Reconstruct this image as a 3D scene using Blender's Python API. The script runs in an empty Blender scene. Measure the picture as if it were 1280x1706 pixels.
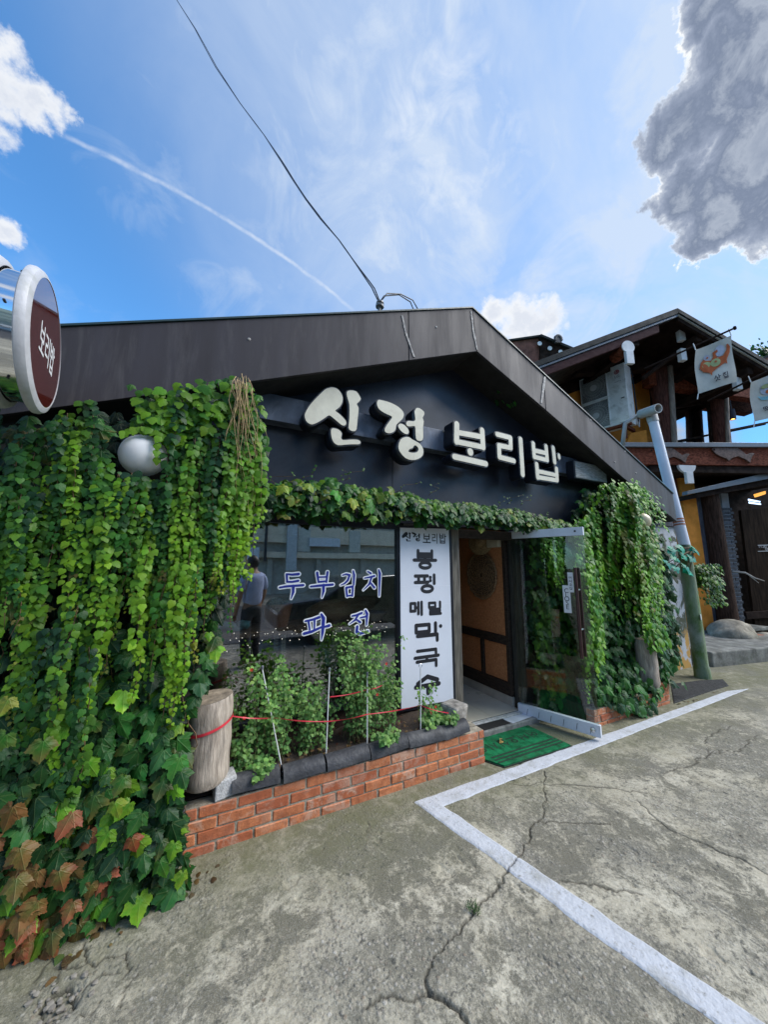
import bpy, bmesh, math, random
import numpy as np
from mathutils import Vector, Matrix
random.seed(7); rng = np.random.default_rng(7)
SC = bpy.context.scene
COL = SC.collection

# ------------------------------------------------------------------ camera
FPX = 575.0; PIT = math.radians(8.7); ROL = math.radians(.2); YAW = math.radians(26.5); CAMH = 1.6
_cy, _sy = math.cos(YAW), math.sin(YAW)
W_ = np.array([_sy*math.cos(PIT), _cy*math.cos(PIT), math.sin(PIT)])
_r0 = np.array([_cy, -_sy, 0.]); _u0 = np.cross(_r0, W_)
R_ = _r0*math.cos(ROL)+_u0*math.sin(ROL); U_ = -_r0*math.sin(ROL)+_u0*math.cos(ROL)
CAM = np.array([0., 0., CAMH])
cd = bpy.data.cameras.new('camera'); cam = bpy.data.objects.new('camera', cd); COL.objects.link(cam)
cd.sensor_fit = 'AUTO'; cd.sensor_width = 36.0; cd.lens = FPX/1706*36.0
cd.clip_start = .05; cd.clip_end = 2000
M = Matrix.Identity(4)
for i in range(3):
    M[i][0] = R_[i]; M[i][1] = U_[i]; M[i][2] = -W_[i]; M[i][3] = CAM[i]
cam.matrix_world = M
SC.camera = cam

def ray(px, py): return W_ + R_*(px-640)/FPX - U_*(py-853)/FPX
def U(px, py, X=None, Y=None, Z=None):
    """the point of the plane X=, Y= or Z= that the photograph shows at (px, py)"""
    d = ray(px, py)
    for i, v in enumerate((X, Y, Z)):
        if v is not None: return CAM + d*((v-CAM[i])/d[i])
def UD(px, py, depth): return CAM + ray(px, py)*depth
def UP(px, py, p0, n):
    d = ray(px, py); p0 = np.array(p0, float); n = np.array(n, float)
    return CAM + d*(((p0-CAM)@n)/(d@n))
def DIR(px, py):
    d = ray(px, py); return d/np.linalg.norm(d)

# ------------------------------------------------------------------ light
SUN_AZ = math.radians(118); SUN_EL = math.radians(42)
SUN_STRENGTH = 2.7; SKY_STRENGTH = .115; EXPOSURE = .75
sl = bpy.data.lights.new('sun', 'SUN'); so = bpy.data.objects.new('sun', sl); COL.objects.link(so)
sl.energy = SUN_STRENGTH; sl.angle = math.radians(40); sl.color = (1, .96, .90)
sd = Vector((math.sin(SUN_AZ)*math.cos(SUN_EL), math.cos(SUN_AZ)*math.cos(SUN_EL), math.sin(SUN_EL)))
so.rotation_mode = 'QUATERNION'; so.rotation_quaternion = sd.to_track_quat('Z', 'Y'); so.location = sd*30
SC.view_settings.view_transform = 'Standard'; SC.view_settings.look = 'None'
SC.view_settings.gamma = 1; SC.view_settings.exposure = EXPOSURE; SC.view_settings.use_curve_mapping = False
SC.render.engine = 'CYCLES'
SC.cycles.max_bounces = 8; SC.cycles.transparent_max_bounces = 16; SC.cycles.caustics_reflective = False; SC.cycles.caustics_refractive = False
SC.cycles.use_denoising = True

class NT:
    """small helper for node trees"""
    def __init__(s, nt): s.nt = nt; s.n = nt.nodes; s.l = nt.links
    def new(s, t, **k):
        n = s.n.new(t)
        for a, b in k.items(): setattr(n, a, b)
        return n
    def put(s, sock, v):
        if isinstance(v, bpy.types.NodeSocket): s.l.new(v, sock)
        elif v is not None: sock.default_value = v
    def m(s, op, a, b=None, c=None, clamp=False):
        n = s.new('ShaderNodeMath', operation=op, use_clamp=clamp)
        for i, v in enumerate((a, b, c)): s.put(n.inputs[i], v)
        return n.outputs[0]
    def dot(s, a, vec):
        n = s.new('ShaderNodeVectorMath', operation='DOT_PRODUCT'); s.put(n.inputs[0], a); s.put(n.inputs[1], tuple(vec)); return n.outputs['Value']
    def noise(s, vec, scale, detail=4, rough=.55, dist=0., col=False):
        n = s.new('ShaderNodeTexNoise'); s.put(n.inputs['Vector'], vec)
        n.inputs['Scale'].default_value = scale; n.inputs['Detail'].default_value = detail
        n.inputs['Roughness'].default_value = rough; n.inputs['Distortion'].default_value = dist
        return n.outputs['Color' if col else 'Fac']
    def voro(s, vec, scale, feature='F1', out='Distance', rnd=1.):
        n = s.new('ShaderNodeTexVoronoi', feature=feature); s.put(n.inputs['Vector'], vec)
        n.inputs['Scale'].default_value = scale; n.inputs['Randomness'].default_value = rnd
        return n.outputs[out]
    def ramp(s, fac, stops):
        n = s.new('ShaderNodeValToRGB'); s.put(n.inputs[0], fac); e = n.color_ramp.elements
        while len(e) < len(stops): e.new(.5)
        for k, (p, c) in zip(e, stops):
            k.position = p; k.color = (*c, 1) if len(c) == 3 else c
        return n.outputs[0]
    def mr(s, v, a, b, c=0., d=1., smooth=False):
        n = s.new('ShaderNodeMapRange', interpolation_type='SMOOTHSTEP' if smooth else 'LINEAR'); n.clamp = True
        s.put(n.inputs[0], v)
        for i, x in enumerate((a, b, c, d)): s.put(n.inputs[i+1], x)
        return n.outputs[0]
    def mix(s, f, a, b, mode='MIX'):
        n = s.new('ShaderNodeMix', data_type='RGBA', blend_type=mode); n.clamp_factor = True
        s.put(n.inputs[0], f)
        for i, v in ((6, a), (7, b)):
            s.put(n.inputs[i], (*v, 1) if isinstance(v, (tuple, list)) and len(v) == 3 else v)
        return n.outputs[2]

# ------------------------------------------------------------------ sky
wd = bpy.data.worlds.new('World'); SC.world = wd; wd.use_nodes = True
t = NT(wd.node_tree); t.n.clear()
out = t.new('ShaderNodeOutputWorld'); bg = t.new('ShaderNodeBackground'); t.l.new(bg.outputs[0], out.inputs[0])
sky = t.new('ShaderNodeTexSky', sky_type='NISHITA'); sky.sun_disc = False; sky.sun_elevation = SUN_EL; sky.sun_rotation = SUN_AZ
sky.air_density = 1.0; sky.dust_density = .25; sky.ozone_density = 3.0; sky.altitude = 100
D = t.new('ShaderNodeTexCoord').outputs['Generated']
def angr(px, py, r):
    c = DIR(px, py)
    return np.mean([math.acos(min(1, c@DIR(px+a, py+b))) for a, b in ((r, 0), (-r, 0), (0, r), (0, -r))])
def warp(amp, sc, amp2=0, sc2=30):
    """direction pushed about by noise, so that cloud outlines billow"""
    v = D
    for a, s in ((amp, sc), (amp2, sc2)):
        if not a: continue
        k = t.new('ShaderNodeVectorMath', operation='MULTIPLY_ADD'); t.l.new(t.noise(D, s, 6, .62, col=True), k.inputs[0]); k.inputs[1].default_value = (a, a, a)
        w = t.new('ShaderNodeVectorMath', operation='ADD'); t.l.new(v, w.inputs[0]); w.inputs[1].default_value = (-a/2, -a/2, -a/2); t.l.new(w.outputs[0], k.inputs[2]); v = k.outputs[0]
    n = t.new('ShaderNodeVectorMath', operation='NORMALIZE'); t.l.new(v, n.inputs[0]); return n.outputs[0]
def blobs(lst, D=D):
    res = None
    for px, py, r in lst:
        c = DIR(px, py); k = 1-math.cos(angr(px, py, r))
        v = t.m('MULTIPLY_ADD', t.m('SUBTRACT', t.dot(D, c), 1.0), 1/k, 1.0)
        res = v if res is None else t.m('MAXIMUM', res, v)
    return res
n1 = t.noise(D, 9, 7, .62); n2 = t.noise(D, 3.2, 6, .6, .6); n3 = t.noise(D, 26, 5, .65); n4 = t.noise(D, 5, 8, .6, 1.2)
base = t.mix(1., sky.outputs[0], (.74, 1.30, 1.58), 'MULTIPLY')
# thin high veil, thicker towards the sun
sunw = t.dot(D, DIR(1200, 60))
veil = t.m('MULTIPLY', t.mr(sunw, .40, .95, .0, 1., True), t.mr(n2, .28, .66, .45, 1.))
veil = t.m('ADD', veil, t.m('MULTIPLY', t.mr(n4, .50, .74, 0, .45), t.mr(sunw, .1, .6, .15, 1.)), clamp=True)
c0 = t.mix(t.m('MULTIPLY', veil, .88), base, (3.55, 4.1, 4.9))
# wispy cirrus in the middle of the sky
wisp = t.m('MULTIPLY', t.mr(blobs([(740, 230, 150), (700, 190, 100), (800, 290, 110)]), -.2, .8, 0, 1, True), t.mr(t.noise(D, 13, 8, .6, .8), .44, .72, 0, .8))
c0 = t.mix(t.m('MULTIPLY', wisp, .75), c0, (4.6, 4.9, 5.3))
# white cumulus
f = t.m('ADD', blobs([(-15, 125, 72), (45, 158, 50), (92, 185, 34), (5, 75, 40), (62, 195, 36), (-70, 150, 95), (8, 380, 30), (-25, 368, 36), (860, 535, 42), (915, 533, 36), (822, 520, 28), (880, 560, 50)], warp(.05, 14, .03, 40)), t.m('MULTIPLY_ADD', n1, 3.0, -1.5))
f = t.m('ADD', f, t.m('MULTIPLY_ADD', n3, 2.0, -1.0))
c0 = t.mix(t.mr(f, -.15, .95, 0, .94, True), c0, t.ramp(t.m('MULTIPLY_ADD', t.noise(D, 16, 5, .6), .9, t.mr(f, 0, 1.6, -.25, .75)), [(0, (4.3, 4.6, 5.0)), (.35, (5.2, 5.25, 5.3)), (.7, (4.8, 4.9, 5.05)), (1, (4.0, 4.2, 4.6))]))
# scattered cumulus over the rest of the sky (behind the camera)
sxyz = t.new('ShaderNodeSeparateXYZ'); t.l.new(D, sxyz.inputs[0])
bk = t.m('MULTIPLY', t.mr(t.dot(D, DIR(640, 700)), .10, -.25, 0, 1, True), t.mr(t.noise(D, 2.6, 8, .58, .3), .50, .60, 0, .92, True))
c0 = t.mix(t.m('MULTIPLY', bk, t.mr(sxyz.outputs[2], .0, .12, .6, 1)), c0, t.ramp(t.noise(D, 7, 5, .6), [(.3, (3.9, 4.1, 4.5)), (.6, (5.2, 5.2, 5.2))]))
# the heavy grey cloud in front of the sun, with its bright rim
f = t.m('ADD', blobs([(1185, 20, 70), (1205, 110, 85), (1135, 215, 78), (1190, 180, 90), (1160, 320, 62), (1200, 355, 70), (1185, 392, 45), (1260, 100, 130), (1280, 260, 125), (1300, 330, 90), (1330, 150, 160), (1290, 0, 120)], warp(.13, 7, .05, 24)), t.m('MULTIPLY_ADD', n1, 1.0, -.5))
f = t.m('ADD', f, t.m('MULTIPLY_ADD', t.noise(D, 20, 8, .68, .4), 1.5, -.75))
inner = t.m('ADD', f, t.m('MULTIPLY_ADD', t.noise(D, 3.6, 5, .58, .8), 2.2, -1.1))
grey = t.ramp(t.mr(inner, -.3, 1.6), [(0, (6.4, 6.3, 6.1)), (.17, (5.8, 5.8, 5.7)), (.27, (2.9, 3.2, 3.75)), (.42, (1.75, 2.05, 2.7)), (.62, (1.15, 1.42, 2.0)), (.78, (2.2, 2.5, 3.05)), (1, (1.5, 1.8, 2.4))])
c0 = t.mix(t.mr(f, -.16, .20, 0, 1, True), c0, grey)
# condensation trail: a small circle through three directions
p = [DIR(90, 218), DIR(345, 347), DIR(590, 518)]
nn = np.cross(p[1]-p[0], p[2]-p[0]); nn /= np.linalg.norm(nn); kk = nn@p[0]
dd = t.m('ABSOLUTE', t.m('SUBTRACT', t.m('ADD', t.dot(D, nn), t.m('MULTIPLY_ADD', t.noise(D, 22, 4), .007, -.0035)), float(kk)))
mid = (p[0]+p[2]); mid /= np.linalg.norm(mid); lim = mid@p[0]
ct = t.m('MULTIPLY', t.mr(dd, .0004, .0052, 1, 0, True), t.mr(t.dot(D, mid), float(lim)-.004, float(lim)+.012, 0, 1))
ct = t.m('MULTIPLY', ct, t.mr(t.noise(D, 40, 5, .65), .28, .68, .10, .50))
c0 = t.mix(ct, c0, (4.6, 4.9, 5.3))
t.l.new(c0, bg.inputs[0]); bg.inputs[1].default_value = SKY_STRENGTH
# ------------------------------------------------------------------ geometry helpers
def V3(p): return np.array(p, float)
def rotz(a): c, s = math.cos(a), math.sin(a); return np.array([[c, -s, 0], [s, c, 0], [0, 0, 1.]])
class MB:
    def __init__(s): s.v = []; s.f = []
    def add(s, v, f):
        o = len(s.v); s.v += [tuple(map(float, p)) for p in v]; s.f += [tuple(i+o for i in q) for q in f]; return s
    def box(s, x0, x1, y0, y1, z0, z1):
        return s.add([(x0,y0,z0),(x1,y0,z0),(x1,y1,z0),(x0,y1,z0),(x0,y0,z1),(x1,y0,z1),(x1,y1,z1),(x0,y1,z1)],
                     [(0,3,2,1),(4,5,6,7),(0,1,5,4),(1,2,6,5),(2,3,7,6),(3,0,4,7)])
    def obox(s, c, ax, ay, az):
        c, ax, ay, az = map(V3, (c, ax, ay, az)); v = []
        for k in (-1, 1):
            for i, j in ((-1,-1),(1,-1),(1,1),(-1,1)): v.append(c+ax*i+ay*j+az*k)
        return s.add(v, [(0,3,2,1),(4,5,6,7),(0,1,5,4),(1,2,6,5),(2,3,7,6),(3,0,4,7)])
    def prism(s, poly, ext):
        n = len(poly); ext = V3(ext); a = [V3(p) for p in poly]; v = a+[p+ext for p in a]
        return s.add(v, [tuple(range(n))[::-1], tuple(range(n, 2*n))]+[(i, (i+1) % n, n+(i+1) % n, n+i) for i in range(n)])
    def poly(s, poly): return s.add(poly, [tuple(range(len(poly)))])
    def tube(s, pts, r, n=8, caps=True):
        pts = [V3(p) for p in pts]; m = len(pts); rr = r if isinstance(r, (list, tuple, np.ndarray)) else [r]*m
        v = []; prev = None
        for i, p in enumerate(pts):
            d = pts[min(i+1, m-1)]-pts[max(i-1, 0)]; d = d/(np.linalg.norm(d)+1e-12)
            if prev is None: a = np.cross(d, (0, 0, 1.) if abs(d[2]) < .9 else (1., 0, 0))
            else: a = prev-d*(prev@d)
            a = a/(np.linalg.norm(a)+1e-12); prev = a; b = np.cross(d, a)
            for k in range(n):
                q = 2*math.pi*k/n; v.append(p+(a*math.cos(q)+b*math.sin(q))*rr[i])
        f = [(i*n+k, i*n+(k+1) % n, (i+1)*n+(k+1) % n, (i+1)*n+k) for i in range(m-1) for k in range(n)]
        if caps: f += [tuple(range(n))[::-1], tuple(range((m-1)*n, m*n))]
        return s.add(v, f)
    def lathe(s, prof, c, axis=(0, 0, 1), n=24):
        """prof: list of (radius, height along the axis)"""
        c = V3(c); ax = V3(axis); ax = ax/np.linalg.norm(ax)
        a = np.cross(ax, (0, 0, 1.) if abs(ax[2]) < .9 else (1., 0, 0)); a = a/np.linalg.norm(a); b = np.cross(ax, a)
        v = []; m = len(prof)
        for r, h in prof:
            for k in range(n):
                q = 2*math.pi*k/n; v.append(c+ax*h+(a*math.cos(q)+b*math.sin(q))*r)
        f = [(i*n+k, i*n+(k+1) % n, (i+1)*n+(k+1) % n, (i+1)*n+k) for i in range(m-1) for k in range(n)]
        if prof[0][0] > 1e-6: f.append(tuple(range(n))[::-1])
        if prof[-1][0] > 1e-6: f.append(tuple(range((m-1)*n, m*n)))
        return s.add(v, f)
    def mesh(s, name, mat=None, smooth=False):
        me = bpy.data.meshes.new(name); me.from_pydata(s.v, [], s.f); me.update()
        if mat: me.materials.append(mat)
        if smooth: me.polygons.foreach_set('use_smooth', [True]*len(me.polygons))
        return me
    def build(s, name, mat, parent=None, smooth=False, bevel=0, autos=None, fix=True, label=None):
        me = s.mesh(name, mat, smooth or autos is not None)
        if fix:
            bm = bmesh.new(); bm.from_mesh(me); bmesh.ops.recalc_face_normals(bm, faces=bm.faces); bm.to_mesh(me); bm.free()
        if autos is not None: me.set_sharp_from_angle(angle=math.radians(autos))
        o = link(name, me, parent)
        if bevel:
            md = o.modifiers.new('edge', 'BEVEL'); md.width = bevel; md.segments = 2; md.limit_method = 'ANGLE'
        if label: o['label'] = label
        return o
def link(name, me, parent=None, mw=None):
    o = bpy.data.objects.new(name, me); COL.objects.link(o)
    if mw is not None: o.matrix_basis = mw
    if parent is not None: adopt(o, parent)
    return o
def root_loc(o):
    x = Vector((0, 0, 0))
    while o is not None:
        if o.type == 'EMPTY': x += o.location
        o = o.parent
    return x
def adopt(o, parent):
    o.parent = parent
    top = parent
    while top.parent is not None: top = top.parent
    # things are Empties that are only moved, parts are built in world coordinates
    if parent.parent is None: o.matrix_parent_inverse = Matrix.Translation(-Vector(parent.location)) if parent.type == 'EMPTY' else parent.matrix_basis.inverted()
    else: o.matrix_parent_inverse = parent.matrix_basis.inverted()
def thing(name, label, cat, loc=(0, 0, 0), group=None):
    o = bpy.data.objects.new(name, None); COL.objects.link(o); o.location = tuple(map(float, loc)); o.empty_display_size = .1
    tag(o, label, cat, group); return o
def tag(o, label=None, cat=None, group=None, kind=None):
    if label: o['label'] = label
    if cat: o['category'] = cat
    if group: o['group'] = group
    if kind: o['kind'] = kind
    return o

# ------------------------------------------------------------------ materials
MATS = {}
def mk(name, col, rough=.6, metal=0., var=.12, scale=6., bump=.15, bscale=40., spec=.5, col2=None, stretch=None, objrand=0., dirt=None, dscale=3., coat=0.):
    if name in MATS: return MATS[name]
    m = bpy.data.materials.new(name); m.use_nodes = True; t = NT(m.node_tree); b = t.n['Principled BSDF']
    P = t.new('ShaderNodeTexCoord').outputs['Object']
    if stretch:
        mp = t.new('ShaderNodeMapping'); t.l.new(P, mp.inputs[0]); mp.inputs['Scale'].default_value = stretch; P = mp.outputs[0]
    n = t.noise(P, scale, 5, .6)
    c2 = col2 or tuple(max(0, x*(1-2.2*var)) for x in col); c1 = col if col2 else tuple(min(1, x*(1+var)) for x in col)
    c = t.mix(t.mr(n, .3, .7), c1, c2)
    fine = t.noise(P, bscale, 4, .6)
    c = t.mix(t.mr(fine, .3, .75, 0, min(.5, var*1.6)), c, tuple(x*.55 for x in col))
    if dirt:
        dn = t.noise(P, dscale, 6, .7, .4); c = t.mix(t.mr(dn, .5, .72, 0, .8), c, dirt)
    if objrand:
        oi = t.new('ShaderNodeObjectInfo').outputs['Random']
        hs = t.new('ShaderNodeHueSaturation'); t.l.new(c, hs.inputs['Color'])
        t.put(hs.inputs['Value'], t.mr(oi, 0, 1, 1-objrand, 1+objrand)); t.put(hs.inputs['Saturation'], t.mr(t.m('FRACT', t.m('MULTIPLY', oi, 7.31)), 0, 1, 1-objrand*.8, 1.05)); c = hs.outputs[0]
    t.put(b.inputs['Base Color'], c)
    b.inputs['Metallic'].default_value = metal; b.inputs['Specular IOR Level'].default_value = spec
    t.put(b.inputs['Roughness'], t.mr(n, .3, .7, max(0, rough-.1), min(1, rough+.1)))
    b.inputs['Coat Weight'].default_value = coat
    if bump:
        bn = t.new('ShaderNodeBump'); bn.inputs['Strength'].default_value = bump; bn.inputs['Distance'].default_value = .01
        t.put(bn.inputs['Height'], fine); t.l.new(bn.outputs[0], b.inputs['Normal'])
    MATS[name] = m; return m
def emit(name, col, s):
    m = bpy.data.materials.new(name); m.use_nodes = True; b = m.node_tree.nodes['Principled BSDF']
    b.inputs['Base Color'].default_value = (*col, 1); b.inputs['Emission Color'].default_value = (*col, 1); b.inputs['Emission Strength'].default_value = s
    return m
def glassmat(name, tint, refl, gloss=(1, 1, 1), rough=.0):
    """coated window pane: part mirror, the rest clear"""
    m = bpy.data.materials.new(name); m.use_nodes = True; t = NT(m.node_tree); t.n.clear()
    o = t.new('ShaderNodeOutputMaterial'); g = t.new('ShaderNodeBsdfGlossy'); tr = t.new('ShaderNodeBsdfTransparent'); mx = t.new('ShaderNodeMixShader')
    g.inputs['Roughness'].default_value = rough; g.inputs['Color'].default_value = (*gloss, 1); tr.inputs['Color'].default_value = (*tint, 1)
    lw = t.new('ShaderNodeLayerWeight'); lw.inputs['Blend'].default_value = .5
    P = t.new('ShaderNodeTexCoord').outputs['Object']
    bn = t.new('ShaderNodeBump'); bn.inputs['Strength'].default_value = .04; bn.inputs['Distance'].default_value = .01
    t.put(bn.inputs['Height'], t.noise(P, 2.2, 1)); t.l.new(bn.outputs[0], g.inputs['Normal'])
    t.put(mx.inputs[0], t.m('MULTIPLY_ADD', t.m('POWER', lw.outputs['Facing'], 4.), .6, refl, clamp=True))
    t.l.new(tr.outputs[0], mx.inputs[1]); t.l.new(g.outputs[0], mx.inputs[2]); t.l.new(mx.outputs[0], o.inputs[0]); return m
def leafmat(name, trans=.3, veins=True, rough=.42):
    m = bpy.data.materials.new(name); m.use_nodes = True; t = NT(m.node_tree); b = t.n['Principled BSDF']; o = t.n['Material Output']
    c = t.new('ShaderNodeVertexColor', layer_name='col').outputs[0]
    uv = t.new('ShaderNodeUVMap', uv_map='uv').outputs[0]
    P = t.new('ShaderNodeTexCoord').outputs['Object']
    c = t.mix(t.mr(t.noise(uv, 5, 4, .6), .35, .75, 0, .35), c, t.mix(1., c, (.62, .70, .55), 'MULTIPLY'))
    oi = t.new('ShaderNodeObjectInfo').outputs['Random']
    if veins:
        n4 = t.new('ShaderNodeTexNoise', noise_dimensions='4D'); t.l.new(uv, n4.inputs['Vector']); t.l.new(t.m('MULTIPLY', oi, 50.), n4.inputs['W']); n4.inputs['Scale'].default_value = 2.6; n4.inputs['Detail'].default_value = 5; n4.inputs['Roughness'].default_value = .65
        c = t.mix(t.mr(n4.outputs['Fac'], .46, .66, 0, .7), c, t.mix(1., c, (.42, .95, .75), 'MULTIPLY'))
        c = t.mix(t.mr(n4.outputs['Fac'], .30, .40, .5, 0), c, t.mix(1., c, (1.5, 1.15, .8), 'MULTIPLY'))
    hs = t.new('ShaderNodeHueSaturation'); t.l.new(c, hs.inputs['Color'])
    t.put(hs.inputs['Value'], t.mr(oi, 0, 1, .65, 1.3)); c = hs.outputs[0]
    bn = t.new('ShaderNodeBump'); bn.inputs['Strength'].default_value = .35; bn.inputs['Distance'].default_value = .004
    if veins:
        sx = t.new('ShaderNodeSeparateXYZ'); t.l.new(uv, sx.inputs[0]); vx, vy = sx.outputs[0], sx.outputs[1]
        ax = t.m('ABSOLUTE', vx); v = None
        for a in (0., 38., 72.):
            s_, c_ = math.sin(math.radians(a)), math.cos(math.radians(a))
            d = t.m('ABSOLUTE', t.m('SUBTRACT', t.m('MULTIPLY', ax, c_), t.m('MULTIPLY', vy, s_)))
            k = t.mr(d, .006, .03, 1, 0); k = t.m('MULTIPLY', k, t.mr(t.m('ADD', t.m('MULTIPLY', ax, s_), t.m('MULTIPLY', vy, c_)), 0., .1, 0, 1))
            v = k if v is None else t.m('MAXIMUM', v, k)
        c = t.mix(t.m('MULTIPLY', v, .22), c, t.mix(.5, c, (.30, .36, .12)))
        t.put(bn.inputs['Height'], t.m('ADD', v, t.noise(uv, 9, 3)))
    else: t.put(bn.inputs['Height'], t.noise(uv, 6, 3))
    t.l.new(bn.outputs[0], b.inputs['Normal'])
    t.put(b.inputs['Base Color'], c); b.inputs['Roughness'].default_value = rough; b.inputs['Specular IOR Level'].default_value = .22
    tl = t.new('ShaderNodeBsdfTranslucent'); t.put(tl.inputs['Color'], t.mix(1., c, (1.0, 1.15, .5), 'MULTIPLY'))
    mx = t.new('ShaderNodeMixShader'); mx.inputs[0].default_value = trans
    t.l.new(b.outputs[0], mx.inputs[1]); t.l.new(tl.outputs[0], mx.inputs[2]); t.l.new(mx.outputs[0], o.inputs[0]); return m

# ------------------------------------------------------------------ strokes and lettering
def capsule(a, b, w0, w1=None, n=7):
    """outline of a round-ended stroke in 2-D"""
    a = np.array(a, float); b = np.array(b, float); w1 = w0 if w1 is None else w1
    d = b-a; L = np.linalg.norm(d); th = math.atan2(d[1], d[0]) if L > 1e-9 else 0
    p = []
    for i in range(n+1):
        q = th+math.pi/2+math.pi*i/n; p.append(a+np.array([math.cos(q), math.sin(q)])*w0/2)
    for i in range(n+1):
        q = th-math.pi/2+math.pi*i/n; p.append(b+np.array([math.cos(q), math.sin(q)])*w1/2)
    return p
def ring_segs(c, rx, ry, n=14):
    q = [(c[0]+rx*math.cos(2*math.pi*i/n), c[1]+ry*math.sin(2*math.pi*i/n)) for i in range(n+1)]
    return [q]
# glyphs: polylines in a unit box, y upwards; 'o' = ring
def rect(x0, y0, x1, y1): return [(x0, y0), (x1, y0), (x1, y1), (x0, y1), (x0, y0)]
G = {
 '봉': [[(.2,1),(.2,.62)],[(.8,1),(.8,.62)],[(.2,.82),(.8,.82)],[(.2,.66),(.8,.66)],[(.5,.64),(.5,.47)],[(.03,.46),(.97,.46)]]+ring_segs((.5,.17),.23,.16),
 '평': [[(.05,.95),(.6,.95)],[(.2,.95),(.2,.58)],[(.46,.95),(.46,.58)],[(.05,.58),(.62,.58)],[(.9,1),(.9,.5)],[(.72,.86),(.73,.86)],[(.72,.67),(.73,.67)]]+ring_segs((.58,.2),.24,.18),
 '메': [rect(.04,.3,.4,.92),[(.45,.56),(.66,.56)],[(.66,.97),(.66,.06)],[(.93,1),(.93,0)]],
 '밀': [rect(.05,.58,.52,.95),[(.9,1),(.9,.55)],[(.12,.42),(.88,.42),(.88,.22),(.12,.22),(.12,.02),(.95,.02)]],
 '막': [rect(.05,.55,.55,.95),[(.8,1),(.8,.52)],[(1.0,.8),(1.01,.8)],[(.1,.34),(.86,.34),(.86,.0)]],
 '국': [[(.12,.92),(.88,.92),(.88,.68)],[(.02,.56),(.98,.56)],[(.5,.56),(.5,.38)],[(.1,.33),(.88,.33),(.88,0)]],
 '수': [[(.1,.62),(.5,.95),(.92,.68)],[(.02,.44),(.98,.44)],[(.52,.44),(.52,0)]],
 '보': [[(.15,1),(.15,.45)],[(.85,1),(.85,.45)],[(.15,.75),(.85,.75)],[(.15,.46),(.85,.46)],[(.5,.42),(.5,.1)],[(0,.08),(1,.08)]],
 '리': [[(.05,.92),(.55,.92),(.55,.62),(.08,.6),(.08,.25),(.62,.28)],[(.9,1),(.9,0)]],
 '밥': [[(.1,1),(.1,.55)],[(.52,1),(.52,.55)],[(.1,.78),(.52,.78)],[(.1,.56),(.52,.56)],[(.78,1),(.78,.48)],[(.8,.75),(.97,.75)],[(.15,.42),(.15,0)],[(.8,.42),(.8,0)],[(.15,.22),(.8,.22)],[(.15,.02),(.8,.02)]],
 '삿': [[(.35,.95),(.05,.5)],[(.3,.75),(.55,.52)],[(.78,1),(.78,.45)],[(.8,.7),(1,.7)],[(.5,.4),(.15,.02)],[(.45,.25),(.8,.05)]],
 '집': [[(.08,.92),(.55,.92)],[(.34,.9),(.05,.55)],[(.3,.75),(.55,.55)],[(.82,1),(.82,.5)],[(.2,.42),(.2,0)],[(.8,.42),(.8,0)],[(.2,.22),(.8,.22)],[(.2,.02),(.8,.02)]],
 '떡': [[(.3,.92),(.05,.92),(.05,.6),(.3,.6)],[(.6,.92),(.36,.92),(.36,.6),(.6,.6)],[(.6,.75),(.85,.75)],[(.86,1),(.86,.48)],[(.15,.35),(.85,.35),(.82,0)]],
 '어': ring_segs((.28,.55),.22,.25)+[[(.52,.55),(.82,.55)],[(.84,1),(.84,0)]],
 '서': [[(.3,.95),(.04,.2)],[(.26,.6),(.52,.2)],[(.55,.55),(.82,.55)],[(.84,1),(.84,0)]],
 '오': ring_segs((.5,.68),.26,.24)+[[(.5,.42),(.5,.12)],[(0,.1),(1,.1)]],
 '십': [[(.32,.98),(.05,.52)],[(.3,.8),(.58,.54)],[(.84,1),(.84,.5)],[(.2,.42),(.2,0)],[(.8,.42),(.8,0)],[(.2,.22),(.8,.22)],[(.2,.02),(.8,.02)]],
 '시': [[(.35,.95),(.05,.15)],[(.3,.62),(.6,.18)],[(.86,1),(.86,0)]],
}
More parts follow.
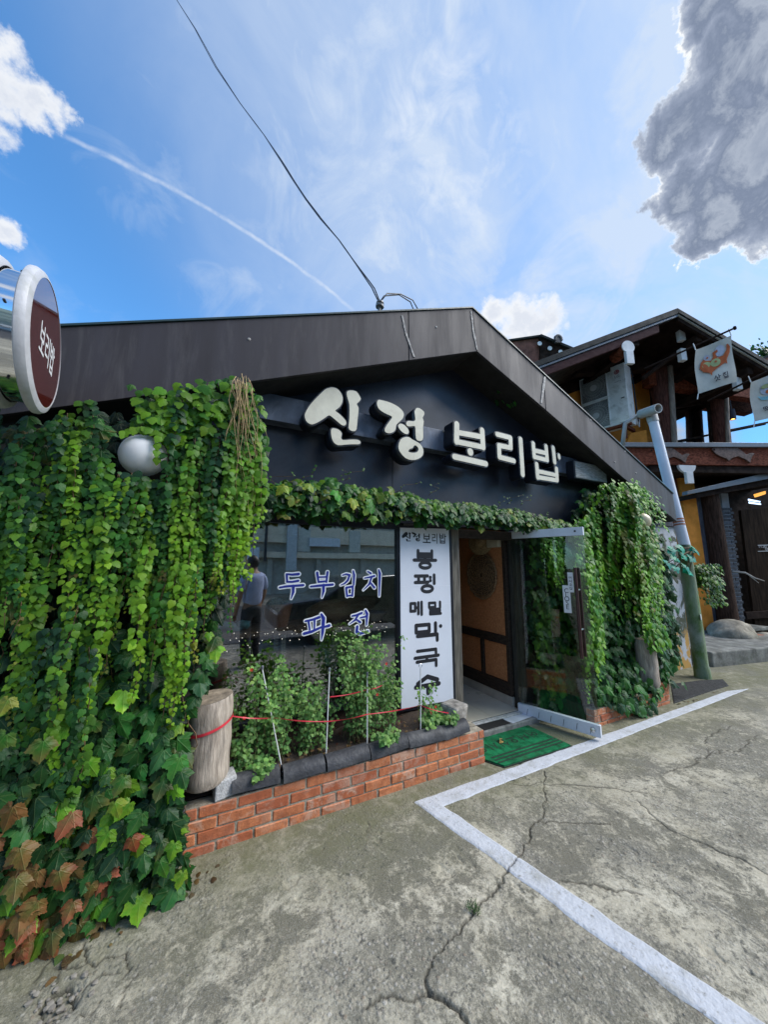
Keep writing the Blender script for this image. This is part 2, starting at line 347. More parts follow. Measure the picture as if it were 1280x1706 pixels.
# brush glyphs: (polyline, widths)
GB = {
 '두': [([(.26,.97),(.5,.95),(.78,.97)],(.09,.11,.13)),([(.27,.95),(.3,.68)],(.1,.09)),([(.29,.67),(.5,.66),(.78,.7)],(.09,.1,.11)),([(.0,.45),(.3,.49),(1.0,.52)],(.09,.11,.12)),([(.57,.5),(.58,.25),(.5,.0)],(.14,.13,.04))],
 '부': [([(.27,1.),(.34,.62)],(.13,.09)),([(.74,1.02),(.7,.62)],(.12,.1)),([(.32,.82),(.7,.83)],(.08,.08)),([(.34,.63),(.7,.65)],(.1,.1)),([(.0,.45),(.4,.48),(1.0,.51)],(.09,.12,.12)),([(.57,.5),(.58,.25),(.52,.0)],(.14,.13,.04))],
 '김': [([(.1,.86),(.3,.9),(.5,.86),(.4,.66),(.22,.54),(.0,.48)],(.07,.1,.14,.13,.1,.04)),([(.7,1.02),(.76,.86),(.74,.48)],(.1,.15,.1)),([(.32,.38),(.7,.42)],(.12,.13)),([(.32,.38),(.38,.05)],(.13,.11)),([(.7,.42),(.68,.06)],(.12,.11)),([(.38,.07),(.68,.08)],(.1,.1))],
 '치': [([(.22,.98),(.38,.9)],(.07,.11)),([(.06,.72),(.3,.75),(.56,.8)],(.06,.09,.11)),([(.42,.76),(.3,.48),(.0,.25)],(.1,.1,.03)),([(.32,.58),(.56,.34)],(.07,.12)),([(.78,1.04),(.84,.88),(.82,.0)],(.09,.15,.06))],
 '파': [([(.04,.8),(.3,.84),(.58,.92)],(.08,.1,.12)),([(.16,.8),(.22,.44)],(.09,.07)),([(.4,.84),(.4,.46)],(.09,.07)),([(.0,.3),(.3,.36),(.66,.5)],(.12,.12,.1)),([(.66,1.04),(.76,.86),(.74,.3),(.7,-.02)],(.1,.16,.13,.03)),([(.76,.5),(1.,.55)],(.08,.13))],
 '전': [([(.12,.84),(.3,.86),(.56,.94)],(.08,.1,.12)),([(.4,.88),(.26,.66),(.0,.5)],(.1,.1,.03)),([(.28,.7),(.5,.54)],(.07,.11)),([(.5,.74),(.78,.78)],(.07,.1)),([(.74,1.04),(.82,.88),(.8,.4)],(.1,.14,.06)),([(.36,.36),(.34,.14),(.5,.05),(.86,.12)],(.14,.14,.12,.12))],
}
def lay_strokes(mb, segs, frame, lift=0., step=.0003):
    """segs: [(a, b, wa, wb)] in 2-D metres; frame: origin, right, up, outward normal"""
    o, r, u, n = map(V3, frame)
    for k, (a, b, wa, wb) in enumerate(segs):
        h = lift+step*(k % 7)
        mb.add([o+r*p[0]+u*p[1]+n*h for p in capsule(a, b, wa, wb)], [tuple(range(16))])
def glyph_segs(ch, x, y, w, h, sw, extra=0.):
    res = []
    if ch in GB and isinstance(GB[ch][0], tuple):
        if sw is None:
            for pl, ws in GB[ch]:
                for i in range(len(pl)-1):
                    res.append(((x+pl[i][0]*w, y+pl[i][1]*h), (x+pl[i+1][0]*w, y+pl[i+1][1]*h), ws[i]*w+extra, ws[i+1]*w+extra))
            return res
    for pl in G[ch]:
        for i in range(len(pl)-1):
            res.append(((x+pl[i][0]*w, y+pl[i][1]*h), (x+pl[i+1][0]*w, y+pl[i+1][1]*h), sw+extra, sw+extra))
    return res
def text_mesh(body, size, frame, mat, name, parent, lift=.0, align='CENTER', spacing=1.):
    cu = bpy.data.curves.new('t', 'FONT'); cu.body = body; cu.size = size; cu.align_x = align; cu.align_y = 'CENTER'; cu.space_line = spacing
    ob = bpy.data.objects.new('t', cu); COL.objects.link(ob); bpy.context.view_layer.update()
    me = bpy.data.meshes.new_from_object(ob.evaluated_get(bpy.context.evaluated_depsgraph_get()))
    bpy.data.objects.remove(ob); bpy.data.curves.remove(cu)
    o, r, u, n = map(V3, frame)
    for v in me.vertices: v.co = Vector(o+r*v.co.x+u*v.co.y+n*(lift+v.co.z))
    me.materials.clear(); me.materials.append(mat); me.name = name
    return link(name, me, parent)
# ------------------------------------------------------------------ ground
def _hash(ix, iy, s):
    h = (ix.astype(np.int64)*374761393+iy.astype(np.int64)*668265263+s*974711) & 0x7fffffff
    h = ((h ^ (h >> 13))*1274126177) & 0x7fffffff
    return ((h ^ (h >> 16)) & 0xffff)/65535.
def vnoise(x, y, s=0):
    ix = np.floor(x); iy = np.floor(y); fx = x-ix; fy = y-iy; fx = fx*fx*(3-2*fx); fy = fy*fy*(3-2*fy)
    ix = ix.astype(np.int64); iy = iy.astype(np.int64)
    a = _hash(ix, iy, s); b = _hash(ix+1, iy, s); c = _hash(ix, iy+1, s); d = _hash(ix+1, iy+1, s)
    return (a*(1-fx)+b*fx)*(1-fy)+(c*(1-fx)+d*fx)*fy
def fbm(x, y, o=4, s=0):
    r = 0; a = .5
    for k in range(o): r = r+a*(vnoise(x*2**k, y*2**k, s+k)-.5); a *= .5
    return r
def gz(x, y):
    x = np.asarray(x, float); y = np.asarray(y, float)
    z = .010*fbm(x*1.3, y*1.3, 2, 3)+.0035*fbm(x*18, y*18, 3, 9)
    far = np.clip((-y-1.)/5., 0, 1); z = z-.42*far*far*(3-2*far)
    near = np.clip((2.2-y)/.2, 0, 1); return z*np.where(y > 2.2, .3+.7*near, 1)
def wig(pl, n=7, amp=.016):
    res = []; pl = [np.array(p, float) for p in pl]
    for a, b in zip(pl[:-1], pl[1:]):
        d = b-a; L = np.linalg.norm(d); nrm = np.array([-d[1], d[0]])/(L+1e-9)
        for i in range(n): res.append(a+d*i/n+(nrm*rng.normal(0, amp*min(1, L*3)) if i else 0))
    return np.array(res+[pl[-1]])
def gp(x, y): q = U(x, y, Z=0); return (q[0], q[1])
zc = lambda x, y: gp(680+x/2.133, 1120+y/2.133)
zl = lambda x, y: gp(x/2.783, 1300+y/2.783)
CR = [([zc(*p) for p in ((485,350),(487,430),(478,515),(440,545),(435,590),(400,650),(375,680),(345,715),(310,780),(265,810),(235,850),(190,910),(140,960),(90,1020),(60,1090),(70,1140))], .007, .016),
      ([zc(*p) for p in ((70,1140),(130,1160),(170,1190),(210,1245),(230,1300))], .010, .02),
      ([zc(*p) for p in ((70,1140),(0,1165),(-90,1150),(-150,1190))], .005, .008),
      ([zc(*p) for p in ((820,460),(870,510),(930,560),(1000,590),(1060,610),(1110,640),(1180,660),(1280,720))], .009, .014),
      ([zc(*p) for p in ((360,395),(610,400),(700,410),(820,425),(850,430))], .006, .007),
      ([zc(*p) for p in ((1240,225),(1180,270),(1070,290),(1010,330),(920,355))], .010, .013),
      ([zc(*p) for p in ((470,530),(560,530),(680,540),(720,536))], .005, .006),
      ([zc(*p) for p in ((540,740),(680,760),(760,775),(830,790))], .005, .006),
      ([zc(*p) for p in ((1070,290),(1060,230),(1150,190))], .008, .010),
      ([zl(*p) for p in ((390,750),(395,830),(440,860),(490,810),(540,815),(580,800),(590,840),(603,880),(570,915))], .006, .014),
      ([zl(*p) for p in ((180,1060),(250,980),(320,950),(345,1000),(340,1050))], .012, .022),
      ([zl(*p) for p in ((340,1040),(400,950),(470,900),(560,890))], .005, .012),
      ([zl(*p) for p in ((190,1060),(190,1130),(175,1180))], .007, .014),
      ([zl(*p) for p in ((160,935),(250,815))], .003, .006), ([zl(*p) for p in ((245,870),(385,860))], .003, .006), ([zl(*p) for p in ((275,870),(270,935))], .003, .006),
      ([zl(*p) for p in ((370,1080),(430,1080),(470,1015))], .006, .014), ([zl(*p) for p in ((560,1050),(590,960),(640,900))], .003, .005)]
def axis(pts):
    r = []
    for a, b, s in pts: r.append(np.arange(a, b-1e-9, s))
    r.append([pts[-1][1]]); return np.concatenate(r)
gx = axis([(-220,-20,40),(-20,-4,2),(-4,-1.3,.15),(-1.3,3.2,.006),(3.2,7.2,.03),(7.2,14,.3),(14,40,3),(40,220,45)])
gy = axis([(-220,-40,45),(-40,-8,2.),(-8,-1,.25),(-1,.45,.08),(.45,2.45,.006),(2.45,3.4,.04),(3.4,9,.4),(9,40,4),(40,220,45)])
XX, YY = np.meshgrid(gx, gy); ZZ = gz(XX, YY)
CRW = [(wig(pl), max(.0040, w_*.50), d_*.75) for pl, w_, d_ in CR]
def cracks(x, y):
    """depth and dirt of the cracks at points x, y"""
    dz = np.zeros_like(x); dr = np.zeros_like(x)
    for q, wdt, dep in CRW:
        lo = q.min(0)-.1; hi = q.max(0)+.1; m_ = (x > lo[0]) & (x < hi[0]) & (y > lo[1]) & (y < hi[1])
        if not m_.any(): continue
        px, py = x[m_], y[m_]; best = np.full(px.shape, 9.)
        px, py = px+.016*fbm(px*22, py*22, 3, 1), py+.016*fbm(px*22, py*22, 3, 2)
        for a, b in zip(q[:-1], q[1:]):
            d = b-a; s = np.clip(((px-a[0])*d[0]+(py-a[1])*d[1])/(d@d+1e-12), 0, 1)
            best = np.minimum(best, np.hypot(px-a[0]-s*d[0], py-a[1]-s*d[1]))
        w = wdt*(.45+1.1*vnoise(px*7, py*7, 5))
        dz[m_] += dep*np.exp(-(best/w)**2); dr[m_] = np.maximum(dr[m_], np.exp(-(best/(w*1.15))**2))
    return dz, dr
dz_, dirt = cracks(XX, YY); ZZ = ZZ-dz_
# pits and broken pothole
pc = zl(265, 1040); pd = np.hypot((XX-pc[0]), (YY-pc[1])*1.2); ZZ -= .02*np.exp(-(pd/.07)**4); 
pit = vnoise(XX*26, YY*26, 41)*vnoise(XX*6, YY*6, 43); ZZ -= np.where((YY < 2.3), .006*np.clip((pit-.62)/.1, 0, 1), 0)
ny, nx = XX.shape; idx = np.arange(nx*ny).reshape(ny, nx)
qd = np.stack([idx[:-1, :-1], idx[:-1, 1:], idx[1:, 1:], idx[1:, :-1]], -1).reshape(-1, 4)
def big_mesh(name, co, faces, mat, attrs=None, uv=None, smooth=True):
    me = bpy.data.meshes.new(name); k = faces.shape[1]
    me.vertices.add(len(co)); me.vertices.foreach_set('co', np.ascontiguousarray(co, np.float32).ravel())
    me.loops.add(faces.size); me.loops.foreach_set('vertex_index', faces.ravel().astype(np.int32))
    me.polygons.add(len(faces)); me.polygons.foreach_set('loop_start', np.arange(0, faces.size, k, dtype=np.int32)); me.polygons.foreach_set('loop_total', np.full(len(faces), k, np.int32))
    me.polygons.foreach_set('use_smooth', np.full(len(faces), smooth)); me.update(calc_edges=True)
    for nm, (ty, arr) in (attrs or {}).items():
        at = me.attributes.new(nm, ty, 'POINT'); at.data.foreach_set('value' if ty == 'FLOAT' else 'color', np.ascontiguousarray(arr, np.float32).ravel())
    if uv is not None:
        u_ = me.uv_layers.new(name='uv'); u_.data.foreach_set('uv', np.ascontiguousarray(uv[faces.ravel()], np.float32).ravel())
    me.materials.append(mat); me.validate(); return me
def concrete():
    m = bpy.data.materials.new('concrete'); m.use_nodes = True; t = NT(m.node_tree); b = t.n['Principled BSDF']
    P = t.new('ShaderNodeTexCoord').outputs['Object']
    at = t.new('ShaderNodeAttribute', attribute_name='dirt').outputs['Fac']
    big = t.noise(P, .9, 5, .62, .5); med = t.noise(P, 4.5, 6, .66, .4); fine = t.noise(P, 55, 5, .65); vf = t.noise(P, 190, 3, .6)
    c = t.ramp(med, [(.30, (.42, .375, .275)), (.45, (.56, .51, .395)), (.60, (.68, .63, .505)), (.75, (.53, .48, .365))])
    c = t.mix(t.mr(big, .35, .66, 0, .5), c, (.40, .36, .265))
    # grime that settles as clustered speckles
    area = t.mr(t.noise(P, 1.5, 6, .65, .6), .36, .62, -.07, .075)
    grime = t.m('ADD', t.m('MULTIPLY', t.noise(P, 7, 6, .74, .8), .62), t.m('MULTIPLY', t.noise(P, 40, 5, .74, .3), .38)); grime = t.m('ADD', grime, area)
    c = t.mix(t.mr(grime, .475, .555, 0, .9), c, (.098, .092, .068)); c = t.mix(t.mr(grime, .40, .50, 0, .35), c, (.20, .185, .135))
    grit = t.mr(t.noise(P, 85, 3, .72), .575, .66, 0, .85); c = t.mix(t.m('MULTIPLY', grit, t.mr(grime, .38, .52, .25, 1)), c, (.060, .056, .045))
    peb = t.voro(P, 17, 'F1', 'Distance'); pc_ = t.voro(P, 17, 'F1', 'Color'); ps = t.new('ShaderNodeSeparateColor'); t.l.new(pc_, ps.inputs[0])
    c = t.mix(t.m('MULTIPLY', t.mr(t.m('ADD', peb, t.m('MULTIPLY', fine, .35)), .22, .34, 1, 0), t.mr(ps.outputs[0], .80, .84, 0, .85)), c, t.mix(ps.outputs[1], (.05, .048, .042), (.22, .15, .10)))
    # rough areas where the cement skin has worn off the stones
    worn = t.mr(t.noise(P, 2.1, 7, .68, .8), .46, .58, 0, .8)
    vc = t.voro(P, 62, 'F1', 'Color'); vd = t.voro(P, 62, 'F1', 'Distance'); sx = t.new('ShaderNodeSeparateColor'); t.l.new(vc, sx.inputs[0])
    stone = t.ramp(sx.outputs[0], [(0, (.10, .098, .09)), (.25, (.24, .225, .185)), (.5, (.36, .33, .27)), (.72, (.50, .48, .43)), (.88, (.26, .19, .135)), (1, (.58, .56, .52))])
    rim = t.mr(vd, .28, .62, 1, 0)
    sm = t.m('MULTIPLY', t.m('MULTIPLY', worn, rim), t.mr(sx.outputs[1], .25, .5, 0, .85))
    c = t.mix(t.m('MULTIPLY', worn, .55), c, (.22, .208, .17)); c = t.mix(sm, c, stone)
    c = t.mix(t.mr(fine, .32, .72, .42, 0), c, (.13, .125, .10)); c = t.mix(t.mr(vf, .5, .8, 0, .4), c, (.60, .58, .53))
    # dark lichen specks
    sp = t.m('MULTIPLY', t.mr(t.noise(P, 26, 4, .7, .3), .56, .66, 0, .85), t.mr(t.noise(P, 1.6, 4), .38, .58, .25, 1)); c = t.mix(sp, c, (.065, .066, .06))
    # damp green film along the foot of the house
    sp3 = t.new('ShaderNodeSeparateXYZ'); t.l.new(P, sp3.inputs[0])
    mossn = t.noise(P, 2.6, 6, .65, .5)
    ms = t.m('MULTIPLY', t.mr(t.m('MULTIPLY_ADD', mossn, .9, sp3.outputs[1]), 2.15, 2.75, 0, 1), t.mr(t.noise(P, 11, 5, .7), .3, .6, .35, .9))
    c = t.mix(ms, c, (.135, .135, .075))
    oil = t.mr(t.noise(P, 1.15, 3, .55, 1.), .56, .70, 0, .35); c = t.mix(oil, c, (.15, .147, .135))
    c = t.mix(t.m('MULTIPLY', at, .85), c, (.035, .032, .024))
    t.put(b.inputs['Base Color'], c); b.inputs['Roughness'].default_value = .88; b.inputs['Specular IOR Level'].default_value = .3
    bn = t.new('ShaderNodeBump'); bn.inputs['Strength'].default_value = 1.; bn.inputs['Distance'].default_value = .009
    h = t.m('ADD', t.m('MULTIPLY', fine, .6), t.m('ADD', t.m('MULTIPLY', sm, .5), t.m('ADD', t.m('MULTIPLY', vf, .25), t.m('MULTIPLY', med, .8))))
    t.put(bn.inputs['Height'], h); t.l.new(bn.outputs[0], b.inputs['Normal']); return m
go = link('ground', big_mesh('ground', np.stack([XX, YY, ZZ], -1).reshape(-1, 3), qd, concrete(), {'dirt': ('FLOAT', dirt.ravel())})); tag(go, kind='structure')

# painted lines
paint = mk('white road paint', (.53, .55, .59), .8, var=.06, scale=9, bump=.6, bscale=60, dirt=(.33, .33, .31), dscale=7, spec=.25)
t = NT(paint.node_tree); b_ = t.n['Principled BSDF']; old = b_.inputs['Base Color'].links[0].from_socket
at = t.new('ShaderNodeAttribute', attribute_name='dirt').outputs['Fac']; P = t.new('ShaderNodeTexCoord').outputs['Object']
wr = t.mr(t.noise(P, 34, 6, .72, .4), .56, .70, 0, .8); c = t.mix(wr, old, (.20, .19, .16)); t.put(b_.inputs['Base Color'], t.mix(t.m('MULTIPLY', at, .9), c, (.05, .046, .038)))
def strip(name, a0, a1, b0, b1, lift=.006, nl=520):
    """edge a0-a1 and edge b0-b1 run side by side; ragged edges, a thin crust of paint"""
    a0, a1, b0, b1 = [np.array(p, float) for p in (a0, a1, b0, b1)]; s = np.linspace(0, 1, nl)[:, None]; L = np.linalg.norm(a1-a0)
    A = a0+(a1-a0)*s; B = b0+(b1-b0)*s; wv = (A-B)/np.linalg.norm(A-B, axis=1)[:, None]
    sl_ = s[:, 0]*L; A = A+wv*(.020*fbm(sl_*8, sl_*0+3, 5, 11))[:, None]; B = B+wv*(.020*fbm(sl_*8, sl_*0+8, 5, 12))[:, None]
    rows = [A+wv*.010]+[A+(B-A)*k/22 for k in range(23)]+[B-wv*.010]; n = len(rows); co = np.stack(rows, 1); cz, cdirt = cracks(co[..., 0], co[..., 1]); z = gz(co[..., 0], co[..., 1])+lift-cz; z[:, 0] -= lift*.9; z[:, -1] -= lift*.9
    co = np.concatenate([co, z[..., None]], -1); i = np.arange(nl*n).reshape(nl, n)
    f = np.stack([i[:-1, :-1], i[1:, :-1], i[1:, 1:], i[:-1, 1:]], -1).reshape(-1, 4)
    o = link(name, big_mesh(name, co.reshape(-1, 3), f, paint, {'dirt': ('FLOAT', cdirt.ravel())})); tag(o, kind='structure')
    for md in (): pass
    return o
strip('parking_line', (1.45, 2.246), (6.10, 2.27), (1.45, 2.137), (6.46, 2.185), .004)
strip('parking_line', (1.372, 2.25), (1.84, .33), (1.478, 2.25), (1.96, .33), .0058)

# ------------------------------------------------------------------ the restaurant
M_fascia = mk('brown coated sheet', (.050, .044, .049), .55, var=.10, scale=2.2, bump=.06, bscale=90, spec=.25, dirt=(.088, .080, .080), dscale=2.4, stretch=(3.2, 1, .45))
M_edge = mk('dark sheet edge', (.02, .045, .045), .4, var=.1)
M_navy = mk('navy panel', (.020, .024, .040), .38, var=.2, scale=2.2, bump=.05, bscale=50, spec=.5, dirt=(.035, .040, .052), dscale=3)
M_bar = mk('blue grey bar', (.12, .145, .20), .4, var=.25, scale=6, bump=.05, dirt=(.24, .27, .33), dscale=5, stretch=(1, 1, .6))
M_dark = mk('dark wall', (.018, .02, .018), .8, var=.3)
M_soff = mk('dark soffit', (.016, .014, .012), .8, var=.3)
M_trim = mk('pale trim', (.42, .40, .37), .5)
M_seal = mk('old sealant', (.50, .47, .44), .7, var=.3, scale=30)
M_oldwood = mk('weathered grey wood', (.20, .175, .14), .8, var=.35, scale=9, stretch=(6, 6, .5), bump=.4, bscale=30)
M_brown = mk('dark brown timber', (.040, .024, .016), .6, var=.4, scale=8, stretch=(3, 3, 6), bump=.3, bscale=30)
M_stucco = mk('ochre stucco', (.66, .27, .105), .9, var=.35, scale=45, bump=.9, bscale=110, col2=(.40, .14, .055))
M_tile = mk('cream floor tile', (.62, .55, .44), .35, var=.08, scale=3)
M_base = mk('cream skirting', (.46, .43, .38), .5, var=.12)
M_int = mk('interior wall', (.30, .24, .17), .9, var=.15)
M_black = mk('black frame', (.012, .013, .022), .4, var=.1)
M_steel = mk('brushed steel', (.62, .63, .64), .32, metal=1., var=.08, scale=4, stretch=(1, 1, 20), bump=.02)
M_chrome = mk('chrome', (.78, .79, .80), .10, metal=1., var=.03, bump=0)
G_win = glassmat('tinted window glass', (.80, .82, .82), .25, (.97, .97, 1.), .008)
G_door = glassmat('door glass', (.80, .86, .84), .04)

HB = thing('restaurant', 'low restaurant with brown gabled roof edge, navy gable and ivy covered front', 'building', (1.9, 2.9, 0))
YF = 2.5
def uz(px, py, y=YF): q = U(px, py, Y=y); return (q[0], y, q[2])
apexT = np.array(uz(787, 514)); apexB = np.array(uz(795, 585))
rT = [np.array(uz(840, 565)), np.array(uz(1000, 712)), np.array(uz(1122, 823))]; rB = [np.array(uz(902, 672)), np.array(uz(1037, 794)), np.array(uz(1129, 869))]
def lineat(p, q, x): s = (x-p[0])/(q[0]-p[0]); return np.array([x, p[1], p[2]+(q[2]-p[2])*s])
l0 = np.array(uz(105, 545)); b0 = np.array(uz(105, 677)); leftT = lineat(apexT, l0, -2.6); leftB = lineat(apexB, b0, -2.6)
cuts = [-2.6, float(U(681, 560, Y=YF)[0]), apexT[0]]
TH = (0, .03, 0)
for i in range(2):
    g = .004; x0 = cuts[i]+(g if i else 0); x1 = cuts[i+1]-(g if i == 0 else 0)
    bx0 = x0; bx1 = x1 if i == 0 else apexB[0]
    MB().prism([lineat(apexB, b0, bx0), lineat(apexB, b0, bx1) if i == 0 else apexB, lineat(apexT, l0, x1) if i == 0 else apexT, lineat(apexT, l0, x0)], TH).build('fascia_board', M_fascia, HB, bevel=.003)
sx_ = (U(907, 640, Y=YF)[0])
def rl(x): return lineat(apexT, rT[2], x)
def rlb(x): return lineat(apexB, rB[2], x)
e = .004
MB().prism([apexB+(e,0,0), rlb(sx_-e), rl(sx_-e), apexT+(e,0,0)], TH).build('fascia_board', M_fascia, HB, bevel=.003)
MB().prism([rlb(sx_+e), rB[1], rB[2], rT[2], rl(sx_+e)], TH).build('fascia_board', M_fascia, HB, bevel=.003)
# sealant smeared over the joints
def sealant(pts, w):
    mb = MB()
    for a, b in zip(pts[:-1], pts[1:]):
        for k in range(4):
            p = np.array(a)+(np.array(b)-np.array(a))*k/4; q = np.array(a)+(np.array(b)-np.array(a))*(k+1)/4
            w0 = w*random.uniform(.5, 1.3)
            mb.prism([p+(-w0, -.006, 0), q+(-w0*.8, -.006, 0), q+(w0, -.006, 0), p+(w0*.9, -.006, 0)], (0, .005, 0))
    return mb.build('sealant', M_seal, HB)
sealant([uz(670, 526), uz(676, 555), uz(690, 595)], .011); sealant([uz(785, 518), uz(788, 548), uz(795, 583)], .012); sealant([uz(908, 628), uz(902, 672)], .016)
# top edge flashing
pl = [leftT, apexT, rT[2]]
for a, b in zip(pl[:-1], pl[1:]):
    MB().prism([np.array(a)+(0, -.012, .002), np.array(b)+(0, -.012, .002), np.array(b)+(0, -.012, .016), np.array(a)+(0, -.012, .016)], (0, .3, 0)).build('roof_flashing', M_edge, HB)
# rivets and stray marks on the boards
for x, y in ((415, 565), (1042, 752), (1060, 788), (985, 700), (727, 545), (1090, 825), (1025, 770)):
    MB().lathe([(.012, 0), (.009, .005), (.0, .007)], uz(x, y, YF-.0), (0, -1, 0), 8).build('rivet', M_seal, HB)
# soffit and roof
for a, b in ((leftB, apexB), (apexB, rB[2])):
    MB().prism([np.array(a)+(0, .03, .004), np.array(b)+(0, .03, .004), np.array(b)+(0, .03, .05), np.array(a)+(0, .03, .05)], (0, .46, 0)).build('soffit', M_soff, HB)
for a, b in ((leftT, apexT), (apexT, rT[2])):
    MB().prism([np.array(a)+(0, .032, -.12), np.array(b)+(0, .032, -.12), np.array(b)+(0, .032, -.004), np.array(a)+(0, .032, -.004)], (0, 6.5, 0)).build('roof', M_edge, HB)
# gable wall
ga = U(765, 607, Y=2.9)
pxa = lambda x: (x, 2.9, ga[2]-.03-.407*(ga[0]-x) if x < ga[0] else ga[2]-.03-.455*(x-ga[0]))
MB().prism([(-1.5, 2.9, 2.0), (5.35, 2.9, 2.0), pxa(5.35), (ga[0], 2.9, ga[2]-.0), pxa(-1.5)], (0, .12, 0)).build('gable_wall', M_navy, HB)
for a, b in (((460, 648), (765, 607.5)), ((765, 607.5), (1000, 757))):
    p, q = U(*a, Y=2.888), U(*b, Y=2.888)
    MB().tube([p, q], .006, 4).build('edge_trim', M_trim, HB)
seam = [U(655, 770, Y=2.897), U(655, 800, Y=2.897)]
MB().box(seam[0][0]-.004, seam[0][0]+.004, 2.896, 2.9, 2.05, 2.85).build('panel_joint', M_black, HB)
# lower walls
MB().box(-2.5, .0, 2.56, 2.9, 0, 2.0).build('wall', M_dark, HB)
MB().box(-2.5, .0, 2.62, 2.9, 2.003, 2.4).build('wall', M_dark, HB)
MB().box(1.66, 2.2, 2.9, 2.98, 0, 1.998).build('wall', M_dark, HB)
MB().box(.0, 1.66, 2.9, 3.0, 0, .42).build('wall', mk('red brown render', (.075, .036, .026), .85, var=.4, scale=14, bump=.6), HB)
MB().box(3.18, 5.35, 2.9, 2.99, 0, 1.998).build('wall', M_dark, HB)
MB().box(-2.5, 5.35, 8.0, 8.1, 0, 2.4).build('wall', M_int, HB)
MB().box(5.25, 5.34, 3.0, 8.0, 0, 2.4).build('wall', mk('peeling grey wall', (.42, .43, .45), .9, var=.3, dirt=(.08, .09, .05)), HB)
MB().box(-1.0, -.9, 2.92, 8.0, 0, .7).build('wall', M_int, HB)  # unseen side wall, left open above to let light into the room
MB().box(-2.5, 5.25, 2.99, 8.0, 2.25, 2.32).build('ceiling', M_int, HB)
MB().box(2.22, 2.30, 3.0, 6.4, .06, 2.25).build('partition', M_int, HB)
MB().box(-2.4, 5.2, 3.0, 8.0, .03, .058).build('floor', mk('dark floor', (.055, .047, .04), .4, var=.3), HB)
# entrance: floor, posts and the panelled wall
for i in range(2):
    for j in range(5):
        MB().box(2.305+i*.40, 2.305+i*.40+.396, 2.92+j*.4, 2.92+j*.4+.396, .059, .066).build('floor_tile', M_tile, HB, bevel=.002)
MB().box(2.205, 2.30, 2.86, 2.97, .06, 1.98).build('door_post', M_oldwood, HB, bevel=.006)
MB().box(3.115, 3.172, 2.875, 2.99, .06, 1.98).build('door_post', mk('dark grey timber', (.055, .05, .042), .75, var=.4, scale=9, stretch=(6, 6, .5), bump=.4), HB, bevel=.006)
MB().box(2.30, 3.115, 2.88, 2.98, 1.885, 1.975).build('door_lintel', M_brown, HB)
MB().box(3.112, 3.16, 3.0, 6.4, .06, 2.25).build('entrance_wall', M_dark, HB)
yb = lambda px, py: U(px, py, X=3.11)
for y0, y1, z0, z1 in ((3.05, 4.95, .80, 2.2), (3.055, 3.415, .305, .70), (3.475, 4.3, .305, .70)):
    MB().box(3.095, 3.111, y0, y1, z0, z1).build('stucco_panel', M_stucco, HB)
for y0, y1, z0, z1 in ((2.995, 6.3, .703, .797), (2.995, 6.3, .168, .302), (3.418, 3.472, .304, .701), (2.995, 3.047, .304, .701), (2.995, 3.047, .799, 2.2)):
    MB().box(3.072, 3.113, y0, y1, z0, z1).build('wall_timber', M_brown, HB, bevel=.004)
MB().box(3.08, 3.111, 2.995, 6.3, .066, .165).build('skirting', M_base, HB)
MB().box(2.305, 3.11, 5.6, 5.7, .06, 2.2).build('back_wall', M_dark, HB)
# threshold
M_conc2 = mk('old cement', (.30, .29, .27), .85, var=.25, scale=12, bump=.6)
MB().box(2.21, 3.17, 2.72, 2.86, -.03, .05).build('threshold', M_conc2, HB, bevel=.008)
MB().box(2.303, 3.112, 2.862, 2.915, -.03, .060).build('floor_edge', mk('chipped cement edge', (.58, .57, .54), .8, var=.2, scale=30, bump=.5), HB, bevel=.004)
MB().box(2.24, 2.78, 2.745, 2.85, .051, .056).build('scraper_grate', mk('dark rubber', (.02, .018, .017), .8), HB)
MB().poly([(2.80, 2.73, .0535), (3.12, 2.76, .0535), (3.13, 2.855, .0535), (2.77, 2.85, .0535)]).build('white_sheet', mk('white plastic sheet', (.72, .74, .80), .5), HB)

# the window: frame, three panes, lettering
WX0, WX1, WZ0, WZ1 = .0, 1.60, .42, 1.985
fr = MB().box(WX0, WX1, 2.872, 2.93, WZ1-.05, WZ1).box(WX0, WX1, 2.872, 2.93, WZ0, WZ0+.04).box(WX0, WX0+.03, 2.873, 2.929, WZ0+.042, WZ1-.052).box(WX1-.03, WX1, 2.873, 2.929, WZ0+.042, WZ1-.052)
wf = fr.build('window', M_black, HB)
MB().box(WX0+.03, WX1-.03, 2.893, 2.899, WZ0+.04, WZ1-.05).build('pane', G_win, wf)
M_blue = mk('blue vinyl', (.022, .035, .30), .4, var=.03, bump=0); M_white = mk('white vinyl', (.90, .91, .93), .4, var=.02, bump=0)
def window_word(chars, boxes):
    for ch, (px0, py0, px1, py1) in zip(chars, boxes):
        a = U(px0, py1, Y=2.889); b = U(px1, py0, Y=2.889); w, h = b[0]-a[0], b[2]-a[2]
        F = (a, (1, 0, 0), (0, 0, 1), (0, -1, 0))
        mw = MB(); lay_strokes(mw, [(a_, b_, wa*.86+.020, wb*.86+.020) for a_, b_, wa, wb in glyph_segs(ch, 0, 0, w, h, None)], F, 0); o = mw.build('lettering', M_white, wf, fix=False)
        mb = MB(); lay_strokes(mb, [(a_, b_, wa*.86, wb*.86) for a_, b_, wa, wb in glyph_segs(ch, 0, 0, w, h, None)], F, .003); mb.build('letter', M_blue, wf, fix=False)
window_word('두부김치', [(465, 955, 506, 998), (517, 954, 555, 996), (567, 952, 597, 996), (605, 951, 638, 994)])
window_word('파전', [(506, 1024, 549, 1068), (582, 1018, 618, 1059)])
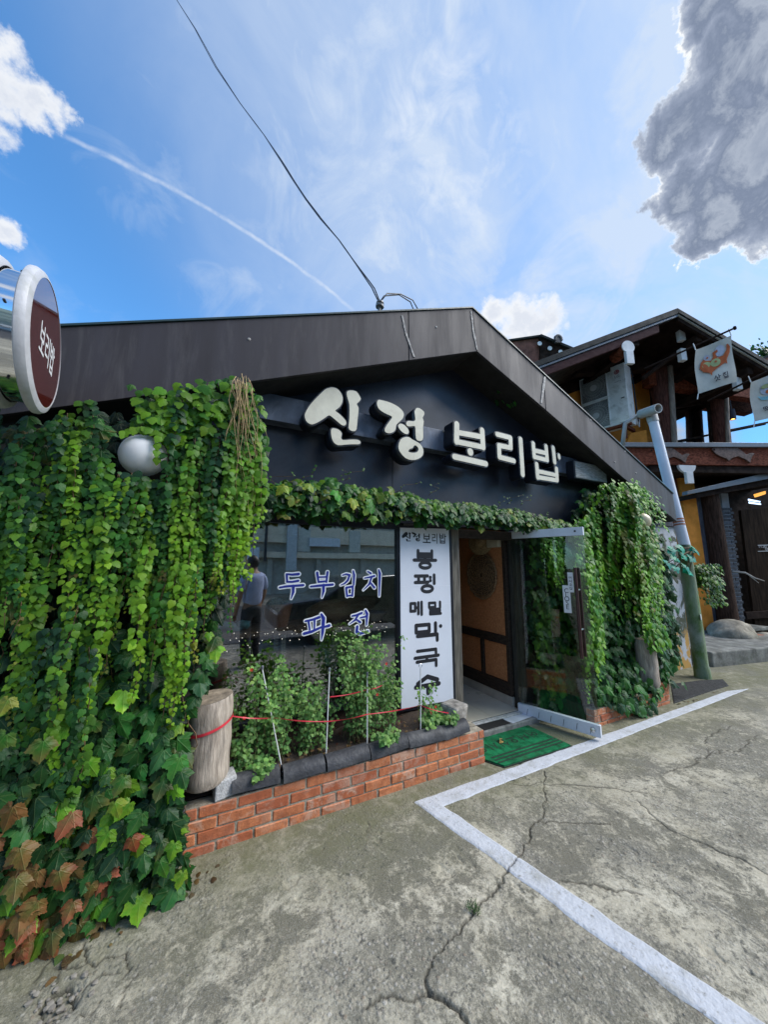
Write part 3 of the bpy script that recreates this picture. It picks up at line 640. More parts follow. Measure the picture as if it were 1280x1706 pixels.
# ------------------------------------------------------------------ shop sign: blue bar, dark boxes, cream letter faces
M_cream = mk('cream sign face', (.66, .62, .49), .45, var=.06, scale=7, bump=.02, dirt=(.50, .46, .36), dscale=9)
M_ret = mk('dark sign return', (.010, .012, .020), .35, var=.1)
YS = 2.62
sg = thing('shop_sign', 'long sign of cream letters on a blue grey bar under the gable', 'sign', (2.5, 2.8, 2.7))
bl, br_ = U(411, 645, Y=2.78), U(1004, 790, Y=2.78); bb = U(426, 697, Y=2.78)
MB().box(bl[0], br_[0], 2.78, 2.898, bb[2]+.01, bl[2]-.01).build('sign_bar', M_bar, sg, bevel=.004)
e0, e1 = U(957, 766, Y=2.66), U(1013, 806, Y=2.66)
MB().box(e0[0], e1[0], 2.665, 2.778, e1[2]+.0, U(957, 766, Y=2.66)[2]).build('end_box', M_ret, sg, bevel=.008)
MB().box(e0[0]+.012, e1[0]-.006, 2.658, 2.6645, e1[2]+.012, U(957, 766, Y=2.66)[2]-.012).build('end_panel', mk('worn grey panel', (.30, .31, .30), .6, var=.3, scale=14, stretch=(1, 1, 4), dirt=(.16, .16, .15), dscale=12), sg, bevel=.006)
def px2(z0, sc, pts): return [U(z0[0]+p[0]/sc, z0[1]+p[1]/sc, Y=YS)[[0, 2]] for p in pts]
ZA = ((460, 640), 4.267); ZB = ((740, 680), 4.571)
def curve_mesh(loops, off, depth, y, mat, name, parent):
    cu = bpy.data.curves.new('c', 'CURVE'); cu.dimensions = '2D'; cu.fill_mode = 'BOTH'; cu.offset = off; cu.extrude = depth/2
    for lp in loops:
        sp = cu.splines.new('POLY'); sp.points.add(len(lp)-1); sp.use_cyclic_u = True
        for q, p in zip(sp.points, lp): q.co = (p[0], p[1], 0, 1)
    ob = bpy.data.objects.new('c', cu); COL.objects.link(ob); bpy.context.view_layer.update()
    me = bpy.data.meshes.new_from_object(ob.evaluated_get(bpy.context.evaluated_depsgraph_get()))
    bpy.data.objects.remove(ob); bpy.data.curves.remove(cu)
    for v in me.vertices: v.co = Vector((v.co.x, y-v.co.z, v.co.y))
    me.materials.clear(); me.materials.append(mat); me.name = name
    me.flip_normals() if False else None
    bm = bmesh.new(); bm.from_mesh(me); bmesh.ops.remove_doubles(bm, verts=bm.verts, dist=1e-5); bmesh.ops.recalc_face_normals(bm, faces=bm.faces); bm.to_mesh(me); bm.free()
    return link(name, me, parent)
def smooth_loop(p):
    p = np.array(p); n = len(p); r = []
    for i in range(n):
        a, b, c, d = p[i-1], p[i], p[(i+1) % n], p[(i+2) % n]
        for t_ in (0, .5):
            r.append(.5*((2*b)+(c-a)*t_+(2*a-5*b+4*c-d)*t_*t_+(3*b-a-3*c+d)*t_**3))
    return r
SHAPES = {
 'a': [[(375,28),(400,24),(430,32),(455,55),(472,90),(470,130),(450,165),(420,188),(440,205),(470,232),(495,262),(497,285),(485,295),(468,292),(440,270),(405,240),(378,222),(355,235),(325,255),(290,275),(255,287),(230,278),(210,255),(203,222),(215,190),(240,150),(280,105),(320,65),(350,38)]],
 'b': [[(503,60),(515,48),(545,46),(572,55),(590,80),(602,105),(590,125),(573,142),(585,165),(585,200),(578,260),(572,320),(555,335),(530,330),(515,310),(520,260),(522,200),(520,140),(505,90)]],
 'c': [[(390,340),(395,318),(415,315),(445,325),(467,350),(462,380),(475,398),(520,395),(575,395),(598,408),(598,422),(580,428),(530,428),(480,432),(440,434),(410,415),(395,380)]],
 'd': [[(718,130),(728,113),(750,115),(800,128),(850,150),(890,180),(908,210),(903,240),(880,265),(855,290),(850,320),(835,340),(805,350),(780,343),(772,325),(785,295),(810,260),(825,235),(808,222),(770,205),(735,180),(720,155)]],
 'e': [[(870,290),(885,282),(910,290),(935,315),(944,340),(935,355),(910,350),(882,325),(870,305)]],
 'f': [[(928,270),(945,262),(975,265),(990,255),(988,225),(985,195),(998,172),(1020,172),(1050,195),(1054,215),(1042,240),(1050,265),(1045,310),(1046,380),(1035,402),(1010,402),(995,385),(992,340),(988,300),(965,300),(938,300),(926,285)]],
 'g': [[(870,440),(885,395),(915,378),(945,378),(970,395),(1000,410),(1030,432),(1046,465),(1043,505),(1010,532),(965,540),(920,525),(880,480)], [(940,480),(950,462),(970,455),(985,435),(1005,445),(1013,465),(1000,485),(965,488)]],
}
SGN = []     # 2-D strokes of the sign, reused small on the banner
def letter(keys):
    parent = None
    for k in keys:
        loops = [smooth_loop(px2(*ZA, lp)) for lp in SHAPES[k]]
        o = curve_mesh(loops, .010, .15, YS+.080, M_ret, 'letter', sg)
        curve_mesh(loops, 0., .006, YS, M_cream, 'letter_face', o)
letter('ab'); letter('c'); letter('def'); letter('g')
def wpx(w): return w/4.571*4.0/575*1.02*2.0 if False else w
def stroke_letter(polys):
    """polys: [(points in zoom pixels, width in zoom pixels)]; one dark box part with its cream face"""
    body = MB(); face = MB(); k = 0
    for pts, w in polys:
        q = px2(*ZB, pts); a = U(ZB[0][0]+pts[0][0]/ZB[1], ZB[0][1]+pts[0][1]/ZB[1], Y=YS); b = U(ZB[0][0]+pts[0][0]/ZB[1], ZB[0][1]+(pts[0][1]+w)/ZB[1], Y=YS)
        wm = abs(a[2]-b[2])
        for i in range(len(q)-1):
            c = capsule(q[i], q[i+1], wm+.024); body.prism([(p[0], YS+.004-.0004*k, p[1]) for p in c], (0, .15+.0008*k, 0))
            c = capsule(q[i], q[i+1], wm); face.prism([(p[0], YS-.003-.0004*k, p[1]) for p in c], (0, .006, 0)); k += 1
    o = body.build('letter', M_ret, sg); face.build('letter_face', M_cream, o); return o
stroke_letter([([(97,122),(95,258)], 44), ([(290,170),(297,300)], 42), ([(100,185),(290,220)], 40), ([(95,256),(297,298)], 40)])
stroke_letter([([(200,331),(201,336)], 52)]); stroke_letter([([(80,370),(318,424)], 44)])
stroke_letter([([(405,200),(506,226),(508,303),(418,285),(422,374),(532,402)], 36)]); stroke_letter([([(583,238),(600,506)], 38)])
stroke_letter([([(680,270),(688,374)], 34), ([(778,292),(786,396)], 34), ([(682,322),(780,344)], 32), ([(688,372),(786,396)], 32)])
stroke_letter([([(832,302),(844,412)], 34)]); stroke_letter([([(876,360),(878,376)], 28)])
stroke_letter([([(706,428),(714,528)], 36), ([(857,462),(862,548)], 34), ([(710,480),(860,512)], 30), ([(714,526),(862,550)], 32)])
MB().obox(U(742, 719, Y=2.775), (.035, 0, 0), (0, .01, 0), (0, 0, .008)).build('cable_clip', M_trim, sg)

# ------------------------------------------------------------------ vertical banner board beside the window
vs = thing('vertical_sign', 'tall white board with black lettering leaning between window and door', 'sign', (1.9, 2.86, .3))
M_bann = mk('white banner', (.74, .76, .83), .5, var=.03, scale=3, bump=.02)
YB = 2.85
cs = [U(x, y, Y=YB) for x, y in ((667, 879), (748, 881), (756, 1166), (669, 1181))]
o_ = MB().prism([c for c in cs], (0, .012, 0)).build('board', M_bann, vs)
bk = [U(x, y, Y=YB+.014) for x, y in ((662, 876), (752, 878), (760.5, 1172), (664, 1187))]
MB().prism(bk, (0, .03, 0)).build('frame', M_black, vs, bevel=.003)
for yl, yr in ((977.4, 975.5), (1012.7, 1005.5)):
    a, b = U(668, yl, Y=YB-.0012), U(750.5, yr, Y=YB-.0012)
    MB().prism([a+(0,0,.002), b+(0,0,.002), b-(0,0,.002), a-(0,0,.002)], (0, .0008, 0)).build('sheet_seam', mk('pale seam', (.78, .79, .85), .4, var=0, bump=0), vs)
M_ink = mk('black print', (.012, .012, .018), .5, var=.02, bump=0)
zs = lambda x, y: (660+x/5.17, 870+y/5.17)
def board_word(ch, x0, y0, x1, y1, sw):
    a = U(*zs(x0, y1), Y=YB-.0006); b = U(*zs(x1, y1), Y=YB-.0006); c = U(*zs(x0, y0), Y=YB-.0006); w = b[0]-a[0]; h = c[2]-a[2]
    mb = MB(); s = sw*w
    lay_strokes(mb, glyph_segs(ch, s/2, s/2, w-s, h-s, s), (a, (1, 0, 0), (0, 0, 1), (0, -1, 0)), .0006, .0002); mb.build('letter', M_ink, vs, fix=False)
board_word('봉', 138, 228, 362, 412, .108); board_word('평', 145, 442, 362, 622, .112); board_word('메', 112, 680, 240, 815, .17); board_word('밀', 272, 680, 402, 808, .15)
board_word('막', 150, 868, 400, 1055, .108); board_word('국', 148, 1090, 384, 1278, .100); board_word('수', 152, 1322, 392, 1515, .13)
for ch, a, b in (('보', 230, 300), ('리', 308, 362), ('밥', 370, 436)): board_word(ch, a, 96, b, 184, .11)
# small calligraphic words at the head of the board
for keys, x0, x1, y0, y1 in (('abc', 50, 128, 84, 166), ('defg', 135, 208, 86, 166)):
    allp = np.array([p for k in keys for lp in SHAPES[k] for p in lp]); lo, hi = allp.min(0), allp.max(0)
    for k in keys:
        loops = [[U(*zs(x0+(p[0]-lo[0])/(hi[0]-lo[0])*(x1-x0), y0+(p[1]-lo[1])/(hi[1]-lo[1])*(y1-y0)), Y=YB)[[0, 2]] for p in lp] for lp in SHAPES[k]]
        curve_mesh(loops, 0, .0006, YB-.0010, M_ink, 'letter', vs)

# ------------------------------------------------------------------ projecting round sign
th_, el_ = math.radians(8), math.radians(2)
ns = np.array([math.cos(th_)*math.cos(el_), math.sin(th_)*math.cos(el_), math.sin(el_)]); cs_ = CAM+DIR(81, 577)*2.34
as_ = np.cross((0, 0, 1.), ns); as_ /= np.linalg.norm(as_); bs_ = np.cross(ns, as_)
rs = thing('round_sign', 'round double drum sign with maroon face at the eave', 'sign', cs_)
M_rim = mk('white plastic rim', (.52, .52, .55), .45, var=.10, scale=5, dirt=(.30, .31, .28), dscale=6)
M_maroon = mk('maroon sign face', (.085, .016, .013), .06, var=.03, bump=0, coat=.6)
for off in (0, -.115):
    MB().lathe([(.262, -.050), (.305, -.049), (.312, -.044), (.313, -.030), (.304, -.014), (.282, -.004), (.279, -.004), (.279, -.02), (.0, -.02)], cs_+ns*off, ns, 64).build('rim', M_rim, rs, autos=35)
MB().lathe([(.0, -.006), (.279, -.006), (.279, -.0115)], cs_, ns, 64).build('sign_face', M_maroon, rs, fix=True)
MB().lathe([(.272, -.13), (.272, -.045)], cs_, ns, 64).build('drum', M_chrome, rs, autos=35)
for k in (60, 118, 178, 240): 
    q = math.radians(k); MB().lathe([(.005, 0), (.005, .008), (.0, .009)], cs_-ns*.08+(as_*math.cos(q)+bs_*math.sin(q))*.272, as_*math.cos(q)+bs_*math.sin(q), 8).build('screw', M_black, rs)
MB().tube([cs_-ns*.18+np.array([0, .2, 0]), cs_-ns*.18+np.array([0, .62, 0])], .03, 12).build('bracket', M_steel, rs)
for ch, x in (('보', -.125), ('리', -.03), ('밥', .065)):
    mb = MB(); lay_strokes(mb, glyph_segs(ch, x, -.085, .075, .135, .013), (cs_+ns*-.0055, as_, bs_, ns), .0, .0002); mb.build('letter', mk('white sign letter', (.70, .70, .72), .4, var=.02, bump=0), rs, fix=False)

# ------------------------------------------------------------------ globe lamps
M_globe = bpy.data.materials.new('opal globe'); M_globe.use_nodes = True; t = NT(M_globe.node_tree); b_ = t.n['Principled BSDF']; b_.inputs['Base Color'].default_value = (.88, .88, .88, 1); b_.inputs['Roughness'].default_value = .45; b_.inputs['Specular IOR Level'].default_value = .25
tl = t.new('ShaderNodeBsdfTranslucent'); tl.inputs['Color'].default_value = (.92, .92, .92, 1); mx = t.new('ShaderNodeMixShader'); mx.inputs[0].default_value = .22; t.l.new(b_.outputs[0], mx.inputs[1]); t.l.new(tl.outputs[0], mx.inputs[2]); t.l.new(mx.outputs[0], t.n['Material Output'].inputs[0])
M_globe2 = mk('aged cream globe', (.66, .56, .36), .3, var=.1, scale=5, bump=0)
for c, r, m, lb in ((U(238.5, 759, Y=2.33), .118, M_globe, 'white globe lamp half sunk in the ivy left of the window'), (U(1070, 868, Y=2.42), .100, M_globe2, 'cream globe lamp in the ivy at the right end of the front')):
    g = thing('globe_lamp', lb, 'lamp', c, 'globe lamps on the shop front')
    MB().lathe([(0, -r)]+[(r*math.sin(math.pi*i/22), -r*math.cos(math.pi*i/22)) for i in range(1, 22)]+[(0, r)], c, (0, 0, 1), 32).build('globe', m, g, smooth=True)
    MB().lathe([(.05, .09), (.055, .13), (.03, .16), (.03, .30)], c, (0, 1, 0), 16).build('neck', M_black, g)

# ------------------------------------------------------------------ brick planters
def brickmesh(l, h, d, seed):
    rnd = random.Random(seed); bm = bmesh.new(); bmesh.ops.create_cube(bm, size=1)
    for v in bm.verts: v.co = Vector((v.co.x*l+rnd.uniform(-.003, .003), v.co.y*d+rnd.uniform(-.002, .002), v.co.z*h+rnd.uniform(-.002, .002)))
    bmesh.ops.bevel(bm, geom=list(bm.edges), offset=.005, segments=1, affect='EDGES'); me = bpy.data.meshes.new('brick'); bm.to_mesh(me); bm.free(); return me
def brickmat(name, col, col2, pale):
    m = bpy.data.materials.new(name); m.use_nodes = True; t = NT(m.node_tree); b = t.n['Principled BSDF']
    P0 = t.new('ShaderNodeTexCoord').outputs['Object']; oi = t.new('ShaderNodeObjectInfo'); 
    va = t.new('ShaderNodeVectorMath', operation='ADD'); t.l.new(P0, va.inputs[0]); t.l.new(oi.outputs['Location'], va.inputs[1]); P = va.outputs[0]
    r = oi.outputs['Random']
    c = t.mix(t.mr(r, 0, 1), col, col2); c = t.mix(t.mr(t.noise(P, 22, 5, .65), .35, .7, 0, .75), c, tuple(x*.55 for x in col2))
    # lime bloom and worn pale patches
    k = t.m('MULTIPLY', t.mr(t.noise(P, 9, 6, .7, .6), .48, .62, 0, .8), t.mr(t.m('FRACT', t.m('MULTIPLY', r, 5.7)), .2, .8, .15, 1.)); c = t.mix(k, c, pale)
    c = t.mix(t.mr(t.noise(P, 120, 3, .6), .5, .75, 0, .5), c, tuple(x*.4 for x in col))
    t.put(b.inputs['Base Color'], c); b.inputs['Roughness'].default_value = .85
    bn = t.new('ShaderNodeBump'); bn.inputs['Strength'].default_value = .7; bn.inputs['Distance'].default_value = .006
    t.put(bn.inputs['Height'], t.m('ADD', t.noise(P, 40, 5, .7), t.noise(P, 14, 3))); t.l.new(bn.outputs[0], b.inputs['Normal']); return m
M_brick = brickmat('orange red brick', (.66, .240, .098), (.44, .115, .048), (.58, .40, .30))
M_mort = mk('sandy mortar', (.40, .35, .27), .95, var=.25, scale=20, bump=.8, bscale=60)
def brick_wall(parent, x0, x1, yf, z0, courses, seed, bl=.195, bh=.057, pitch=.0655, depth=.09, endb=True):
    rnd = random.Random(seed); ms = []
    for L in (bl, bl*.5): ms.append([brickmesh(L-.001, bh, depth, seed*10+i+int(L*1000)) for i in range(4)])
    for s in ms:
        for m_ in s: m_.materials.append(M_brick)
    for c in range(courses):
        x = x0+(0 if c % 2 == 0 else -bl*.5-.005)
        while x < x1-.03:
            a = max(x, x0); b = min(x+bl, x1); L = b-a
            if L > .05:
                full = L > bl*.9
                me = rnd.choice(ms[0] if full else ms[1])
                mw = Matrix.Translation((a+L/2, yf+depth/2+rnd.uniform(-.003, .003), z0+pitch*c+bh/2+rnd.uniform(-.0015, .0015))) @ Matrix.Rotation(rnd.uniform(-.012, .012), 4, 'Y') @ Matrix.Diagonal((L/(bl if full else bl*.5), 1, 1, 1))
                link('brick', me, parent, mw)
            x += bl+.0095
    MB().box(x0+.004, x1-.004, yf+.006, yf+depth-.004, z0-.03, z0+pitch*courses-.006).build('mortar', M_mort, parent)
PL = thing('brick_planter', 'low orange brick planter with dark tile coping below the window', 'planter', (1.05, 2.6, 0))
brick_wall(PL, -.06, 2.14, 2.41, -.012, 4, 3)
# return walls
for xx in (2.05,):
    for c in range(4):
        for k in range(2):
            me = brickmesh(.085, .057, .19, 70+c*3+k); me.materials.append(M_brick)
            link('brick', me, PL, Matrix.Translation((xx+.047, 2.60+k*.2+(.0 if c % 2 else -.0), -.012+.0655*c+.0285)))
MB().box(2.06, 2.13, 2.5, 2.86, -.03, .25).build('mortar', M_mort, PL)
# roof tile coping pieces
M_ctile = mk('charcoal roof tile', (.040, .042, .050), .62, var=.3, scale=9, bump=.5, bscale=50, dirt=(.10, .10, .10), dscale=8)
edges = [386, 471, 543.5, 617, 681, 742, 783]
for i in range(6):
    a = U(edges[i], 1300, Y=2.41)[0]; b = U(edges[i+1], 1230, Y=2.41)[0]; L = b-a
    mb = MB(); n = 9; z = .262+random.uniform(-.004, .004); tilt = random.uniform(-.012, .012)+(.018 if i % 2 else .004); yw = random.uniform(-.006, .006)
    prof = [(2.400+yw+.062-.066*math.cos(math.pi*k/n), z+.075*math.sin(math.pi*k/n)) for k in range(n+1)]; prof2 = [(2.400+yw+.062-.046*math.cos(math.pi*k/n), z+.052*math.sin(math.pi*k/n)) for k in range(n+1)]
    lo = [(p[0]-0, p[1]) for p in prof]+[(p[0], p[1]) for p in prof2[::-1]]
    mb.prism([(a+.004, p[0], p[1]-tilt/2) for p in lo], (0, 0, 0)) if False else None
    v0 = [(a+.004, p[0], p[1]-tilt/2) for p in lo]; v1 = [(b-.004, p[0], p[1]+tilt/2) for p in lo]; m_ = len(lo)
    mb.add(v0+v1, [(k, (k+1) % m_, m_+(k+1) % m_, m_+k) for k in range(m_)]+[(k, k+1, m_-2-k, m_-1-k) for k in range(n)]+[(m_+m_-1-k, m_+m_-2-k, m_+k+1, m_+k) for k in range(n)])
    mb.build('coping_tile', M_ctile, PL, autos=40)
# soil with crumbs and dead leaves
M_soil = mk('dark planter soil', (.045, .030, .022), .95, var=.5, scale=30, bump=1.0, bscale=90, col2=(.085, .058, .040))
sx = np.linspace(-.05, 2.05, 106); sy = np.linspace(2.47, 2.90, 24); SXX, SYY = np.meshgrid(sx, sy)
SZ = .265+.05*fbm(SXX*7, SYY*7, 4, 21)+.05*(SYY-2.47); ii = np.arange(SXX.size).reshape(SXX.shape)
fq = np.stack([ii[:-1, :-1], ii[:-1, 1:], ii[1:, 1:], ii[1:, :-1]], -1).reshape(-1, 4)
so_ = link('soil', big_mesh('soil', np.stack([SXX, SYY, SZ], -1).reshape(-1, 3), fq, M_soil), PL)
PR = thing('brick_planter', 'low brick edging under the hanging ivy right of the door', 'planter', (4.3, 2.5, 0))
brick_wall(PR, 3.56, 4.99, 2.39, -.03, 3, 9)
MB().box(3.57, 4.98, 2.50, 2.88, -.03, .16).build('soil', M_soil, PR)
for c in range(1):
    me = brickmesh(.09, .057, .12, 99); me.materials.append(M_brick); link('brick', me, PR, Matrix.Translation((4.93, 2.44, .19)))

# ------------------------------------------------------------------ cut logs
M_bark = mk('grey peeled log', (.47, .395, .325), .8, var=.3, scale=9, stretch=(5, 5, .7), bump=.5, bscale=28, dirt=(.17, .13, .095), dscale=5); M_cut = mk('cut log end', (.33, .27, .20), .85, var=.3, scale=16, bump=.6)
M_rib = mk('red ribbon', (.62, .035, .055), .4, var=.12, scale=20, bump=.1)
def log(c, r, z0, z1, label, ribbon=None, lean=(0, 0)):
    o = thing('log_post', label, 'log', (c[0], c[1], z0), 'cut logs on the planters'); N = 36; rows = []
    hs = np.linspace(z0, z1, 14); mb = MB(); v = []
    for i, h in enumerate(hs):
        k = 1+.02*math.sin(i*1.3)-(.12 if i == 0 else .0)+(-.03 if i == 13 else 0)
        for j in range(N):
            q = 2*math.pi*j/N; rr = r*k*(1+.025*math.sin(3*q+1)+.012*math.sin(9*q+i*.2)+random.uniform(-.004, .004))
            v.append((c[0]+rr*math.cos(q)+lean[0]*(h-z0), c[1]+rr*math.sin(q)+lean[1]*(h-z0), h+(.012*math.cos(q) if i == 13 else 0)))
    mb.add(v, [(i*N+k, i*N+(k+1) % N, (i+1)*N+(k+1) % N, (i+1)*N+k) for i in range(13) for k in range(N)]+[tuple(range(N))[::-1]])
    mb.build('trunk', M_bark, o, autos=60)
    tc = (c[0]+lean[0]*(z1-z0), c[1]+lean[1]*(z1-z0), z1+.0015); m2 = MB(); ring = v[-N:]; m2.add([tc]+[(p[0], p[1], p[2]+.0015) for p in ring], [(0, 1+k, 1+(k+1) % N) for k in range(N)]); m2.build('cut_face', M_cut, o)
    if ribbon:
        pts = []
        for j in range(N+1):
            q = 2*math.pi*j/N; pts.append((q, ribbon+.03*math.cos(q)+.012*math.sin(q))); 
        vv = []; 
        for q, z in pts:
            rr = r*1.045+.003
            vv += [(c[0]+rr*math.cos(q), c[1]+rr*math.sin(q), z-.008), (c[0]+rr*math.cos(q), c[1]+rr*math.sin(q), z+.008)]
        rb = MB().add(vv, [(2*j, 2*j+2, 2*j+3, 2*j+1) for j in range(N)]).build('ribbon_band', M_rib, o, smooth=True)
    return o
log((.060, 2.49), .128, .335, .80, 'grey cut log with red ribbon round it on the left planter end', .66)
log((4.74, 2.47), .105, .20, .74, 'pale upright log half covered by ivy right of the door')
MB_ = MB().obox(U(374, 1315, Y=2.42)+(0, .06, 0), (.058, .01, .004), (-.008, .06, 0), (0, .004, .050)); tag(MB_.build('granite_block', mk('pale granite', (.52, .52, .52), .7, var=.25, scale=90, bump=.5, bscale=140), bevel=.008), 'small pale granite block wedged under the ribboned log', 'stone')
q = U(764, 1187, Y=2.52); rk = MB().obox(q+(0, .07, -.012), (.085, .02, .0), (-.02, .09, 0), (.015, 0, .062)); tag(rk.build('concrete_lump', mk('broken concrete', (.36, .33, .29), .9, var=.35, scale=18, bump=.9), bevel=.02), 'broken grey concrete lump at the door end of the planter', 'stone')
# tile stub half hidden by the ivy at the planter's left end
mb = MB(); mb.lathe([(.035, 0), (.045, 0), (.045, .14), (.035, .14), (.035, 0)], (-.10, 2.30, .20), (.25, -.1, .95), 14); tag(mb.build('roof_tile', M_ctile, autos=40), 'short charcoal tile stub in the ivy beside the brick planter', 'tile')

# ------------------------------------------------------------------ stakes and ribbons
M_stake = mk('white coated rod', (.70, .70, .70), .4, var=.06, bump=0)
def stake(top, bot, label, loop=False):
    b = U(*bot, Y=2.50); tt = U(*top, Y=2.52)
    o = thing('garden_stake', label, 'stake', b, 'white stakes in the window planter')
    MB().tube([b-(0, 0, .08), tt], .0042, 6).build('rod', M_stake, o)
    if loop:
        mb = MB(); mb.tube([tt+(.014*math.cos(a), 0, .014+.014*math.sin(a)) for a in np.linspace(-1.2, 4.3, 14)], .003, 5); mb.build('loop', M_steel, o)
    else: MB().lathe([(.008, 0), (.009, .02), (.0, .026)], tt, (0, 0, 1), 8).build('cap', mk('grey cap', (.16, .17, .2), .5), o)
    return b, tt
S = [stake((437, 1115), (473, 1270), 'white stake leaning left beside the ribboned log', False), stake((549, 1118), (543, 1259), 'upright white stake second from the log', False), stake((612, 1125), (612, 1241), 'grey white stake in front of the tallest bush', False), stake((701, 1112), (701, 1218), 'white stake with wire loop before the white board', True)]
def ribbon(pts, label, name='ribbon', w=.008, grp='red ribbons strung over the planter'):
    P_ = []
    for a, b in zip(pts[:-1], pts[1:]):
        for k in range(8): P_.append(np.array(a)+(np.array(b)-np.array(a))*k/8+np.array([0, 0, -.008*math.sin(math.pi*k/8)]))
    P_.append(np.array(pts[-1])); v = []
    for i, p in enumerate(P_):
        tw = .9*math.sin(i*.55); d = np.array([0, math.sin(tw)*.5, math.cos(tw)])*w/2; v += [p-d, p+d]
    o = MB().add(v, [(2*i, 2*i+2, 2*i+3, 2*i+1) for i in range(len(P_)-1)]).build(name, M_rib, smooth=True, fix=False); tag(o, label, 'ribbon', grp); return o
yy = 2.492
ribbon([U(386, 1193, Y=2.44), U(459, 1196, Y=yy), U(545, 1202, Y=yy), U(612, 1190, Y=yy), U(701, 1175, Y=yy), U(748, 1188, Y=2.47)], 'long red ribbon strung from the log along all the stakes')
ribbon([U(550, 1161, Y=2.52), U(612, 1149, Y=2.52), U(640, 1140, Y=2.6)], 'short red ribbon tied higher across the tallest bush')
ribbon([U(716, 1180, Y=2.485), U(720, 1190, Y=2.48)], 'loose red ribbon tail by the stake with the wire loop', w=.016)
ribbon([U(746, 1186, Y=2.47), U(751, 1204, Y=2.46)], 'red ribbon end hanging onto the last coping tile', w=.006)

# ------------------------------------------------------------------ door leaf
DR = MB(); hx, hy = 3.085, 2.905; fx, fy = 3.335, 2.20
du = np.array([fx-hx, fy-hy, 0]); DL = np.linalg.norm(du); du /= DL; dn = np.array([du[1], -du[0], 0]); dn = dn if dn[0] < 0 else -dn
H0, H1 = .035, 1.985
def dbox(s0, s1, z0, z1, th): c = np.array([hx, hy, 0])+du*(s0+s1)/2; return MB().obox((c[0], c[1], (z0+z1)/2), du*(s1-s0)/2, dn*th/2, (0, 0, (z1-z0)/2))
M_rail = mk('brushed white metal', (.66, .69, .76), .38, metal=.0, var=.05, scale=5, bump=.02)
leaf_ = dbox(0, DL, H0+.095, H1-.085, .011).build('door', G_door, HB)
dbox(-.10, DL+.004, H1-.085, H1, .038).build('top_rail', M_rail, leaf_, bevel=.002)
dbox(-.01, DL+.012, H0, H0+.105, .042).build('bottom_rail', M_rail, leaf_, bevel=.002)
for k in range(6):
    s = .09+k*.118; c = np.array([hx, hy, 0])+du*s+dn*.0222; mb = MB(); mb.obox((c[0], c[1], H0+.045), du*.002, dn*.0005, np.array([0, 0, .03])+du*.006); mb.build('rail_mark', M_black, leaf_)
c = np.array([hx, hy, 0])+du*(DL-.05)+dn*.022
MB().lathe([(.022, 0), (.022, .008), (.012, .010), (.0, .012)], (c[0], c[1], H0+.055), dn, 16).build('lock', M_steel, leaf_)
for s in (.16, .68):
    c = np.array([hx, hy, 0])+du*s+dn*.020; MB().lathe([(.010, 0), (.010, .006), (.0, .007)], (c[0], c[1], H1-.04), dn, 10).build('rail_screw', M_black, leaf_)
M_hand = mk('dark red timber rod', (.060, .016, .014), .4, var=.3, scale=20, stretch=(4, 4, .5), coat=.3)
for sgn in (1, -1):
    c = np.array([hx, hy, 0])+du*(DL-.085)+dn*.055*sgn
    hd = MB().tube([(c[0], c[1], .72), (c[0], c[1], 1.58)], .016, 12).build('handle', M_hand, leaf_, autos=40)
for z in (.98, 1.36):
    c = np.array([hx, hy, 0])+du*(DL-.085); MB().tube([c+dn*.055+(0, 0, z), c-dn*.055+(0, 0, z)], .009, 8).build('handle_bolt', M_steel, leaf_)
# two little signs hung on the handle
M_card = mk('white plastic card', (.74, .74, .76), .4, var=.03, bump=0)
def card(s0, s1, z0, z1, off, name, label, txt):
    c = np.array([hx, hy, 0])+du*(s0+s1)/2+dn*off
    o = thing(name, label, 'sign', (c[0], c[1], z0)); MB().obox((c[0], c[1], (z0+z1)/2), du*(s1-s0)/2, dn*.002, (0, 0, (z1-z0)/2)).build('card', M_card, o, bevel=.001)
    if txt: text_mesh(txt, (s1-s0)*.92, (c+np.array([0, 0, (z0+z1)/2])+dn*.0025, du, (0, 0, 1), dn), M_ink, 'lettering', o, .0, spacing=.62)
    else:
        mb = MB(); w = (s1-s0)*.6
        for i, ch in enumerate('어서오십'): lay_strokes(mb, glyph_segs(ch, -w/2, (z1-z0)/2-.03-(i+1)*w*1.15, w, w*.9, w*.12), (c+np.array([0, 0, (z0+z1)/2])+dn*.0028, du, (0, 0, 1), dn), 0, .0001)
        mb.build('lettering', M_ink, o, fix=False)
card(DL-.225, DL-.155, 1.13, 1.40, .02, 'hanging_card', 'white CLOSE card hung below the door handle', 'C\nL\nO\nS\nE')
card(DL-.165, DL-.115, 1.335, 1.53, .034, 'hanging_card', 'narrow white card half behind the red door handle', None)

# ------------------------------------------------------------------ doormat
dm = thing('doormat', 'green welcome mat with dark stripes on the ground at the door', 'doormat', (2.55, 2.5, 0))
mc = [np.array(p) for p in ((2.14, 2.44, 0), (2.225, 2.285, 0), (3.0, 2.262, 0), (2.965, 2.70, 0), (2.12, 2.705, 0))]
M_gm = mk('green bristle mat', (.012, .23, .085), .9, var=.35, scale=14, bump=1., bscale=260, spec=.2, dirt=(.03, .10, .045), dscale=6); M_dk = mk('dark green mat print', (.010, .045, .022), .9, var=.2, bump=.8, bscale=260)
zt = float(max(gz(p[0], p[1]) for p in mc))+.004
MB().prism([(p[0], p[1], zt) for p in mc], (0, 0, .012)).build('pile', M_gm, dm)
cen = sum(mc)/5
MB().prism([(cen[0]+(p[0]-cen[0])*1.03, cen[1]+(p[1]-cen[1])*1.05, zt-.006) for p in mc], (0, 0, .008)).build('backing', mk('black mat edge', (.010, .016, .012), .7), dm)
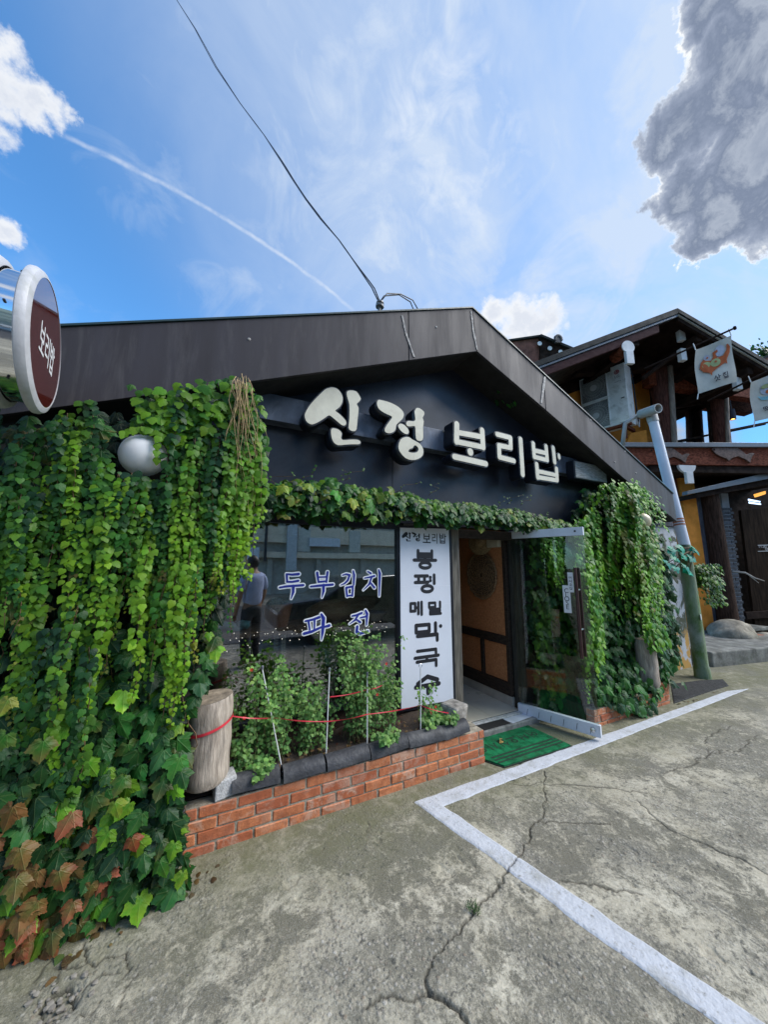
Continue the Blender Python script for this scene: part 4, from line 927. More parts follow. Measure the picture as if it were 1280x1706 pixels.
for k in range(3):
    y = 2.322+k*.040; MB().prism([(2.21, y, zt+.0124), (2.985, y-.005, zt+.0124), (2.985, y+.012, zt+.0124), (2.21, y+.017, zt+.0124)], (0, 0, .002)).build('stripe', M_dk, dm)
mb = MB()
for i, ch in enumerate('어서오십시오'): lay_strokes(mb, glyph_segs(ch, i*.125, 0, .10, .10, .014), ((2.905, 2.60, zt+.0124), (-1, 0, 0), (0, -1, 0), (0, 0, 1)), 0, .0002)
mb.build('lettering', M_dk, dm, fix=False)
lf = MB().add([(2.44, 2.555, zt+.016), (2.47, 2.58, zt+.028), (2.50, 2.56, zt+.016), (2.47, 2.54, zt+.020), (2.53, 2.60, zt+.017), (2.49, 2.60, zt+.03)], [(0, 3, 1), (3, 2, 1), (1, 4, 5)])
tag(lf.build('dead_leaf', mk('ochre dead leaf', (.33, .22, .06), .7), fix=False), 'curled ochre leaf lying on the green doormat', 'leaf')

# ------------------------------------------------------------------ things inside the entrance
bk_ = thing('wicker_tray', 'round woven wicker tray hung on the ochre entrance wall', 'basket', (3.07, 3.40, 1.47)); bc = np.array([3.075, 3.40, 1.475])
M_wick = mk('dark wicker', (.30, .175, .085), .7, var=.4, scale=60, bump=.7, bscale=120)
MB().lathe([(0, .0), (.25, .0), (.25, -.015), (0, -.012)], bc, (-1, 0, 0), 40).build('base', mk('dark tray base', (.07, .04, .022), .8, var=.3), bk_)
for rr in np.linspace(.03, .255, 12):
    MB().tube([bc+np.array([-.008-.006*math.sin(a*16+rr*200), rr*math.cos(a)*1.0, rr*1.12*math.sin(a)]) for a in np.linspace(0, 2*math.pi, 97)], .0065 if rr < .25 else .013, 5, caps=False).build('woven_ring', M_wick, bk_, smooth=True)
for a in np.linspace(0, 2*math.pi, 25)[:-1]: MB().tube([bc+np.array([-.012, .03*math.cos(a), .034*math.sin(a)]), bc+np.array([-.012, .255*math.cos(a), .285*math.sin(a)])], .004, 4).build('spoke', M_wick, bk_)
ht = thing('straw_hat', 'pale straw hat hung high inside the doorway', 'hat', (2.9, 3.2, 1.8)); hc = U(801, 902, X=3.02)
M_straw = mk('straw', (.34, .24, .12), .8, var=.3, scale=60, bump=.6)
MB().lathe([(.0, .07), (.05, .068), (.07, .05), (.075, .012), (.16, .0), (.17, -.004), (.0, -.006)], hc, (-1, -.35, .1), 28).build('brim', M_straw, ht, autos=40)
wb = MB().obox(U(823, 905, X=3.05), (.03, 0, 0), (0, .09, 0), (0, 0, .05)); tag(wb.build('wall_box', mk('ivory box', (.55, .5, .38), .5), bevel=.006), 'small ivory box on the entrance wall beside the straw hat', 'box')

# ------------------------------------------------------------------ things seen through the window
M_tab = mk('pale table top', (.36, .27, .19), .5, var=.2, scale=5, stretch=(1, 6, 6))
tb = thing('table', 'long narrow wooden table just behind the window glass', 'table', (.8, 3.35, .06))
MB().box(-.6, 1.62, 3.16, 3.62, 1.00, 1.045).build('table_top', M_tab, tb, bevel=.004)
for x in (.62, 1.08, -.5, 1.55):
    for y in (3.2, 3.55): MB().box(x-.018, x+.018, y-.018, y+.018, .06, 1.0).build('leg', M_steel, tb)
TZ = 1.046
pt = thing('plant_pot', 'terracotta pot of dark strappy leaves on the window table', 'plant pot', (.58, 3.36, TZ)); M_terra = mk('terracotta', (.50, .25, .15), .8, var=.12, scale=8)
MB().lathe([(.0, 0), (.095, 0), (.125, .165), (.132, .17), (.132, .20), (.118, .20), (.112, .15), (.0, .15)], (.585, 3.36, TZ), (0, 0, 1), 32).build('pot', M_terra, pt, autos=40)
mb = MB()
for k in range(46):
    a = random.uniform(0, 6.28); l = random.uniform(.08, .17); b = np.array([.585+random.uniform(-.07, .07), 3.36+random.uniform(-.07, .07), TZ+.16]); d = np.array([math.cos(a), math.sin(a), 0]); s = np.cross(d, (0, 0, 1))*.008
    p1 = b+d*l*.4+(0, 0, l*.55); p2 = b+d*l+(0, 0, l*.35); mb.add([b-s, b+s, p1+s*1.4, p1-s*1.4, p2], [(0, 1, 2, 3), (3, 2, 4)])
mb.build('leaves', mk('dark strap leaf', (.055, .075, .035), .45, var=.3), pt, fix=False)['kind'] = 'stuff'
dw = thing('driftwood', 'pale carved driftwood lying along the window table', 'driftwood', (1.25, 3.36, TZ)); M_drift = mk('pale driftwood', (.62, .50, .31), .6, var=.25, scale=6, stretch=(.6, 3, 6), col2=(.40, .22, .10), bump=.3)
mb = MB(); mb.tube([(.86, 3.36, TZ+.10), (1.0, 3.36, TZ+.11), (1.2, 3.35, TZ+.12), (1.4, 3.36, TZ+.145), (1.55, 3.37, TZ+.18), (1.64, 3.38, TZ+.20)], [.045, .095, .105, .085, .06, .02], 14); mb.tube([(.92, 3.30, TZ+.12), (1.05, 3.29, TZ+.16), (1.3, 3.30, TZ+.14), (1.5, 3.31, TZ+.22)], [.01, .04, .045, .012], 10); mb.build('log', M_drift, dw, smooth=True)
bw = thing('bowl', 'white bowl on the window table beside the board', 'bowl', (1.72, 3.3, TZ)); MB().lathe([(.05, 0), (.06, .01), (.105, .085), (.112, .088), (.108, .082), (.06, .02), (.0, .018)], (1.53, 3.24, TZ), (0, 0, 1), 28).build('bowl_body', mk('white glaze', (.6, .62, .62), .15, var=.03, bump=0), bw, smooth=True)
bg_ = thing('folded_cloth', 'turquoise and white folded cloth on the window table', 'cloth', (.2, 3.25, TZ)); mb = MB()
for i in range(3):
    pts = [(-.03+.028*k, 3.26, TZ+.035+.02*math.sin(k*1.1+i)) for k in range(14)]; mb.tube(pts, [.022+.012*math.sin(k*.9+i*2) for k in range(14)], 8)
mb.build('cloth', mk('turquoise cloth', (.12, .50, .55), .7, var=.3, scale=10, col2=(.6, .66, .64)), bg_, smooth=True)
hp = thing('hanging_pot', 'small pale pot hung below the table edge', 'plant pot', (1.1, 3.3, .65)); hc2 = U(552, 1095, Y=3.35)
MB().lathe([(.0, -.07), (.05, -.07), (.068, .06), (.072, .06), (.072, .075), (.06, .075), (.0, .05)], hc2, (0, 0, 1), 20).build('pot', mk('pale green pot', (.42, .5, .46), .6), hp, autos=40)
MB().tube([hc2+(.01, 0, .05), hc2+(.025, 0, .13), hc2+(.05, -.01, .19)], [.016, .02, .006], 8).build('stem', mk('pale cactus', (.33, .42, .34), .6), hp)
MB().tube([hc2+(-.06, .0, .07), hc2+(0, 0, .3)], .002, 4).build('hanger', M_steel, hp)
# fairy lights
fl = thing('fairy_lights', 'string of tiny warm white lights along the table edge', 'lights', (.8, 3.15, 1.02)); M_bulb = emit('fairy bulb', (1, .93, .78), 3.)
pts = []; n = 150
for i in range(n): pts.append(np.array([-.06+1.68*i/n, 3.145-.012*random.random(), .995+.05*math.sin(i*.85)+random.uniform(-.035, .05)]))
MB().tube(pts, .0016, 4).build('wire', M_black, fl)
bm_ = MB().lathe([(0, -.0034), (.0032, 0), (0, .0034)], (0, 0, 0), (0, 0, 1), 6).mesh('bulb', M_bulb)
for i in range(0, n, 2):
    p = pts[i]+np.array([random.uniform(-.006, .006), -.006, random.uniform(-.012, .01)]); link('bulb', bm_, fl, Matrix.Translation(p))
for i in range(6): link('bulb', bm_, fl, Matrix.Translation((.022+.012*random.random(), 2.95, .55+.075*i)))
# ------------------------------------------------------------------ leaves
L_BIG = leafmat('ivy leaf', .22, True); L_SM = leafmat('small leaf', .38, False, .38)
def fan(out, cen, zf):
    v = [(cen[0], cen[1])]+out; v = np.array([(x, y, zf(x, y)) for x, y in v]); n = len(out)
    return v, np.array([(0, 1+k, 1+(k+1) % n) for k in range(n)])
def ringfan(out, cen, zf, k=.55):
    n = len(out); c = np.array(cen); o = np.array(out); m = c+(o-c)*k; v = np.concatenate([[c], m, o]); v = np.array([(x, y, zf(x, y)) for x, y in v])
    f = [(0, 1+i, 1+(i+1) % n) for i in range(n)]+[q for i in range(n) for q in ((1+i, 1+n+i, 1+n+(i+1) % n), (1+i, 1+n+(i+1) % n, 1+(i+1) % n))]
    return v, np.array(f)
def big_tmpl(seed, hi=True):
    r = random.Random(seed); j = lambda s=.025: r.uniform(-s, s)
    half = [(.03,.0),(.10,-.09),(.20,-.13),(.31,-.10),(.38,.0),(.47,.10),(.53,.22),(.63,.38),(.55,.42),(.47,.41),(.42,.48),(.33,.47),(.30,.55),(.31,.66),(.25,.70),(.22,.80),(.13,.86)]
    rt = [(x+j(), y+j()) for x, y in half]; lf = [(-x+j(), y+j()) for x, y in half]
    out = [(0, .03)]+rt+[(0+j(), 1.02)]+lf[::-1]; fold = r.uniform(.10, .45); dr = r.uniform(.15, .6); w1 = r.uniform(0, 6)
    zf = lambda x, y: -fold*abs(x)**1.3-dr*max(0, y-.25)**2-.18*max(0, abs(x)-.3)+.045*math.sin(8*x+w1)*math.sin(6*y+w1)-.10*abs(math.sin(3.2*math.atan2(x, y-.1)))*math.hypot(x, y-.2)
    if not hi: return fan(out, (0, .22), zf)
    o2 = []
    for a, b in zip(out, out[1:]+out[:1]):
        mx_, my_ = (a[0]+b[0])/2, (a[1]+b[1])/2; k = r.uniform(.90, .97); o2 += [a, (mx_*k, .25+(my_-.25)*k)]
    return ringfan(o2, (0, .22), zf)
def small_tmpl(seed):
    r = random.Random(seed); j = lambda s=.03: r.uniform(-s, s)
    half = [(.20,-.08),(.40,.06),(.47,.28),(.42,.50),(.30,.62),(.20,.80)]
    out = [(0, 0)]+[(x+j(), y+j()) for x, y in half]+[(0, 1.0)]+[(-x+j(), y+j()) for x, y in half][::-1]; f = r.uniform(.1, .35); d = r.uniform(.25, .6)
    return fan(out, (0, .3), lambda x, y: -f*abs(x)-d*max(0, y-.2)**2)
TB = [big_tmpl(i) for i in range(5)]; TS = [small_tmpl(i) for i in range(4)]; TEM = TB+TS+[big_tmpl(20+i, False) for i in range(5)]     # 0..4 large, 5..8 small, 9..13 large and simple, for the shaded layers
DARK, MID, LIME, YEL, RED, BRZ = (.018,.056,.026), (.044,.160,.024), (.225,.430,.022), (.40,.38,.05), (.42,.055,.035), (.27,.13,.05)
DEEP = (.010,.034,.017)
def basis(tip, nrm):
    n = np.array(nrm, float); n /= np.linalg.norm(n); t_ = np.array(tip, float); t_ = t_-n*(t_@n); t_ /= np.linalg.norm(t_)+1e-9; return np.cross(t_, n), t_, n
class Leaves:
    def __init__(s): s.a = []
    def add(s, k, p, tip, nrm, size, col, col2=None): s.a.append((k, np.array(p, float), *basis(tip, nrm), size, np.array(col), np.array(col2 if col2 is not None else col)))
def leaf_mesh(name, items):
    co, fa, cl, uv, o = [], [], [], [], 0
    for k, p, s_, t_, n_, sz, c1, c2 in items:
        v, f = TEM[k]; co.append(p+sz*(v[:, :1]*s_+v[:, 1:2]*t_+v[:, 2:]*n_)); fa.append(f+o); o += len(v)
        w = np.clip(np.hypot(v[:, 0], v[:, 1]-.25)*1.5-.25, 0, 1)[:, None]; c = c1*(1-w)+c2*w; cl.append(np.concatenate([c, np.ones((len(v), 1))], 1)); uv.append(v[:, :2])
    me = big_mesh(name, np.concatenate(co), np.concatenate(fa), L_BIG, {'col': ('FLOAT_COLOR', np.concatenate(cl))}, np.concatenate(uv), smooth=True)
    return me
PAL = {}
def pal_mesh(k, c1, c2):
    key = (k, tuple(np.round(np.log(np.array(c1)+.004)*2.2).astype(int)), tuple(np.round(np.log(np.array(c2)+.004)*2.2).astype(int)))
    if key not in PAL:
        me = leaf_mesh('leaf', [(k, np.zeros(3), np.array([1., 0, 0]), np.array([0, 1., 0]), np.array([0, 0, 1.]), 1., np.array(c1), np.array(c2))]); me.materials.clear(); me.materials.append(L_SM if 5 <= k < 9 else L_BIG); PAL[key] = me
    return PAL[key]
def plant(name, label, cat, base, LV, stems=None, npart=300, group=None, leafname='leaf', stem_mat=None):
    o = thing(name, label, cat, base, group)
    if stems: stems.build('stem', stem_mat or M_vine, o, smooth=True)
    it = sorted(LV.a, key=lambda q: -q[5]/np.linalg.norm(q[1]-CAM)*(1 if q[4][1] < .2 else .5))
    for k, p, s_, t_, n_, sz, c1, c2 in it[:npart]:
        mw = Matrix.Identity(4)
        for i in range(3): mw[i][0] = s_[i]*sz; mw[i][1] = t_[i]*sz; mw[i][2] = n_[i]*sz; mw[i][3] = p[i]
        link(leafname, pal_mesh(k, c1, c2), o, mw)
    rest = it[npart:]
    if rest:
        sm = [q for q in rest if 5 <= q[0] < 9]; bg__ = [q for q in rest if not 5 <= q[0] < 9]
        for grp, m in ((bg__, L_BIG), (sm, L_SM)):
            if grp:
                me = leaf_mesh('foliage', grp); me.materials.clear(); me.materials.append(m); tag(link('foliage', me, o), kind='stuff')
    return o
M_vine = mk('vine stem', (.16, .095, .045), .8, var=.4, scale=30); M_dry = mk('dry vine stem', (.40, .28, .13), .7, var=.3, scale=30)
R = random.Random(11); u = R.uniform
def jit(c, a=.22): k = u(1-a, 1+a); return tuple(max(0, x*k*u(.92, 1.08)) for x in c)
def lerp(a, b, f): return tuple(x+(y-x)*f for x, y in zip(a, b))
def hang_tip(s=.5, out=.25): return (u(-s, s), -abs(u(0, out)), -1)
def face_n(tilt=.5, side=.35): return (u(-side, side), -1, u(.1, tilt))
def strand(LV, ST, x, y, z0, z1, size, hue, sway=.04, gap=.027, tipc=None, green=None, width=.017):
    """a hanging shoot: pairs of overlapping small leaves, finer towards its tip"""
    n = max(4, int((z0-z1)/gap)); ph = u(0, 6); a = u(-sway, sway); pts = []
    for i in range(n):
        f = i/n; z = z0-(z0-z1)*f; xx = x+a*f+.020*math.sin(f*5+ph)+.008*math.sin(f*17+ph*2); yy = y-.035*math.sin(math.pi*min(1, f*1.3))*u(.7, 1.2)
        if i % 4 == 0: pts.append((xx, yy+.012, z))
        sz = size*(1-.55*max(0, f-.55)/.45)*u(.62, 1.30)
        if u(0, 1) < .07: continue
        c = lerp(hue[0], hue[1], min(1, max(0, f*1.15+u(-.30, .30))))
        if tipc and f > .9: c = lerp(c, tipc, .5)
        for sd in ((-1, 1) if u(0, 1) < .9 else (R.choice((-1, 1)),)):
            w = width*(1-.5*f)*u(.3, 1.7)
            LV.add(5+R.randrange(4), (xx+sd*w, yy-u(0, .014), z+u(-.008, .008)), (sd*u(.0, .8), -u(.0, .5), -1), (sd*u(-.3, .5), -1, u(.05, .9)), sz, jit(c, .25), None)
    pts.append((x+a, y, z1-.02-u(0, .05))); ST.tube(pts, [.0022]*(len(pts)-1)+[.0008], 4)

# ---- the big ivy left of the window
xr_z = np.array([0, .12, .4, .8, .95, 1.2, 1.53, 1.95, 2.3, 2.6, 2.8]); xr_x = np.array([-.05, -.01, -.10, -.08, .0, .06, .14, .31, .29, .22, .10])
def xright(z): return float(np.interp(z, xr_z, xr_x))
def ztop(x): return 2.80+.411*(min(x, .1)-.0)-.02
def ysurf(x, z):
    s = min(1, max(0, (1.25-z)/1.1)); s = s*s*(3-2*s); return 2.36-.17*s-.05*(vnoise(np.array(x*4+9), np.array(z*3), 2)-.5)
LV = Leaves(); ST = MB()
for k in range(1500):                                  # inner layer, shade between the shoots put into darker leaf colours
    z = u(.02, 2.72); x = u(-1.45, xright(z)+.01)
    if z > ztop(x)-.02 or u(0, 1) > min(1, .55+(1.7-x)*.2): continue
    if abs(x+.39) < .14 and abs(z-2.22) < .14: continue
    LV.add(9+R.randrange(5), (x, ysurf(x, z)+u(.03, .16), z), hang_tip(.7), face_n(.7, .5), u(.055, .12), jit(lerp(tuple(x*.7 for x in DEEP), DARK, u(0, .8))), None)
for k in range(1150):                                   # lower part: large lobed leaves
    z = abs(R.gauss(.45, .40)) if k < 1020 else u(.8, 1.25); x = u(-1.25, xright(z)+.03)
    if z < .03 or z > 1.45: z = u(.05, 1.1)
    x = min(x, xright(z)+.02); p = (x, ysurf(x, z)-u(-.05, .06), max(.06, z))
    c = jit(lerp(DARK, MID, u(0, .8)), .3); c2 = c; q = u(0, 1); red = max(0, 1-z/.62)*max(0, min(1, (-x-.26)/.35))
    if q < .72*red: c, c2 = jit(R.choice((BRZ, BRZ, lerp(MID, BRZ, .6)))), jit(R.choice((RED, BRZ, lerp(RED, BRZ, .5))))
    elif q < .72*red+.10: c, c2 = jit(lerp(MID, LIME, .5)), jit(lerp(LIME, YEL, u(0, .5)))
    elif q < .72*red+.19: c2 = jit(lerp(BRZ, MID, .4))
    LV.add(R.randrange(5), p, hang_tip(1.0, .6), face_n(1.1, .75), u(.05, .112), c, c2)
for px, py, c, c2, sz in ((190,1352,lerp(LIME,YEL,.3),YEL,.12),(180,1400,lerp(MID,LIME,.5),LIME,.13),(218,1412,lerp(RED,BRZ,.15),RED,.115),(95,1468,BRZ,RED,.15),(150,1490,lerp(BRZ,RED,.3),BRZ,.11),(60,1520,BRZ,lerp(RED,BRZ,.4),.15),(25,1480,lerp(BRZ,MID,.4),BRZ,.14),(30,1430,lerp(BRZ,RED,.4),BRZ,.15),(85,1570,lerp(BRZ,DARK,.4),BRZ,.13),(120,1520,BRZ,RED,.12),(20,1360,lerp(RED,BRZ,.5),lerp(RED,MID,.5),.16),(205,1310,MID,lerp(BRZ,MID,.3),.13),(235,1370,DARK,MID,.15),(70,1250,MID,BRZ,.15),(12,1180,lerp(YEL,BRZ,.3),YEL,.12),(8,1240,MID,lerp(MID,BRZ,.5),.15),(270,1240,DARK,MID,.13),(300,1300,DARK,MID,.14),(265,1450,MID,lerp(LIME,MID,.5),.13),(290,1420,lerp(MID,LIME,.5),LIME,.12)):
    p = U(px, py, Y=2.12); LV.add(R.randrange(5), p+(0, 0, .04), hang_tip(.7, .4), face_n(.8, .4), sz*.60, lerp(c, MID, u(.1, .5)), c2)
for px, py, n in ((140, 725, 12), (60, 720, 8), (215, 820, 9), (25, 1000, 10), (20, 900, 6), (250, 850, 4)):   # patches of larger leaves between the shoots
    for k in range(n):
        p = U(px+u(-45, 45), py+u(-30, 30), Y=2.27); LV.add(R.randrange(5), p, hang_tip(.6), face_n(.6, .3), u(.07, .12), jit(lerp(MID, DARK, u(0, 1))), jit(R.choice((MID, BRZ, lerp(BRZ, YEL, .3), DARK))))
hues = [(lerp(DARK, MID, .6), lerp(MID, LIME, .8)), (MID, LIME), (lerp(MID, LIME, .45), lerp(LIME, YEL, .08)), (DARK, lerp(DARK, MID, .9)), (lerp(DARK, MID, .6), lerp(MID, LIME, .35))]
def in_globe(x, z, r=.155): return (x+.39)**2+(z-2.22)**2 < r*r
for k in range(116):
    x = -1.25+1.42*(k+u(-.6, 1.6))/116; lay = k % 3; zt_ = ztop(x)-u(.0, .55) if lay else u(1.4, 2.3)
    zb = u(.85, 1.55) if x > -.35 else u(.6, 1.6)
    if x > -.02: zb = u(1.15, 1.6)
    if lay == 2: zb = u(1.3, 1.8)
    if x < -.85: zb = u(1.1, 1.7)
    if abs(x+.39) < .15: zt_ = min(zt_, 2.09-abs(u(0, .05))) if lay else min(zt_, 2.05)
    h = R.choice(hues) if x > -.75 else R.choice(hues[3:]+hues[:1])
    if lay == 0: h = R.choice(hues[3:]+hues[:2])
    y = ysurf(x, 1.6)-(.05+.035*lay+u(-.015, .02))
    strand(LV, ST, x, y, zt_, zb, u(.029, .041), h, gap=.0215, tipc=R.choice((None, None, BRZ, YEL)), width=.0145)
for x, z0, z1, h in ((-.56, 1.4, .42, 0), (-.60, 1.3, .55, 3), (-.50, 1.2, .48, 3), (-.47, 1.15, .36, 4), (-.66, 1.3, .7, 3), (-.14, 1.6, .78, 2), (-.2, 1.5, .86, 1), (-.29, 1.7, .92, 2), (-.07, 1.6, .76, 1), (-.11, 1.7, .9, 2)):
    strand(LV, ST, x, ysurf(x, .9)-.10, z0, z1, u(.030, .038), hues[h], gap=.0215, width=.0145)
for k in range(36):                                    # leafy shoulder beside the sign bar, along the eave and round the globe
    x = u(-.42, .20); z = ztop(x)-u(0, .22)
    for j in range(10):
        xx = x+u(-.07, .07); zz = z-j*.03+u(-.02, .02)
        if in_globe(xx, zz, .15): continue
        LV.add(5+R.randrange(4) if u(0, 1) < .7 else R.randrange(5), (xx, 2.32-u(.0, .10), zz), hang_tip(.8), face_n(.8), u(.045, .075), jit(lerp(MID, LIME, u(0, .8))), None)
for k in range(14):                                    # shoulder on the window side
    x = u(.12, .30); zt_ = 2.62-(x-.1)*1.2-u(0, .1); strand(LV, ST, x, 2.30-u(0, .06), zt_, u(1.55, 2.0)-(.28-x)*1.2, u(.040, .055), R.choice(hues[:3]), gap=.032)
for a in np.linspace(.2, 2.4, 12): LV.add(5+R.randrange(4), (-.39+.125*math.cos(a)+.02, 2.22, 2.22+.13*math.sin(a)), hang_tip(.6), face_n(.5), .05, jit(lerp(MID, LIME, .5)), None)
for z in (2.30, 2.26, 2.22, 2.18): LV.add(5+R.randrange(4), (-.30+u(-.012, .012), 2.20, z), hang_tip(.4), face_n(.5), .045, jit(lerp(MID, LIME, .6)), None)
DS = MB()
for k in range(26):                                    # dried runners beside the sign bar
    x0 = u(.03, .15); p = np.array([x0, 2.24-u(0, .05), u(2.66, 2.80)]); pts = [p]; L_ = u(.3, .85); dx = u(-.03, .16)
    for j in range(1, 9): pts.append(p+np.array([dx*j/8+.02*math.sin(j*.9+k), -.02*math.sin(j*.5), -L_*j/8]))
    DS.tube(pts, [.0027-.00022*j for j in range(9)], 5)
for k in range(60):
    x = u(-1.2, .0); z = u(.3, 1.9); p = np.array([x, ysurf(x, z)+.05, z]); pts = [p+np.array([u(-.02, .02)*j, u(-.012, .01)*j, -.06*j]) for j in range(6)]; ST.tube(pts, .003, 4)
iv = plant('ivy', 'big ivy curtain with hanging lime shoots and reddening leaves left of the window', 'ivy', (-.4, 2.3, 0), LV, ST)
DS.build('dry_stem', M_dry, iv, smooth=True)

# ---- ivy over the window and door head
LV = Leaves(); ST = MB(); YL = 2.69
tpx = np.array([(440,802),(500,796),(560,798),(650,815),(720,830),(850,845),(960,872)]); bpx = np.array([(440,848),(500,856),(560,862),(650,864),(700,864),(750,870),(850,876),(960,888)])
tq = np.array([U(*p, Y=YL) for p in tpx]); bq = np.array([U(*p, Y=YL) for p in bpx])
for k in range(1750):
    x = .34+3.45*u(0, 1)**1.0; zt_ = float(np.interp(x, tq[:, 0], tq[:, 2])); zb = float(np.interp(x, bq[:, 0], bq[:, 2])); f = u(0, 1)
    z = zb+(zt_-zb)*f+.02*math.sin(x*13)*math.sin(x*5); y = YL-.10*math.sin(math.pi*min(1, f*.9+.1))+abs(R.gauss(0, .05))
    big = u(0, 1) < .27; c = jit(lerp(MID, LIME, u(0, .85)*(.3+.7*f)), .3) if u(0, 1) < .8 else jit(DARK); c2 = None
    if big: c = jit(lerp(DARK, MID, u(0, 1.1)), .25)
    if big and u(0, 1) < .12: c, c2 = jit(lerp(MID, YEL, .4)), jit(R.choice((BRZ, YEL, lerp(YEL, BRZ, .5))))
    LV.add(R.randrange(5) if big else 5+R.randrange(4), (x, y, z), hang_tip(.9, .4), face_n(1.0, .5), u(.065, .115) if big else u(.036, .062), c, c2)
for px, py in ((475,815),(490,835),(515,812),(545,825),(575,858),(590,838),(615,850),(622,866),(650,858),(655,820),(640,830),(603,828)):
    LV.add(R.randrange(5), U(px, py-6, Y=YL-.11), hang_tip(.9), face_n(.9, .6), u(.07, .105), jit(lerp(MID, YEL, u(.15, .6))), jit(R.choice((YEL, lerp(YEL, BRZ, .5), lerp(MID, YEL, .4)))))
for px, py in ((450,790),(500,780),(555,785),(575,780),(660,800),(715,805),(830,825),(845,820),(868,822),(905,850)):
    a = U(px, py+20, Y=YL); pts = [a+np.array([u(.0, .05)*j, -.012*j, .022*j]) for j in range(6)]; ST.tube(pts, [.0025, .0022, .002, .0018, .0014, .001], 4)
    for q in pts[1:]: LV.add(5+R.randrange(4), q, (u(-1, 1), -.4, u(-.2, .8)), face_n(.8), u(.014, .026), jit(MID), None)
plant('ivy', 'ivy fringe with yellowing leaves over the window and door head', 'ivy', (2.0, 2.7, 2.0), LV, ST)
pp = MB().tube([(.3, 2.80, 2.06), (2.0, 2.80, 2.06), (3.9, 2.80, 2.06)], .03, 10); pp.build('gutter', M_black, HB)

# ---- ivy right of the door
LV = Leaves(); ST = MB()
rt_x = np.array([3.2, 3.69, 4.0, 4.3, 4.8, 5.25, 5.55]); rt_z = np.array([1.95, 2.12, 2.25, 2.62, 2.66, 2.55, 2.1])
def rtop(x): return float(np.interp(x, rt_x, rt_z))
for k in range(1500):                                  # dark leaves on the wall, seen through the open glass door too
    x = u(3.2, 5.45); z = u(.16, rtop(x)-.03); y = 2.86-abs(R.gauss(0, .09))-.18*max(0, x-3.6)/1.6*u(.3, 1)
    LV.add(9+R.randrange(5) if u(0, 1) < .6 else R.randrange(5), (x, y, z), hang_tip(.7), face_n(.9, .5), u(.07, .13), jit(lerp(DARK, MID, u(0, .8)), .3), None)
for k in range(260):
    x = u(3.2, 3.7); z = u(.2, 1.95); LV.add(5+R.randrange(4) if z > 1.2 and u(0, 1) < .7 else R.randrange(5), (x, 2.74+u(-.05, .05), z), hang_tip(.7), face_n(.8, .5), u(.05, .11), jit(lerp(DARK, LIME, u(0, .6))), None)
hr = [(MID, lerp(MID, LIME, .6)), (lerp(DARK, MID, .8), lerp(MID, LIME, .7)), (lerp(MID, LIME, .2), lerp(MID, LIME, .9)), (lerp(MID, BRZ, .45), lerp(MID, LIME, .5)), (lerp(DARK, MID, .5), lerp(MID, LIME, .3))]
for k in range(120):
    x = 3.66+1.62*(k+u(-1, 2))/120; zt_ = rtop(x)-u(0, .9); zb = max(.8, zt_-u(.4, 1.1))
    if x < 4.05: zb = max(.2, zt_-u(.5, 1.5))
    elif x < 4.3: zb = u(.9, 1.6)
    elif x > 4.95: zb = u(.65, 1.2)
    h = R.choice(hr[:3]) if x < 4.05 else R.choice(hr)
    if 4.35 < x < 4.75 and u(0, 1) < .5: h = hr[3]
    strand(LV, ST, x, 2.54+.10*math.sin(x*5)-u(0, .12)+(.1 if k % 3 == 0 else 0), zt_, zb, u(.046, .066), h, gap=.034, sway=.16, width=.026)
for k in range(14): strand(LV, ST, u(4.9, 5.25), 2.50+u(-.05, .08), u(1.6, 2.3), u(.62, .95), u(.042, .052), hr[k % 2], gap=.033)
for k in range(10): strand(LV, ST, u(3.25, 3.62), 2.62+u(-.04, .05), u(1.85, 2.0), u(1.3, 1.6), u(.04, .05), hr[k % 3], gap=.033)
for k in range(420):                                   # tumbling over the brick edging
    x = u(3.62, 5.05); z = .16+.40*u(0, 1)**1.4+.10*math.sin(x*4); y = 2.50-.14*(1-min(1, (z-.1)/.5))+u(-.05, .1)
    if 4.62 < x < 4.98 and z > .24: continue
    LV.add(R.randrange(5) if u(0, 1) < .7 else 5+R.randrange(4), (x, y, z), hang_tip(.8, .6), face_n(1., .4), u(.06, .115), jit(lerp(DARK, MID, u(0, 1.2)), .3), None)
for k in range(720):                                   # end of the front, large drooping leaves
    x = u(5.05, 5.95); z = u(.30, 2.25-max(0, x-5.5)*.9); LV.add(R.randrange(5), (x, 2.55+u(-.10, .20)+(x-5.05)*.2, z), hang_tip(.8, .4), face_n(.8, .6), u(.09, .15), jit(lerp(DEEP, MID, u(.1, .9)), .3), None)
for k in range(46):
    x = u(4.35, 5.45); z = rtop(x)-u(0, .15)+.05
    for j in range(9): LV.add(5+R.randrange(4), (x+u(-.08, .08), 2.46+u(-.08, .06), z-j*.03), hang_tip(.8), face_n(.9), u(.04, .06), jit(lerp(MID, LIME, u(0, .8))), None)

for k in range(2600):                                  # loose leaves filling the curtain in drifts
    x = 3.62+1.68*u(0, 1); z = rtop(x)-(rtop(x)-(.45 if x < 4.1 else .95))*u(0, 1)
    if vnoise(np.array(x*7.), np.array(z*4.), 77) < .38: continue
    q = vnoise(np.array(x*3.), np.array(z*2.), 78); c = lerp(lerp(DARK, MID, u(.3, 1)), lerp(MID, LIME, .8) if q > .5 else lerp(MID, LIME, .25), u(.1, 1))
    if 4.3 < x < 4.8 and 1.0 < z < 2.0 and u(0, 1) < .18: c = lerp(c, BRZ, .5)
    LV.add(5+R.randrange(4), (x, 2.50+.10*math.sin(x*5)+u(-.06, .10), z), hang_tip(.9), face_n(1., .6), u(.038, .066), jit(c, .25), None)
LV.a = [q for q in LV.a if (q[1][0]-5.03)**2+(q[1][2]-2.18)**2 > .0125 or q[1][1] > 2.62]

